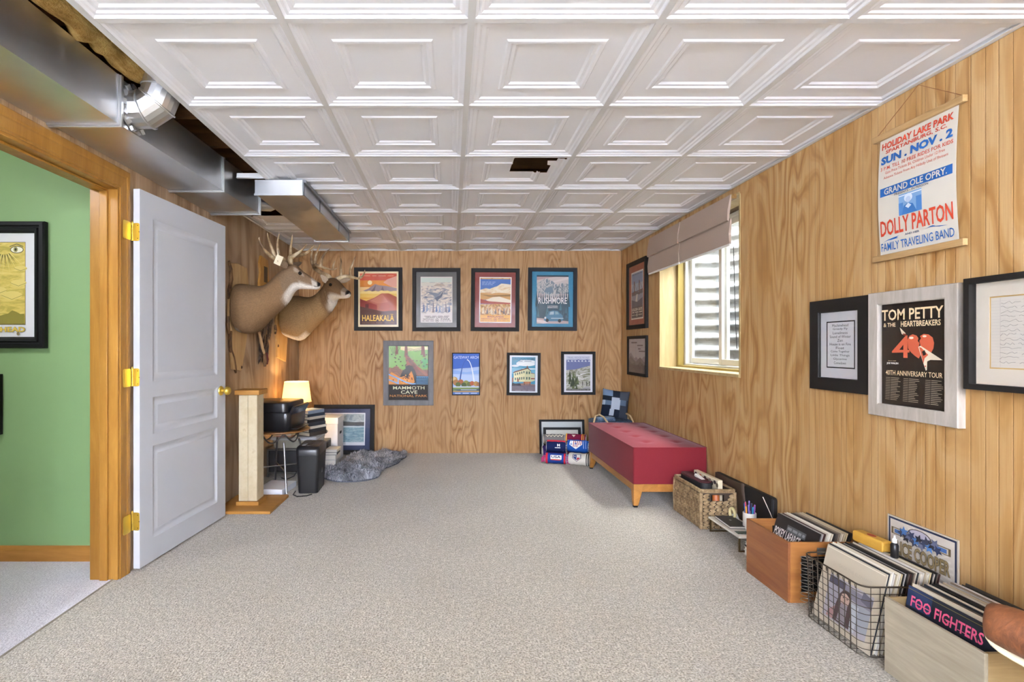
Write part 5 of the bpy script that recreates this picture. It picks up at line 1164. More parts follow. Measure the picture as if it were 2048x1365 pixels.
MB().box(-0.07, 0.07, -0.10, 0.10, 0, 0.003).box(-0.07, 0.07, -0.10, 0.10, 0.157, 0.160).obj('cover', flat('#c03a36', 0.5), RB)
MB().box(-0.066, 0.066, -0.096, 0.096, 0.0031, 0.1569).obj('pages', flat('#e4dac6', 0.9), RB)
# ---- white carton behind
cb = thing('storage_carton', 'white cardboard storage carton with black hand hole behind the books', 'carton', (-1.235, 5.48, 0.0), R(0))
MB().box(-0.085, 0.085, -0.14, 0.14, 0.002, 0.445).obj('carton_body', flat('#e1e4e8', 0.8), cb, bevel=0.002)
MB().box(-0.09, 0.09, -0.146, 0.146, 0.385, 0.450).obj('carton_lid', flat('#e8eaed', 0.8), cb, bevel=0.002)
MB().box(0.1255, 0.1275, -0.04, 0.04, 0.27, 0.295).box(-0.03, 0.03, -0.1725, -0.1705, 0.27, 0.295).obj('hand_hole', FBLK2, cb, bevel=0.002) if False else MB().box(0.0852, 0.0872, -0.04, 0.04, 0.27, 0.295).obj('hand_hole', FBLK2, cb)
# ---- pale books stacked on the floor beside the shelf
z = 0.0
for k, (c_, h_, lb) in enumerate((('#d9d7d2', 0.055, 'thick white book at the bottom of the floor stack by the fur rug'), ('#cfcfcf', 0.05, 'pale grey book on the floor stack by the fur rug'), ('#e2e0da', 0.045, 'white book with dark edge on the floor stack by the fur rug'), ('#34363a', 0.022, 'thin charcoal book near the top of the floor stack'), ('#dedcd6', 0.026, 'thin white book topmost on the floor stack by the fur rug'))):
    book(lb, (-1.142+0.004*k, 5.02+0.004*k, z+0.0008), 0.11, 0.17, h_, c_, R(5-4*k % 9), 'pale books stacked on the floor', '#ece8df'); z += h_+0.001
# ---- paper shredder
sd = thing('paper_shredder', 'tall black paper shredder bin standing on the carpet beside the table', 'shredder', (-1.150, 4.345, 0), R(3))
SBK = flat('#1d1d1f', 0.42)
m = MB(); m.rings([[Vector((p[0], p[1], z)) for p in rrect(0.185*s_, 0.33*s2_, 0.03, 4)] for z, s_, s2_ in ((0.002, .84, .90), (0.02, .86, .91), (0.25, .97, .98), (0.305, 1.0, 1.0))]).obj('bin', SBK, sd, smooth=True, angle=50)
m = MB(); m.rings([[Vector((p[0], p[1], z)) for p in rrect(0.19*s_, 0.335*s_, 0.032, 4)] for z, s_ in ((0.306, 1.0), (0.345, 1.0), (0.368, .95), (0.376, .86))]).obj('shredder_head', flat('#232326', 0.3), sd, smooth=True, angle=50)
MB().box(-0.012, 0.012, -0.12, 0.12, 0.3755, 0.3785).obj('paper_slot', flat('#3a3836', 0.4), sd)
MB().box(-0.055, -0.025, -0.10, -0.03, 0.3755, 0.381).obj('switch_panel', flat('#8a8d92', 0.3), sd, bevel=0.002)
MB().box(0.0835, 0.0865, -0.012, 0.012, 0.14, 0.25).obj('window_strip', flat('#6f7276', 0.2), sd)
# ---- ream of paper under the table and cables
rm = thing('paper_ream', 'stack of white printer paper lying under the side table', 'paper', (-1.42, 4.29, 0), R(-6))
MB().box(-0.108, 0.108, -0.14, 0.14, 0.001, 0.045).obj('sheets', flat('#e8e9ee', 0.8), rm, bevel=0.001)
MB().box(-0.107, 0.107, -0.139, 0.139, 0.0452, 0.0465).obj('top_sheet', flat('#f0f0f2', 0.8), rm)
CAB = flat('#1b1b1b', 0.5)
tag(MB().tube([(-1.10, 4.16, 0.006), (-1.13, 4.12, 0.005), (-1.20, 4.10, 0.005), (-1.245, 4.15, 0.006), (-1.255, 4.25, 0.006)], 0.0045, 6).obj('power_cable', CAB, smooth=True), 'black power cable lying on the carpet in front of the shredder', 'cable')
tag(MB().tube([(-1.27, 4.62, 0.30), (-1.30, 4.58, 0.16), (-1.36, 4.56, 0.05), (-1.44, 4.60, 0.012), (-1.50, 4.66, 0.01)], 0.0045, 6).obj('power_cable', CAB, smooth=True), 'black power cable hanging behind the side table legs', 'cable')
# ---- large framed seascape leaning on the back wall
SEA = noisecol('sea_surface', [(0.3, '#5e7f8d'), (0.5, '#86a3ac'), (0.7, '#b3c3c4')], (14, 14, 40), 5, 1.0)
A = Art(); A.rect(0, 0, 1, 1, '#d9dadd').rect(.025, .10, .975, .97, '#93a1a6').rect(.025, .62, .975, .97, noisecol('storm_sky', [(0.35, '#7d8a90'), (0.55, '#a9b2b3'), (0.7, '#c8cdcb')], (10, 10, 16), 4, 1.0)).rect(.025, .10, .975, .64, SEA).poly([(.2, .62), (.28, .70), (.42, .74), (.7, .715), (.975, .72), (.975, .60), (.2, .60)], '#555654').poly([(.025, .62), (.2, .64), (.25, .60), (.025, .58)], '#6b6f6d').poly([(.025, .58), (.5, .60), (.975, .58), (.975, .56), (.025, .54)], '#c9d1cf').poly([(.025, .26), (.12, .25), (.2, .20), (.3, .13), (.3, .10), (.025, .10)], '#5f5a58').text('. . . . . . .', .4, .6, .045, .058, '#9a9ba0')
picture('large dark frame with a cliff and sea photograph leaning behind the fur rug', .66, .535, .045, .028, FBLK, (-1.165, YB-0.075, 0.004), 0, A, '#3c4563', (.055, .055, .050, .045), lean=R(-6.5))
# ---- grey sheepskin rug
rug = thing('sheepskin_rug', 'shaggy grey sheepskin rug on the carpet in front of the leaning seascape', 'rug', (-0.86, 5.08, 0))
RUGC = [(-.28, -.42), (-.12, -.55), (.08, -.53), (.20, -.42), (.22, -.28), (.20, -.10), (.28, .06), (.34, .20), (.34, .34), (.40, .50), (.36, .58), (.20, .56), (.06, .58), (-.08, .54), (-.16, .46), (-.19, .32), (-.18, .20), (-.20, .02), (-.21, -.18), (-.31, -.30)]
def smoothpoly(P, it=2):
    for _ in range(it): P = [q for i in range(len(P)) for q in ((P[i][0]*.75+P[(i+1) % len(P)][0]*.25, P[i][1]*.75+P[(i+1) % len(P)][1]*.25), (P[i][0]*.25+P[(i+1) % len(P)][0]*.75, P[i][1]*.25+P[(i+1) % len(P)][1]*.75))]
    return P
RP = smoothpoly(RUGC); MB().prism(RP, 0.001, 0.012, 'z').obj('hide_base', flat('#5c6068', 0.95), rug)
def inside(P, x, y):
    c = False; j = len(P)-1
    for i in range(len(P)):
        if (P[i][1] > y) != (P[j][1] > y) and x < (P[j][0]-P[i][0])*(y-P[i][1])/(P[j][1]-P[i][1])+P[i][0]: c = not c
        j = i
    return c
rf = random.Random(9); V = []; F = []; MI = []
cnt = 0
while cnt < 26000:
    x, y = rf.uniform(-.36, .42), rf.uniform(-.58, .66)
    if not inside(RP, x, y): continue
    cnt += 1
    ph = math.sin(x*19+1.3*math.sin(y*13))+math.cos(y*17+1.7*math.sin(x*11)); an = ph*1.6+rf.uniform(-.7, .7)
    L = rf.uniform(.04, .075); dx, dy = math.cos(an)*L, math.sin(an)*L; w_ = 0.0026; px, py = -math.sin(an)*w_, math.cos(an)*w_
    cl = 0.45+0.75*(0.5+0.5*math.sin(x*31+2*math.sin(y*23))*math.cos(y*27+x*9)); h1, h2 = cl*rf.uniform(.045, .075), cl*rf.uniform(.03, .09); o_ = len(V)
    V += [(x-px, y-py, .008), (x+px, y+py, .008), (x+dx*.45+px, y+dy*.45+py, h1), (x+dx*.45-px, y+dy*.45-py, h1), (x+dx, y+dy, h2)]
    F += [(o_, o_+1, o_+2, o_+3), (o_+3, o_+2, o_+4)]; mi = rf.choice((0, 0, 1, 2)); MI += [mi, mi]
me = bpy.data.meshes.new('wool'); me.from_pydata(V, [], F)
for c_ in ('#a8abb2', '#c2c5cb', '#7a7e86'): me.materials.append(flat(c_, 0.8, 0, 0.2))
me.polygons.foreach_set('material_index', MI); stuff(link('wool', me, rug))
# ================================================================== RIGHT SIDE: BENCH, BASKETS, RECORDS
# ---- red upholstered bench
bn = thing('upholstered_bench', 'red fabric upholstered bench with tufted top and wooden legs under the window', 'bench', (1.595, 4.455, 0))
REDF = NT('red_upholstery', rough=0.8, spec=0.2); _rn = REDF.noise(REDF.mapping((350, 350, 350)), 1, 2); REDF.color(REDF.mix(_rn, '#701a23', '#80262e')); REDF.bump(_rn, 0.25, 0.002)
REDF.b.inputs['Sheen Weight'].default_value = 0.12; REDF.b.inputs['Sheen Roughness'].default_value = 0.4
HX, HY = 0.268, 0.625
tufts = [(x, y) for x in (-0.115, 0.115) for y in (-0.46, -0.23, 0.0, 0.23, 0.46)]
def topz(x, y):
    e = min(1.0, (HX-abs(x))/0.05)*0.5+0.5; e2 = min(1.0, (HY-abs(y))/0.05)*0.5+0.5
    z = 0.436+0.020*(1-(x/HX)**4)*(1-(y/HY)**6)
    for (a, b) in tufts: z -= 0.014*math.exp(-((x-a)**2+(y-b)**2)/0.0011)
    return z
nx, ny = 30, 66; m = MB(); V = []; F = []
for i in range(nx+1):
    for j in range(ny+1):
        x, y = -HX+2*HX*i/nx, -HY+2*HY*j/ny; V.append((x, y, topz(x, y)))
for i in range(nx):
    for j in range(ny): F.append((i*(ny+1)+j, (i+1)*(ny+1)+j, (i+1)*(ny+1)+j+1, i*(ny+1)+j+1))
m.add(V, F)
pts = rrect(2*HX, 2*HY, 0.012, 3)
m.rings([[Vector((p[0]*s_, p[1]*s_, z)) for p in pts] for z, s_ in ((0.170, .992), (0.185, .998), (0.30, 1.004), (0.41, 1.0), (0.437, .997))], caps=False)
m.add([(-HX, -HY, 0.172), (HX, -HY, 0.172), (HX, HY, 0.172), (-HX, HY, 0.172)], [(0, 1, 2, 3)])
m.obj('cushion', REDF.m, bn, smooth=True, angle=40)
MB().tube([(p[0]*.998, p[1]*.998, 0.437) for p in pts], 0.0035, 6, closed=True).obj('piping', REDF.m, bn, smooth=True)
BOAK = plainwood('bench_oak', '#b7803f', '#99662c', 'y', 9, 0.4)
MB().box(-HX+0.012, -HX+0.032, -HY+0.05, HY-0.05, 0.112, 0.1695).obj('rail', BOAK, bn, bevel=0.002)
MB().box(HX-0.032, HX-0.012, -HY+0.05, HY-0.05, 0.112, 0.1695).obj('rail', BOAK, bn, bevel=0.002)
MB().box(-HX+0.05, HX-0.05, -HY+0.012, -HY+0.032, 0.112, 0.1695).obj('rail', BOAK, bn, bevel=0.002)
MB().box(-HX+0.05, HX-0.05, HY-0.032, HY-0.012, 0.112, 0.1695).obj('rail', BOAK, bn, bevel=0.002)
for sx in (-1, 1):
    for sy in (-1, 1):
        rg = []
        for z, w_ in ((0.0125, .034), (0.05, .045), (0.10, .058), (0.14, .066), (0.1695, .068)):
            c0x, c0y = sx*(HX-0.004), sy*(HY-0.004); rg.append([Vector((c0x-sx*a*w_*1.0-sx*0.0, c0y-sy*b*w_, z)) for a, b in ((0.0+0.02*(1-z/.17), 0.02), (1, 0.02), (1, 1), (0.02, 1))])
        MB().rings(rg).obj('leg', BOAK, bn, bevel=0.003)
        MB().box(*(sorted((sx*(HX-0.006), sx*(HX-0.034)))), *(sorted((sy*(HY-0.006), sy*(HY-0.034)))), 0.0, 0.012).obj('foot_pad', FBLK2, bn)

# ---- woven basket
bk = thing('woven_basket', 'rectangular woven water hyacinth basket with hand holes beside the bench', 'basket', (1.712, 3.575, 0))
WV = noisecol('dried_hyacinth', [(0.3, '#6b563d'), (0.5, '#927a59'), (0.7, '#b29a76')], (30, 30, 30), 4, 0.5)
BX, BY, BH = 0.104, 0.195, 0.258
MB().box(-BX+0.012, BX-0.012, -BY+0.012, BY-0.012, 0.002, 0.010).obj('bottom', WV, bk)
core = flat('#41352a', 0.95)
m = MB()
def side_ok(x, z, face): return not (face == 'n' and abs(x) < 0.043 and 0.178 < z < 0.222)
for (x0, x1, y0, y1) in ((-BX, -BX+0.006, -BY, BY), (BX-0.006, BX, -BY, BY)): m.box(x0, x1, y0, y1, 0.002, BH-0.012)
for sy in (-1, 1):
    y0, y1 = sorted((sy*BY, sy*(BY-0.006)))
    m.box(-BX+0.006, BX-0.006, y0, y1, 0.002, 0.180).box(-BX+0.006, BX-0.006, y0, y1, 0.220, BH-0.012).box(-BX+0.006, -0.042, y0, y1, 0.180, 0.220).box(0.042, BX-0.006, y0, y1, 0.180, 0.220)
m.obj('liner', core, bk)
rows = 10; m = MB(); stn = 0
per = []
seg = 0.035
def stitch(m, c, ax, up, out, L, r):
    a0, a1 = c-ax*L/2, c+ax*L/2; rg = []
    for f, s_ in ((-0.5, .35), (-.25, .9), (0.1, 1.0), (.35, .8), (.5, .3)):
        p = c+ax*L*f+up*r*0.9*f; rg.append([p+up*r*s_*math.cos(q)+out*r*0.8*s_*math.sin(q) for q in (0, PI/3, 2*PI/3, PI, 4*PI/3, 5*PI/3)])
    m.rings(rg)
Z_ = Vector((0, 0, 1))
for k in range(rows):
    z = 0.014+0.0222*k; bul = 0.004*math.sin(PI*k/rows)
    for (n_, o_, ax, face, ln) in ((Vector((-1, 0, 0)), BX, Vector((0, 1, 0)), 'w', 2*BY), (Vector((0, -1, 0)), BY, Vector((1, 0, 0)), 'n', 2*BX), (Vector((0, 1, 0)), BY, Vector((1, 0, 0)), 'n', 2*BX), (Vector((1, 0, 0)), BX, Vector((0, 1, 0)), 'w', 2*BY)):
        cN = int(ln/seg)
        for i in range(cN):
            u = -ln/2+ln*(i+.5)/cN
            if face == 'n' and abs(u) < 0.052 and 0.172 < z < 0.228: continue
            for q in (0, 1):
                stitch(m, n_*(o_+0.003+bul)+ax*(u+(seg/2 if k % 2 else 0)*0.5)+Z_*(z+(0.0055 if q else -0.0055)), ax*(1 if q else -1)*1.0, Z_*(1 if q else 1), n_, seg*1.15, 0.0088)
stuff(m.obj('weave', WV, bk, smooth=True))
for sx in (-1, 1):
    for sy in (-1, 1): MB().tube([(sx*(BX+0.002), sy*(BY+0.002), 0.004), (sx*(BX+0.006), sy*(BY+0.006), 0.12), (sx*(BX+0.003), sy*(BY+0.003), BH-0.02)], 0.011, 8).obj('corner_strand', WV, bk, smooth=True)
m = MB(); pr_ = rrect(2*BX+0.012, 2*BY+0.012, 0.012, 3)
for z, r in ((BH-0.018, 0.008), (BH-0.007, 0.008)): m.tube([(p[0]*.985, p[1]*.985, z) for p in pr_], r, 7, closed=True)
m.obj('rim', WV, bk, smooth=True)
# things in the basket
po1 = thing('zip_pouch', 'black zip pouch with dark red lining lying open in the woven basket', 'pouch', (1.675, 3.60, 0.05), R(4))
rg = []
for z, s_ in ((0.0, .9), (0.12, 1.0), (0.20, 1.0), (0.225, 1.0)): rg.append([Vector((p[0]*s_, p[1]*s_, z)) for p in rrect(0.085, 0.30, 0.038, 5)])
po1m = MB().rings(rg); po1m.obj('pouch_body', flat('#1c1c1e', 0.6), po1, smooth=True, angle=50)
MB().rings([[Vector((p[0], p[1], z)) for p in rrect(0.078*s_, 0.292*s_, 0.036, 5)] for z, s_ in ((0.2255, 1.0), (0.237, 1.02))], caps=True).obj('lining', flat('#4c1f22', 0.7), po1, smooth=True, angle=50)
MB().box(-0.012, 0.014, -0.06, 0.05, 0.235, 0.251, M=Matrix.Rotation(R(12), 4, 'X')).obj('paper_slip', flat('#dcd8d0', 0.8), po1)
MB().box(0.02, 0.028, -0.135, -0.115, 0.2375, 0.251).obj('zip_pull', flat('#b9b4a8', 0.3, 0.9), po1)
pb = thing('patterned_case', 'cream case with brown and orange leaf pattern standing in the woven basket', 'case', (1.755, 3.60, 0.085), R(3))
MB().box(-0.016, 0.016, -0.155, 0.155, 0.0, 0.212).obj('case_body', flat('#e2d6b6', 0.6), pb, bevel=0.004)
A = Art()
for k in range(5):
    u = .10+.195*k; c_ = ('#3d302a', '#c9683f')[k % 2]; A.ell(u, .90, .055, .06, c_, 12).ell(u+.09, .84, .045, .07, '#3d302a' if k % 2 else '#6b5c46', 12)
for i, (pp, ff, cc) in enumerate(A.p):
    MB().add([(-0.0166-0.00012*i, 0.155-p[0]*0.31, p[1]*0.212) for p in pp], ff).obj('leaf_motif', flat(cc, 0.6), pb)
tag(MB().lathe([(0.020, 0), (0.022, 0.004), (0.022, 0.20), (0.018, 0.206)], 16, 0, (1.718, 3.415, 0.0105)).obj('orange_bottle', flat('#b3612f', 0.4), smooth=True), 'orange cylinder showing through the hand hole of the woven basket', 'bottle')

# ---- black leather portfolio leaning on the wall
pf = thing('portfolio_case', 'black leather portfolio with brown strap leaning on the wall behind the pen cup', 'case', (1.856, 3.345, 0), 0, None, rot=(0, R(0.6), 0))
LEA = flat('#1b1a1b', 0.5); BRL = flat('#4a3a2e', 0.55)
MB().prism(rrect(0.66, 0.302, 0.02, 4, 0, 0.153), -0.014, 0.012, 'x').obj('case_body', LEA, pf, bevel=0.004)
MB().prism([(-0.325, 0.13), (-0.30, 0.10), (-0.06, 0.10), (-0.035, 0.13), (-0.035, 0.303), (-0.325, 0.303)], -0.019, -0.0145, 'x').obj('flap', flat('#141415', 0.6), pf, bevel=0.002)
MB().prism([(-0.025, 0.02), (0.325, 0.02), (0.325, 0.300), (-0.025, 0.300)], -0.018, -0.0145, 'x').obj('end_panel', BRL, pf, bevel=0.002)
MB().tube([(-0.022, -0.045, 0.30), (-0.034, -0.05, 0.315), (-0.036, -0.055, 0.27), (-0.028, -0.06, 0.21)], [0.008, 0.010, 0.010, 0.006], 6).obj('strap', BRL, pf, smooth=True)

# ---- low white riser with metal legs and the things on it
rs = thing('desk_riser', 'low white board riser on thin metal legs beside the wooden record crate', 'riser', (1.735, 3.175, 0))
MB().box(-0.097, 0.075, -0.178, 0.178, 0.080, 0.092).obj('board', flat('#ddd8cc', 0.5), rs, bevel=0.002)
BRZ = flat('#6d5a3c', 0.35, 0.8)
for y in (-0.168, 0.166):
    MB().box(-0.092, -0.084, y-0.004, y+0.004, 0.0, 0.080).box(0.060, 0.068, y-0.004, y+0.004, 0.0, 0.080).box(-0.084, 0.060, y-0.004, y+0.004, 0.0, 0.008).obj('leg_frame', BRZ, rs)
nb = thing('notebook', 'dark grey notebook with small emblem lying on the white riser', 'notebook', (1.705, 3.215, 0.0922), R(-3))
MB().box(-0.045, 0.065, -0.095, 0.105, 0, 0.003).box(-0.045, 0.065, -0.095, 0.105, 0.012, 0.015).obj('cover', flat('#37393d', 0.5), nb, bevel=0.001)
MB().box(-0.043, 0.063, -0.093, 0.103, 0.0031, 0.0119).obj('pages', flat('#d8d4ca', 0.9), nb)
MB().prism([(0.01+0.007*math.cos(2*PI*i/10), 0.02+0.007*math.sin(2*PI*i/10)) for i in range(10)], 0.0151, 0.0156, 'z').obj('emblem', flat('#b9bbbf', 0.3, 0.6), nb)
ph = thing('photo_card', 'small dark green printed card lying on the near end of the white riser', 'card', (1.700, 3.050, 0.0922), R(-4))
MB().box(-0.05, 0.05, -0.03, 0.03, 0, 0.002).obj('card', flat('#d8d6ce', 0.6), ph); MB().box(-0.046, 0.046, -0.026, 0.026, 0.0021, 0.0024).obj('image', noisecol('card_print', [(0.4, '#2a3a30'), (0.6, '#5d7266')], (60, 60, 60)), ph)
tp = thing('tape_roll', 'roll of clear tape in a white dispenser beside the pen cup', 'tape', (1.772, 3.315, 0.0922))
MB().tube([(0.0, 0.030*math.cos(2*PI*i/24), 0.032+0.030*math.sin(2*PI*i/24)) for i in range(24)], 0.009, 8, closed=True).obj('roll', flat('#d2c48f', 0.3), tp, smooth=True)
MB().prism([(-0.03, 0.0), (0.05, 0.0), (0.05, 0.012), (0.0, 0.030)], 0.012, 0.030, 'x').obj('dispenser', flat('#e4e3df', 0.4), tp, bevel=0.002)
cu_ = thing('pen_cup', 'white ceramic cup holding coloured pens on the riser', 'cup', (1.775, 3.130, 0.0922))
MB().lathe([(0.033, 0.0), (0.036, 0.004), (0.036, 0.094), (0.0345, 0.096), (0.033, 0.094), (0.033, 0.008), (0.002, 0.007)], 28).obj('cup_wall', flat('#e6e2da', 0.35), cu_, smooth=True)
PENC = [('#c8322f', 'red'), ('#e0832c', 'orange'), ('#5a3f8e', 'purple'), ('#242428', 'black'), ('#3c6fc0', 'blue'), ('#b02a52', 'crimson'), ('#f0a23a', 'light orange'), ('#6a5aa8', 'lilac'), ('#2b2f4f', 'navy'), ('#2fa0c0', 'turquoise'), ('#8c4aa0', 'violet')]
for k, (c_, nm) in enumerate(PENC):
    a = 2*PI*k/len(PENC); r0, r1 = (0.014, 0.023) if k % 2 else (0.020, 0.027)
    pn = thing('pen', nm + ' pen standing in the white ceramic cup', 'pen', (1.775+r0*math.cos(a), 3.130+r0*math.sin(a), 0.1006), 0, 'pens in the white cup')
    L = 0.125+0.012*((k*7) % 3); dx, dy = (r1-r0)*math.cos(a), (r1-r0)*math.sin(a)
    MB().tube([(0, 0, 0), (dx*.6, dy*.6, L*.72)], 0.0042, 8).obj('barrel', flat(c_, 0.35), pn, smooth=True)
    MB().tube([(dx*.605, dy*.605, L*.725), (dx*.95, dy*.95, L*.97), (dx, dy, L)], [0.0048, 0.0048, 0.003], 8).obj('cap', flat(c_, 0.3), pn, smooth=True)
z = 0.0
for k, (c_, lb) in enumerate((('#e2ded6', 'white booklet at the bottom of the pile between riser and crate'), ('#d6d2ca', 'cream booklet in the pile between riser and crate'), ('#2b2b2e', 'thin black booklet in the pile between riser and crate'), ('#e6e4e0', 'white booklet topmost in the pile between riser and crate'))):
    book(lb, (1.725, 2.892, z+0.0006), 0.13, 0.18, (0.026, 0.018, 0.008, 0.014)[k], c_, R(2-2*k), 'booklets between riser and crate', '#ece8df'); z += (0.026, 0.018, 0.008, 0.014)[k]+0.0008
tag(MB().tube([(1.812, 3.06, 0.30), (1.83, 3.02, 0.22), (1.80, 2.88, 0.13), (1.77, 2.79, 0.09), (1.76, 2.765, 0.05)], 0.0022, 6).obj('white_cord', flat('#d9cfc2', 0.5), smooth=True), 'thin white cord draped from the portfolio down behind the record crate', 'cord')

# ---- records
def lp_mesh(): return None
LPS = 0.314
lp_cache = {}
def record(label, x, y, z, tilt, col, group, thick=0.0038, art=None, dz=0.0):
    o = thing('record', label, 'record', (x, y, z+dz), 0, group, rot=(0, tilt, 0))
    me = lp_cache.get((col, thick))
    if me is None:
        m = MB(); m.box(0, thick, -LPS/2, LPS/2, 0, LPS); me = m.mesh('sleeve', flat(col, 0.5)); lp_cache[(col, thick)] = me
    s_ = link('sleeve', me, o)
    if art: art.build(s_, 1, 1, 0, 0, mapf=lambda u, v, d: (-d-0.0002, LPS/2-u*LPS, v*LPS), name='cover_print')
    return o
RC = random.Random(31)
CNAME = {'#d8cdb4': 'cream', '#22201f': 'black', '#cfc6b2': 'light tan', '#e3dccb': 'ivory', '#3a332e': 'dark brown', '#b9a98c': 'tan', '#5d5248': 'brown', '#e8e2d4': 'off-white', '#a8a29a': 'grey', '#2f3338': 'charcoal', '#c9b88f': 'straw coloured', '#8a7a66': 'taupe', '#dfd5bd': 'pale cream', '#4a2f2a': 'maroon', '#d5cfc6': 'pale grey', '#171717': 'jet black', '#c9a94a': 'mustard yellow', '#ddd3c4': 'bone white', '#2a2627': 'blackish'}
PAL = ['#d8cdb4', '#22201f', '#cfc6b2', '#e3dccb', '#3a332e', '#b9a98c', '#5d5248', '#e8e2d4', '#a8a29a', '#2f3338', '#c9b88f', '#8a7a66', '#dfd5bd', '#4a2f2a', '#d5cfc6', '#171717']
def crate(label, x0, x1, y0, y1, h, t, mat, matend):
    o = thing('record_crate', label, 'crate', ((x0+x1)/2, (y0+y1)/2, 0)); a, b = (x1-x0)/2, (y1-y0)/2
    MB().box(-a, -a+t, -b, b, 0.002, h).obj('side_board', mat, o, bevel=0.0015); MB().box(a-t, a, -b, b, 0.002, h).obj('side_board', mat, o, bevel=0.0015)
    for sy in (-1, 1): MB().box(-a+t, a-t, *(sorted((sy*b, sy*(b-t)))), 0.002, h).obj('end_board', matend, o, bevel=0.0015)
    MB().box(-a+t, a-t, -b+t, b-t, 0.004, 0.010).obj('bottom_board', mat, o)
    return o
CR1 = plainwood('brown_crate_wood', '#9a6238', '#7b4727', 'y', 7, 0.4); CR1E = plainwood('brown_crate_end', '#a8713c', '#875428', 'x', 7, 0.4)
c1 = crate('reddish brown wooden record crate with a black label panel', 1.540, 1.858, 2.405, 2.745, 0.279, 0.011, CR1, CR1E)
a, b = 0.159, 0.17
MB().box(-0.10, 0.10, -b-0.0022, -b-0.0002, 0.055, 0.215).obj('label_panel', FBLK2, c1, bevel=0.0005)
MB().box(-0.028, 0.010, -b-0.006, -b-0.0002, 0.225, 0.255).obj('label_clip', flat('#8d8f92', 0.3, 0.8), c1, bevel=0.001)
MB().box(-0.03, 0.03, b-0.0135, b-0.0112, 0.215, 0.245).obj('hand_hole', FBLK2, c1)
A = Art(); A.rect(0, 0, 1, 1, '#2b2726').rect(.30, .80, .74, .90, '#5d5f60').text('SOMETHING IN THE WATER', .32, .72, .82, .88, '#8d9090').text('POKEY LAFARGE', .04, .66, .66, .80, '#e6e1da', .03).rect(.66, .68, .82, .77, '#8a3a36').rect(0, .3, 1, .5, '#4a4542')
n = 14
for k in range(n):
    record('black record sleeve with white lettering at the front of the brown crate' if k == 0 else CNAME[PAL[(k*5+3) % 16]] + ' ' + 'record sleeve standing behind the black one in the brown crate', 1.606+0.0112*k, 2.575, 0.0112, R(17), '#2b2726' if k == 0 else PAL[(k*5+3) % 16], 'records in the brown crate' if k else None, 0.0035, A if k == 0 else None, dz=0.0 if k == 0 else RC.uniform(0, .006))
# ---- wire basket of records
WIRE = flat('#5d554b', 0.35, 0.8)
wbk = thing('wire_basket', 'dark wire basket with coiled handle full of records', 'basket', (1.700, 2.145, 0))
wx, wy, wh = 0.150, 0.163, 0.272
def flare(z): return 1.0+0.03*z/wh
m = MB()
for k in range(11):
    z = 0.004+0.0266*k; m.tube([(p[0]*flare(z), p[1]*flare(z), z) for p in rrect(2*wx, 2*wy, 0.035, 5)], 0.0032 if k == 10 else 0.0013, 6, closed=True)
m.obj('hoop', WIRE, wbk, smooth=True)
m = MB()
for sx in (-1, 1):
    for i in range(10):
        y = -wy+0.03+(2*wy-0.06)*i/9; th = 0.0022 if i % 2 else 0.0013
        m.tube([(sx*(wx-0.10), y, 0.003), (sx*wx, y, 0.004), (sx*wx*flare(wh), y*flare(wh), wh-0.002), (sx*(wx*flare(wh)+0.006), y*flare(wh), wh-0.004), (sx*(wx*flare(wh)+0.003), y*flare(wh), wh-0.018)], th, 6)
for sy in (-1, 1):
    for i in range(8):
        x = -wx+0.03+(2*wx-0.06)*i/7
        m.tube([(x, sy*(wy-0.1), 0.003), (x, sy*wy, 0.004), (x*flare(wh), sy*wy*flare(wh), wh-0.002)], 0.0013, 6)
m.obj('upright_wire', WIRE, wbk, smooth=True)
m = MB()
for k in range(1, 9): z = 0.020+0.0266*k; m.tube([(-wx*1.02+0.03+0.024*math.cos(a_), wy*1.02+0.022+0.022*math.sin(a_), z+0.004*math.sin(a_*.5)) for a_ in [2*PI*i/14 for i in range(14)]], 0.0015, 6, closed=True)
m.obj('coil_handle', flat('#a9a79f', 0.3, 0.9), wbk, smooth=True)
A = Art(); A.rect(0, 0, 1, 1, '#c6baa4').rect(.02, .97, .98, .98, '#e6ddcb').rect(.17, .10, .90, .66, '#b3aeb4').rect(.17, .52, .45, .64, '#5d5a68').rect(.17, .30, .42, .55, '#a7a4b0').poly([(.45, .62), (.90, .60), (.90, .46), (.45, .50)], '#8b8894').poly([(.74, .66), (.90, .62), (.90, .50), (.72, .54)], '#6d6a78').rect(.66, .18, .90, .48, '#a3a6ae').rect(.55, .12, .72, .44, '#c3c8cc')
A.poly([(.34, .12), (.36, .34), (.39, .48), (.44, .55), (.52, .555), (.58, .50), (.61, .36), (.64, .12)], '#5c4a48').ell(.49, .44, .075, .10, '#c9ab9c', 18).poly([(.44, .38), (.42, .14), (.56, .14), (.55, .38)], '#9a9096').poly([(.40, .46), (.45, .54), (.53, .545), (.58, .47), (.56, .50), (.48, .515), (.42, .49)], '#4a3b3a').ell(.46, .455, .012, .008, '#5a4743', 8).ell(.525, .455, .012, .008, '#5a4743', 8).poly([(.485, .45), (.50, .45), (.505, .415), (.48, .415)], '#b79383').ell(.492, .388, .022, .009, '#8e5550', 10).poly([(.26, .20), (.36, .30), (.36, .12), (.24, .12)], '#b08a86')
A.text('CAGE THE ELEPHANT', .27, .83, .79, .83, '#bcb19e', .0)
n = 30
for k in range(n):
    record('cream record sleeve with a portrait photograph at the front of the wire basket' if k == 0 else CNAME[PAL[(k*7+2) % 16]] + ' ' + 'record sleeve standing tightly packed in the wire basket', 1.578+0.0068*k, 2.145, 0.0062, R(13), '#c6baa4' if k == 0 else PAL[(k*7+2) % 16], 'records in the wire basket' if k else None, 0.0036, A if k == 0 else None, dz=0 if k == 0 else RC.uniform(0, .009))
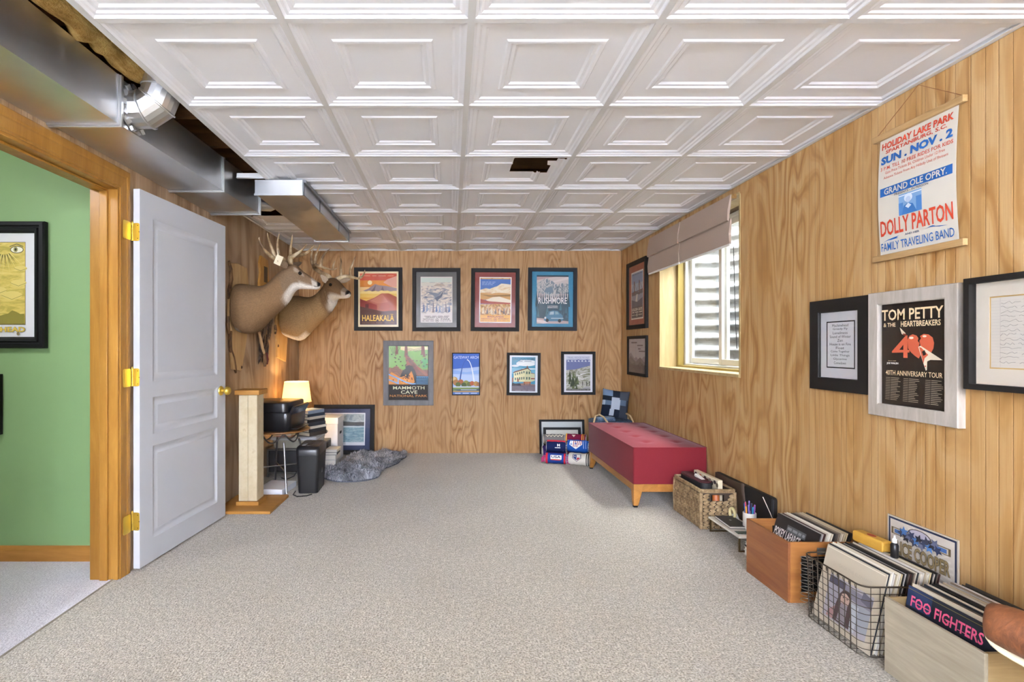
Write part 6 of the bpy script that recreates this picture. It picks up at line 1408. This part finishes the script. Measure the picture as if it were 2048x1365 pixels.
# cream and blue sleeve propped against the wall
A = Art(); A.rect(0, 0, 1, 1, '#c4baa9').rect(.02, .02, .98, .98, '#2c3550').rect(.045, .045, .955, .955, '#cfc6ba')
for k in range(36): a_ = 2*PI*k/36; A.poly([(.5, .55), (.5+.44*math.cos(a_)*1.0, max(.05, .55+.40*math.sin(a_))), (.5+.44*math.cos(a_+.07), max(.05, .55+.40*math.sin(a_+.07)))], '#d9d2c6')
A.poly([(.08, .86), (.92, .86), (.92, .77), (.08, .77)], '#6a5a3c').poly([(.11, .85), (.89, .85), (.89, .78), (.11, .78)], '#c4baa9').poly([(.13, .84), (.34, .84), (.34, .79), (.13, .79)], '#4a6ea8').poly([(.68, .84), (.87, .84), (.87, .79), (.68, .79)], '#4a6ea8').ell(.5, .86, .17, .08, '#4a4238', 20).ell(.5, .86, .155, .07, '#b9b4c0', 20)
for k in range(15):
    x = .24+.037*k; y = .82+.04*math.sin(k*2.1)-.03*math.exp(-((x-.5)/.15)**2); s_ = .07; A.poly([(x+s_*(1 if i % 2 else .45)*math.cos(2*PI*i/10+k), y+s_*(1 if i % 2 else .45)*math.sin(2*PI*i/10+k)) for i in range(10)], ['#3b3f52', '#4f7bb5', '#2b2b35', '#6a6f86', '#38405c'][k % 5])
A.text('ALICE COOPER', .075, .925, .52, .71, '#4a3f2e', .05).text('ALICE COOPER', .08, .92, .525, .705, '#8d7a55', .02)
record('cream record sleeve with blue stars and bronze lettering propped above the wire basket', 1.8665, 2.093, 0.147, R(0.0), '#c4baa9', None, 0.0035, A)
# brush and bottle lying on top of the records
br_ = thing('record_brush', 'yellow wooden record cleaning brush with red emblem on the wire basket records', 'brush', (1.795, 2.247, 0.3225), R(90+4))
MB().prism(rrect(0.150, 0.046, 0.010, 4, 0, 0.023), -0.022, 0.022, 'y').obj('handle', plainwood('brush_wood', '#d3a445', '#b98730', 'x', 10, 0.4), br_, bevel=0.004)
MB().prism([(0.02*math.cos(2*PI*i/14)+0.0, 0.012*math.sin(2*PI*i/14)) for i in range(14)], 0.0462, 0.0468, 'z').obj('emblem', flat('#a3302a', 0.5), br_)
bo = thing('cleaner_bottle', 'small black dropper bottle with white cap beside the yellow brush', 'bottle', (1.790, 2.125, 0.3225))
MB().lathe([(0.012, 0), (0.0135, 0.002), (0.0135, 0.052), (0.010, 0.058), (0.006, 0.060)], 18).obj('bottle_body', flat('#1b1b1d', 0.35), bo, smooth=True)
MB().lathe([(0.0085, 0.0603), (0.0085, 0.074), (0.004, 0.078), (0.003, 0.090)], 14).obj('cap', flat('#e9e6df', 0.4), bo, smooth=True)
# ---- pale wooden crate of records
CR3 = plainwood('pale_crate_wood', '#b7ad98', '#968b76', 'y', 9, 0.6); CR3E = plainwood('pale_crate_end', '#a98f63', '#8a714a', 'x', 9, 0.6)
c3 = crate('pale grey-washed wooden record crate beside the cowhide chair', 1.568, 1.862, 1.548, 1.905, 0.271, 0.012, CR3, CR3E)
A = Art(); A.rect(0, 0, 1, 1, '#262a35').rect(0, .78, .3, 1, '#2b3a5c').rect(.0, .965, 1, .972, '#7d7245').text('FOO FIGHTERS', .055, .865, .79, .91, '#f0668e', .02).line([(.12, .845), (.30, .845)], .010, '#f0668e').line([(.46, .845), (.52, .845)], .010, '#f0668e').line([(.60, .815), (.73, .815)], .008, '#f0668e')
n = 16
for k in range(n):
    record('dark blue record sleeve with pink lettering at the front of the pale crate' if k == 0 else CNAME[(['#c9a94a', '#ddd3c4', '#2a2627'] + PAL)[(k*3) % 19]] + ' ' + 'record sleeve standing behind the dark blue one in the pale crate', 1.592+0.0135*k, 1.7265, 0.0112, R(8.5), '#262a35' if k == 0 else (['#c9a94a', '#ddd3c4', '#2a2627'] + PAL)[(k*3) % 19], 'records in the pale crate' if k else None, 0.0042, A if k == 0 else None, dz=0 if k == 0 else RC.uniform(0, .010))

# ---- cowhide sling chair, only its front wing in view
ch = thing('cowhide_chair', 'brown cowhide sling chair with cream underside and dark metal frame', 'chair', (1.548, 1.02, 0))
HIDE = NT('brown_cowhide', rough=0.55, spec=0.4); _h = HIDE.noise(HIDE.mapping((40, 90, 40), rot=(0, 0, 0.6)), 1, 4, 0.65, 0.6); _h2 = HIDE.noise(HIDE.mapping((4, 4, 4)), 1, 2)
HIDE.color(HIDE.mix(HIDE.ramp(_h2, [(0.4, 0.0), (0.65, 0.5)]), HIDE.ramp(_h, [(0.3, '#3c2013'), (0.5, '#5a331d'), (0.7, '#774829')]), '#8a5531')); HIDE.bump(_h, 0.4, 0.004)
def hide(name, stations, mat, cream):
    rg = []; N = 14
    for (x, y, z, w_, h_) in stations:
        rg.append((x, y, z, w_, h_))
    P = [Vector(s_[:3]) for s_ in rg]; R1 = []; R2 = []
    for i, s_ in enumerate(rg):
        t_ = (P[min(i+1, len(P)-1)]-P[max(i-1, 0)]); t_.z = 0; t_.normalize(); sd_ = Vector((-t_.y, t_.x, 0))
        R1.append([P[i]+sd_*s_[3]*math.cos(a_)+Vector((0, 0, 1))*s_[4]*math.sin(a_) for a_ in [2*PI*j/N for j in range(N)]])
    return MB().rings([[q-Vector((1.52, 1.02, 0)) for q in r] for r in R1]).obj(name, mat, ch, smooth=True, sub=1)
hide('hide_wing', [(1.352, 1.362, .470, .040, .030), (1.355, 1.358, .469, .050, .050), (1.378, 1.325, .465, .066, .056), (1.42, 1.26, .455, .085, .055), (1.48, 1.16, .43, .13, .05), (1.53, 1.05, .39, .2, .035), (1.56, .92, .36, .25, .02), (1.58, .78, .40, .26, .016), (1.60, .66, .55, .24, .016), (1.61, .60, .74, .18, .016), (1.61, .57, .86, .08, .012)], HIDE.m, None)
CRE = flat('#dccfae', 0.8)
hide('cream_edging', [(1.347, 1.362, .447, .012, .006), (1.356, 1.352, .424, .038, .012), (1.380, 1.320, .413, .058, .012), (1.425, 1.255, .402, .080, .012), (1.485, 1.155, .383, .120, .012), (1.53, 1.05, .358, .18, .010)], CRE, None)
hide('dark_wing', [(1.58, 1.470, .490, .006, .010), (1.60, 1.44, .488, .030, .018), (1.64, 1.37, .47, .05, .022), (1.69, 1.25, .44, .09, .022), (1.71, 1.1, .40, .13, .022), (1.66, .98, .37, .15, .014)], flat('#1c1718', 0.6), None)
MTL = flat('#4d4134', 0.4, 0.7)
for pts_ in ([(1.38, 1.30, .405), (1.60, 1.02, .02), (1.70, .80, .006), (1.78, .62, .006)], [(1.66, 1.36, .43), (1.50, 1.05, .02), (1.42, .85, .006), (1.36, .64, .006)], [(1.60, .60, .80), (1.52, .85, .30), (1.47, 1.05, .03), (1.42, 1.2, .006)]):
    MB().tube([(p[0]-1.52, p[1]-1.02, p[2]) for p in pts_], 0.011, 9).obj('frame_tube', MTL, ch, smooth=True)

# ================================================================== FAR RIGHT CORNER
# ---- blue fabric tote with rope handles, denim cushion in it
tb2 = thing('storage_tote', 'blue denim tote with rope handles behind the red bench', 'tote', (1.640, 5.43, 0))
DEN = noisecol('denim', [(0.3, '#3a4a5e'), (0.5, '#50657e'), (0.7, '#6d86a0')], (60, 60, 60), 3, 0.2); DEN2 = flat('#33404f', 0.85)
m = MB(); m.rings([[Vector((p[0]*s_, p[1]*s_, z)) for p in rrect(0.40, 0.30, 0.09, 5)] for z, s_ in ((0.002, .92), (0.02, .97), (0.25, 1.0), (0.415, 1.02), (0.418, 0.98), (0.410, 0.96))], caps=True); m.obj('tote_body', DEN, tb2, smooth=True, angle=50)
ROPE = noisecol('jute_rope', [(0.35, '#9a7f58'), (0.6, '#c7ad84')], (90, 90, 90), 3)
for sx in (-1, 1):
    MB().tube([(sx*0.205, -0.075+0.0, 0.340), (sx*0.212, -0.07, 0.410), (sx*0.19, -0.045, 0.465), (sx*0.17, 0.0, 0.480), (sx*0.19, 0.045, 0.465), (sx*0.212, 0.07, 0.410), (sx*0.205, 0.075, 0.340)] if sx > 0 else [(-0.20, -0.13, 0.340), (-0.205, -0.14, 0.410), (-0.185, -0.12, 0.470), (-0.14, -0.105, 0.485), (-0.10, -0.12, 0.460), (-0.07, -0.152, 0.410), (-0.06, -0.155, 0.360)], 0.010, 8).obj('rope_handle', ROPE, tb2, smooth=True)
ds = thing('folded_denim', 'folded pale blue denim cloth lying in the tote', 'cloth', (1.565, 5.37, 0.4195))
MB().prism(rrect(0.20, 0.13, 0.02, 3), 0.0, 0.022, 'z').obj('fold', DEN, ds, bevel=0.006); MB().prism(rrect(0.185, 0.115, 0.02, 3), 0.0225, 0.038, 'z').obj('fold', flat('#6f8196', 0.85), ds, bevel=0.006)
cs = thing('patchwork_cushion', 'square denim patchwork cushion in blue and grey standing in the tote', 'cushion', (1.690, 5.475, 0.4230))
cs.rotation_euler = (Matrix.Rotation(R(-10), 3, 'Z') @ Matrix.Rotation(R(-10), 3, 'X') @ Matrix.Rotation(R(7), 3, 'Y')).to_euler()
PATCH = [(0, .36, .78, 1, '#6f86a2'), (.36, .62, .72, 1, '#232a35'), (.62, 1, .66, 1, '#474d57'), (0, .32, .60, .78, '#1f2630'), (.32, .66, .30, .72, '#a9b3c0'), (0, .1, .42, .60, '#a3b1bf'), (.1, .32, .42, .60, '#5d6f84'), (.66, .9, .46, .66, '#56677c'), (0, .30, 0, .42, '#1b2230'), (.30, .48, .08, .30, '#a7b0bb'), (.48, .66, .05, .30, '#232833'), (0, 1, 0, 1, '#363c46')]
G = 30; CW, CHh = 0.275, 0.30; V = []; F = []; MI = []
for side in (-1, 1):
    o_ = len(V)
    for i in range(G+1):
        for j in range(G+1):
            u, v = i/G*2-1, j/G*2-1; puff = 0.060*max(0.0, (1-u*u)*(1-v*v))**0.42
            V.append((u*CW/2*(1-0.06*(1-v*v)), side*puff, CHh/2+v*CHh/2*(1-0.06*(1-u*u))))
    for i in range(G):
        for j in range(G):
            F.append((o_+i*(G+1)+j, o_+(i+1)*(G+1)+j, o_+(i+1)*(G+1)+j+1, o_+i*(G+1)+j+1))
            u, v = (i+.5)/G, (j+.5)/G; MI.append(next(q for q, p in enumerate(PATCH) if p[0] <= u <= p[1] and p[2] <= v <= p[3]) if side < 0 else 11)
m = MB(); m.v = V; m.f = F; m.mi = MI; m.obj('cover', [flat(p[4], 0.9, 0, 0.1) for p in PATCH], cs, smooth=True, angle=180)

# ---- two picture frames leaning on the back wall
A = Art(); A.rect(0, 0, 1, 1, '#c3c8c8')
picture('black-framed pale print leaning on the back wall beside the bench', .49, .37, .022, .025, FBLK2, (1.21, YB-0.055, 0.004), 0, A, '#ccd0cf', lean=R(-6))
A = Art(); A.rect(0, 0, 1, 1, '#cdcbc0').rect(.05, .1, .95, .8, '#bdbfbb').line([(.1, .75), (.18, .82), (.26, .76)], .012, '#6d6a64')
picture('smaller black-framed print propped in front of the pale print behind the rolled scarves', .40, .295, .026, .022, FBLK2, (1.20, YB-0.115, 0.004), 0, A, '#c6c6bd', lean=R(-7))

# ---- rolled supporter scarves
def scarf(label, c, L, r, rotz, base, ends, bands=(), tilt=0.0, art=None, spiral='#ddd8cc'):
    """a rolled scarf: axis along local x, resting at height r"""
    o = thing('rolled_scarf', label, 'scarf', c, 0, None); o.rotation_euler = (Matrix.Rotation(rotz, 3, 'Z') @ Matrix.Rotation(tilt, 3, 'Y')).to_euler()
    n = 26; rg = []
    fn = lambda f: r*(1+0.03*math.sin(f*17)-0.10*abs(2*f-1)**6)
    for i in range(15):
        f = i/14; x = -L/2+L*f; q = fn(f); rg.append([Vector((x, q*math.sin(2*PI*j/n)*1.06, r*0.94+q*0.94*math.cos(2*PI*j/n))) for j in range(n)])
    MB().rings(rg).obj('roll', flat(base, 0.95, 0, 0.1), o, smooth=True, angle=60)
    def surf(u, th, d): return ((u-0.5)*L, -(r*1.06+0.0022+d)*math.sin(th), r*0.94+(r*0.94+0.0022+d)*math.cos(th))
    for k, (u0, u1, c_) in enumerate(bands):
        V = []; F = []; q = 24
        for (u, ) in ((u0,), (u1,)):
            for j in range(q): V.append(surf(u, 2*PI*j/q, 0.0004*k))
        for j in range(q): F.append((j, (j+1) % q, q+(j+1) % q, q+j))
        MB().add(V, F).obj('band', flat(c_, 0.95, 0, 0.1), o, smooth=True)
    if art: art.sliced().build(o, 1, 1, 0, 0, mapf=lambda u, v, d: surf(u, R(20)+(1-v)*R(95), d+0.0012), name='knit_motif')
    for sx in (-1, 1):
        sp2 = []
        for i in range(46): a_ = i*0.42; q = r*0.92*(1-i/50); sp2.append((sx*(L/2+0.002), q*math.sin(a_)*1.04, r*0.94+q*0.92*math.cos(a_)))
        MB().tube(sp2, 0.0035, 5).obj('spiral_edge', flat(spiral, 0.95), o)
    if ends:
        m = MB(); rq = random.Random(len(label))
        for sx in (-1, 1):
            for k in range(16): a_ = rq.uniform(0, 6.28); q = r*rq.uniform(.3, .95); x0 = sx*L/2; m.tube([(x0, q*math.sin(a_), r*.94+q*.9*math.cos(a_)), (x0+sx*0.02, q*math.sin(a_)*1.1, r*.9+q*.8*math.cos(a_)-.005), (x0+sx*rq.uniform(.03, .045), q*math.sin(a_)*1.2, max(0.004, r*.8+q*.7*math.cos(a_)-.02))], 0.0025, 4)
        stuff(m.obj('fringe', flat(ends, 0.95), o))
    return o
def band_fill(A, pts, col, n=6):
    return A.poly(pts, col)
NAVY, RD, WH = '#1c2a55', '#c02a3c', '#e4e1da'
A = Art(); A.rect(.26, .30, .80, .78, WH).text('USA', .30, .76, .42, .72, NAVY, .03).text('CHAMPS', .28, .76, .16, .34, '#b5392f', .02)
scarf('navy rolled scarf with red ends and the letters USA', (1.050, 5.275, 0.002), 0.20, 0.053, R(-16), '#24408a', '#c23a78', ((0.02, .12, RD), (.90, .99, RD)), art=A)
A = Art(); A.poly([(.22, .88), (.60, .88), (.62, .45), (.41, .12), (.20, .45)], NAVY).poly([(.25, .84), (.57, .84), (.59, .46), (.41, .18), (.23, .46)], WH).poly([(.27, .80), (.40, .80), (.41, .24), (.26, .46)], '#27427f').poly([(.43, .52), (.56, .52), (.56, .44), (.42, .24)], '#b3263a').poly([(.33+.035*(1 if i % 2 else .45)*math.cos(2*PI*i/10), .62+.08*(1 if i % 2 else .45)*math.sin(2*PI*i/10)) for i in range(10)], WH)
scarf('white rolled scarf with a navy and red star shield', (1.272, 5.205, 0.002), 0.205, 0.062, R(-24), '#dcd7cc', '#8fa3d2', ((.84, .88, '#26221f'), (.93, .97, '#26221f')), art=A, spiral='#2a2522')
A = Art(); A.text('H', .56, .70, .45, .72, WH, .06).text('CLUB', .44, .72, .26, .36, WH)
scarf('dark navy rolled scarf with a red edge and small white emblem', (1.068, 5.350, 0.098), 0.19, 0.058, R(-12), '#18224a', None, (), art=A)
o_ = bpy.data.objects['rolled_scarf.002']
MB().tube([(-0.09, 0.004, 0.112), (0.0, 0.0, 0.113), (0.09, 0.004, 0.110)], 0.010, 7).obj('red_edge', flat(RD, 0.95), o_, smooth=True)
A = Art(); A.poly([(.14, .92), (.72, .92), (.74, .55), (.44, .10), (.12, .50)], WH)
for k in range(5): x = .30+.09*k; A.poly([(x, .92), (x+.04, .92), (x+.03, .30), (x-.01, .30)] if k < 3 else [(x, .92), (x+.04, .92), (x+.03, .52), (x-.01, .45)], ['#8f2a3c', '#2d4f9c'][0])
A.poly([(.42+.07*(1 if i % 2 else .45)*math.cos(2*PI*i/10), .62+.13*(1 if i % 2 else .45)*math.sin(2*PI*i/10)) for i in range(10)], '#2d4f9c').rect(.17, .45, .24, .90, '#b9c4d8').text('UNITED', .155, .255, .50, .60, '#2d4f9c').line([(.80, .95), (.82, .2)], .02, '#b9c9e6').line([(.90, .95), (.93, .2)], .02, '#b9c9e6')
scarf('royal blue rolled scarf with a red and white striped shield', (1.278, 5.292, 0.108), 0.20, 0.066, R(-22), '#1f4d9a', '#4a3d6e', (), art=A, spiral='#c9d4ea')
A = Art(); A.poly([(.3, .9), (.42, .62), (.50, .9)], '#cfc0b4')
scarf('maroon rolled scarf with yellow stripes behind the bench leg', (1.295, 5.462, 0.152), 0.20, 0.060, R(-18), '#6e1b36', None, ((.02, .07, '#d9a23c'), (.80, .85, '#e08a3a'), (.90, .93, '#d9a23c')), art=A)
A = Art()
for k in range(5): x = .08+.17*k; A.poly([(x, .86), (x+.085, .62), (x+.17, .86), (x+.17, .96), (x+.085, .74), (x, .96)], '#d8cdb6')
scarf('grey rolled scarf with a cream zigzag lying on the pile', (1.070, 5.475, 0.158), 0.21, 0.055, R(-4), '#6d6a68', None, (), art=A)
scarf('dark purple rolled scarf at the back of the pile', (1.070, 5.480, 0.002), 0.23, 0.075, R(-4), '#3a2a63', None)
scarf('plum rolled scarf under the maroon one', (1.295, 5.452, 0.002), 0.18, 0.075, R(-12), '#5a2436', None)
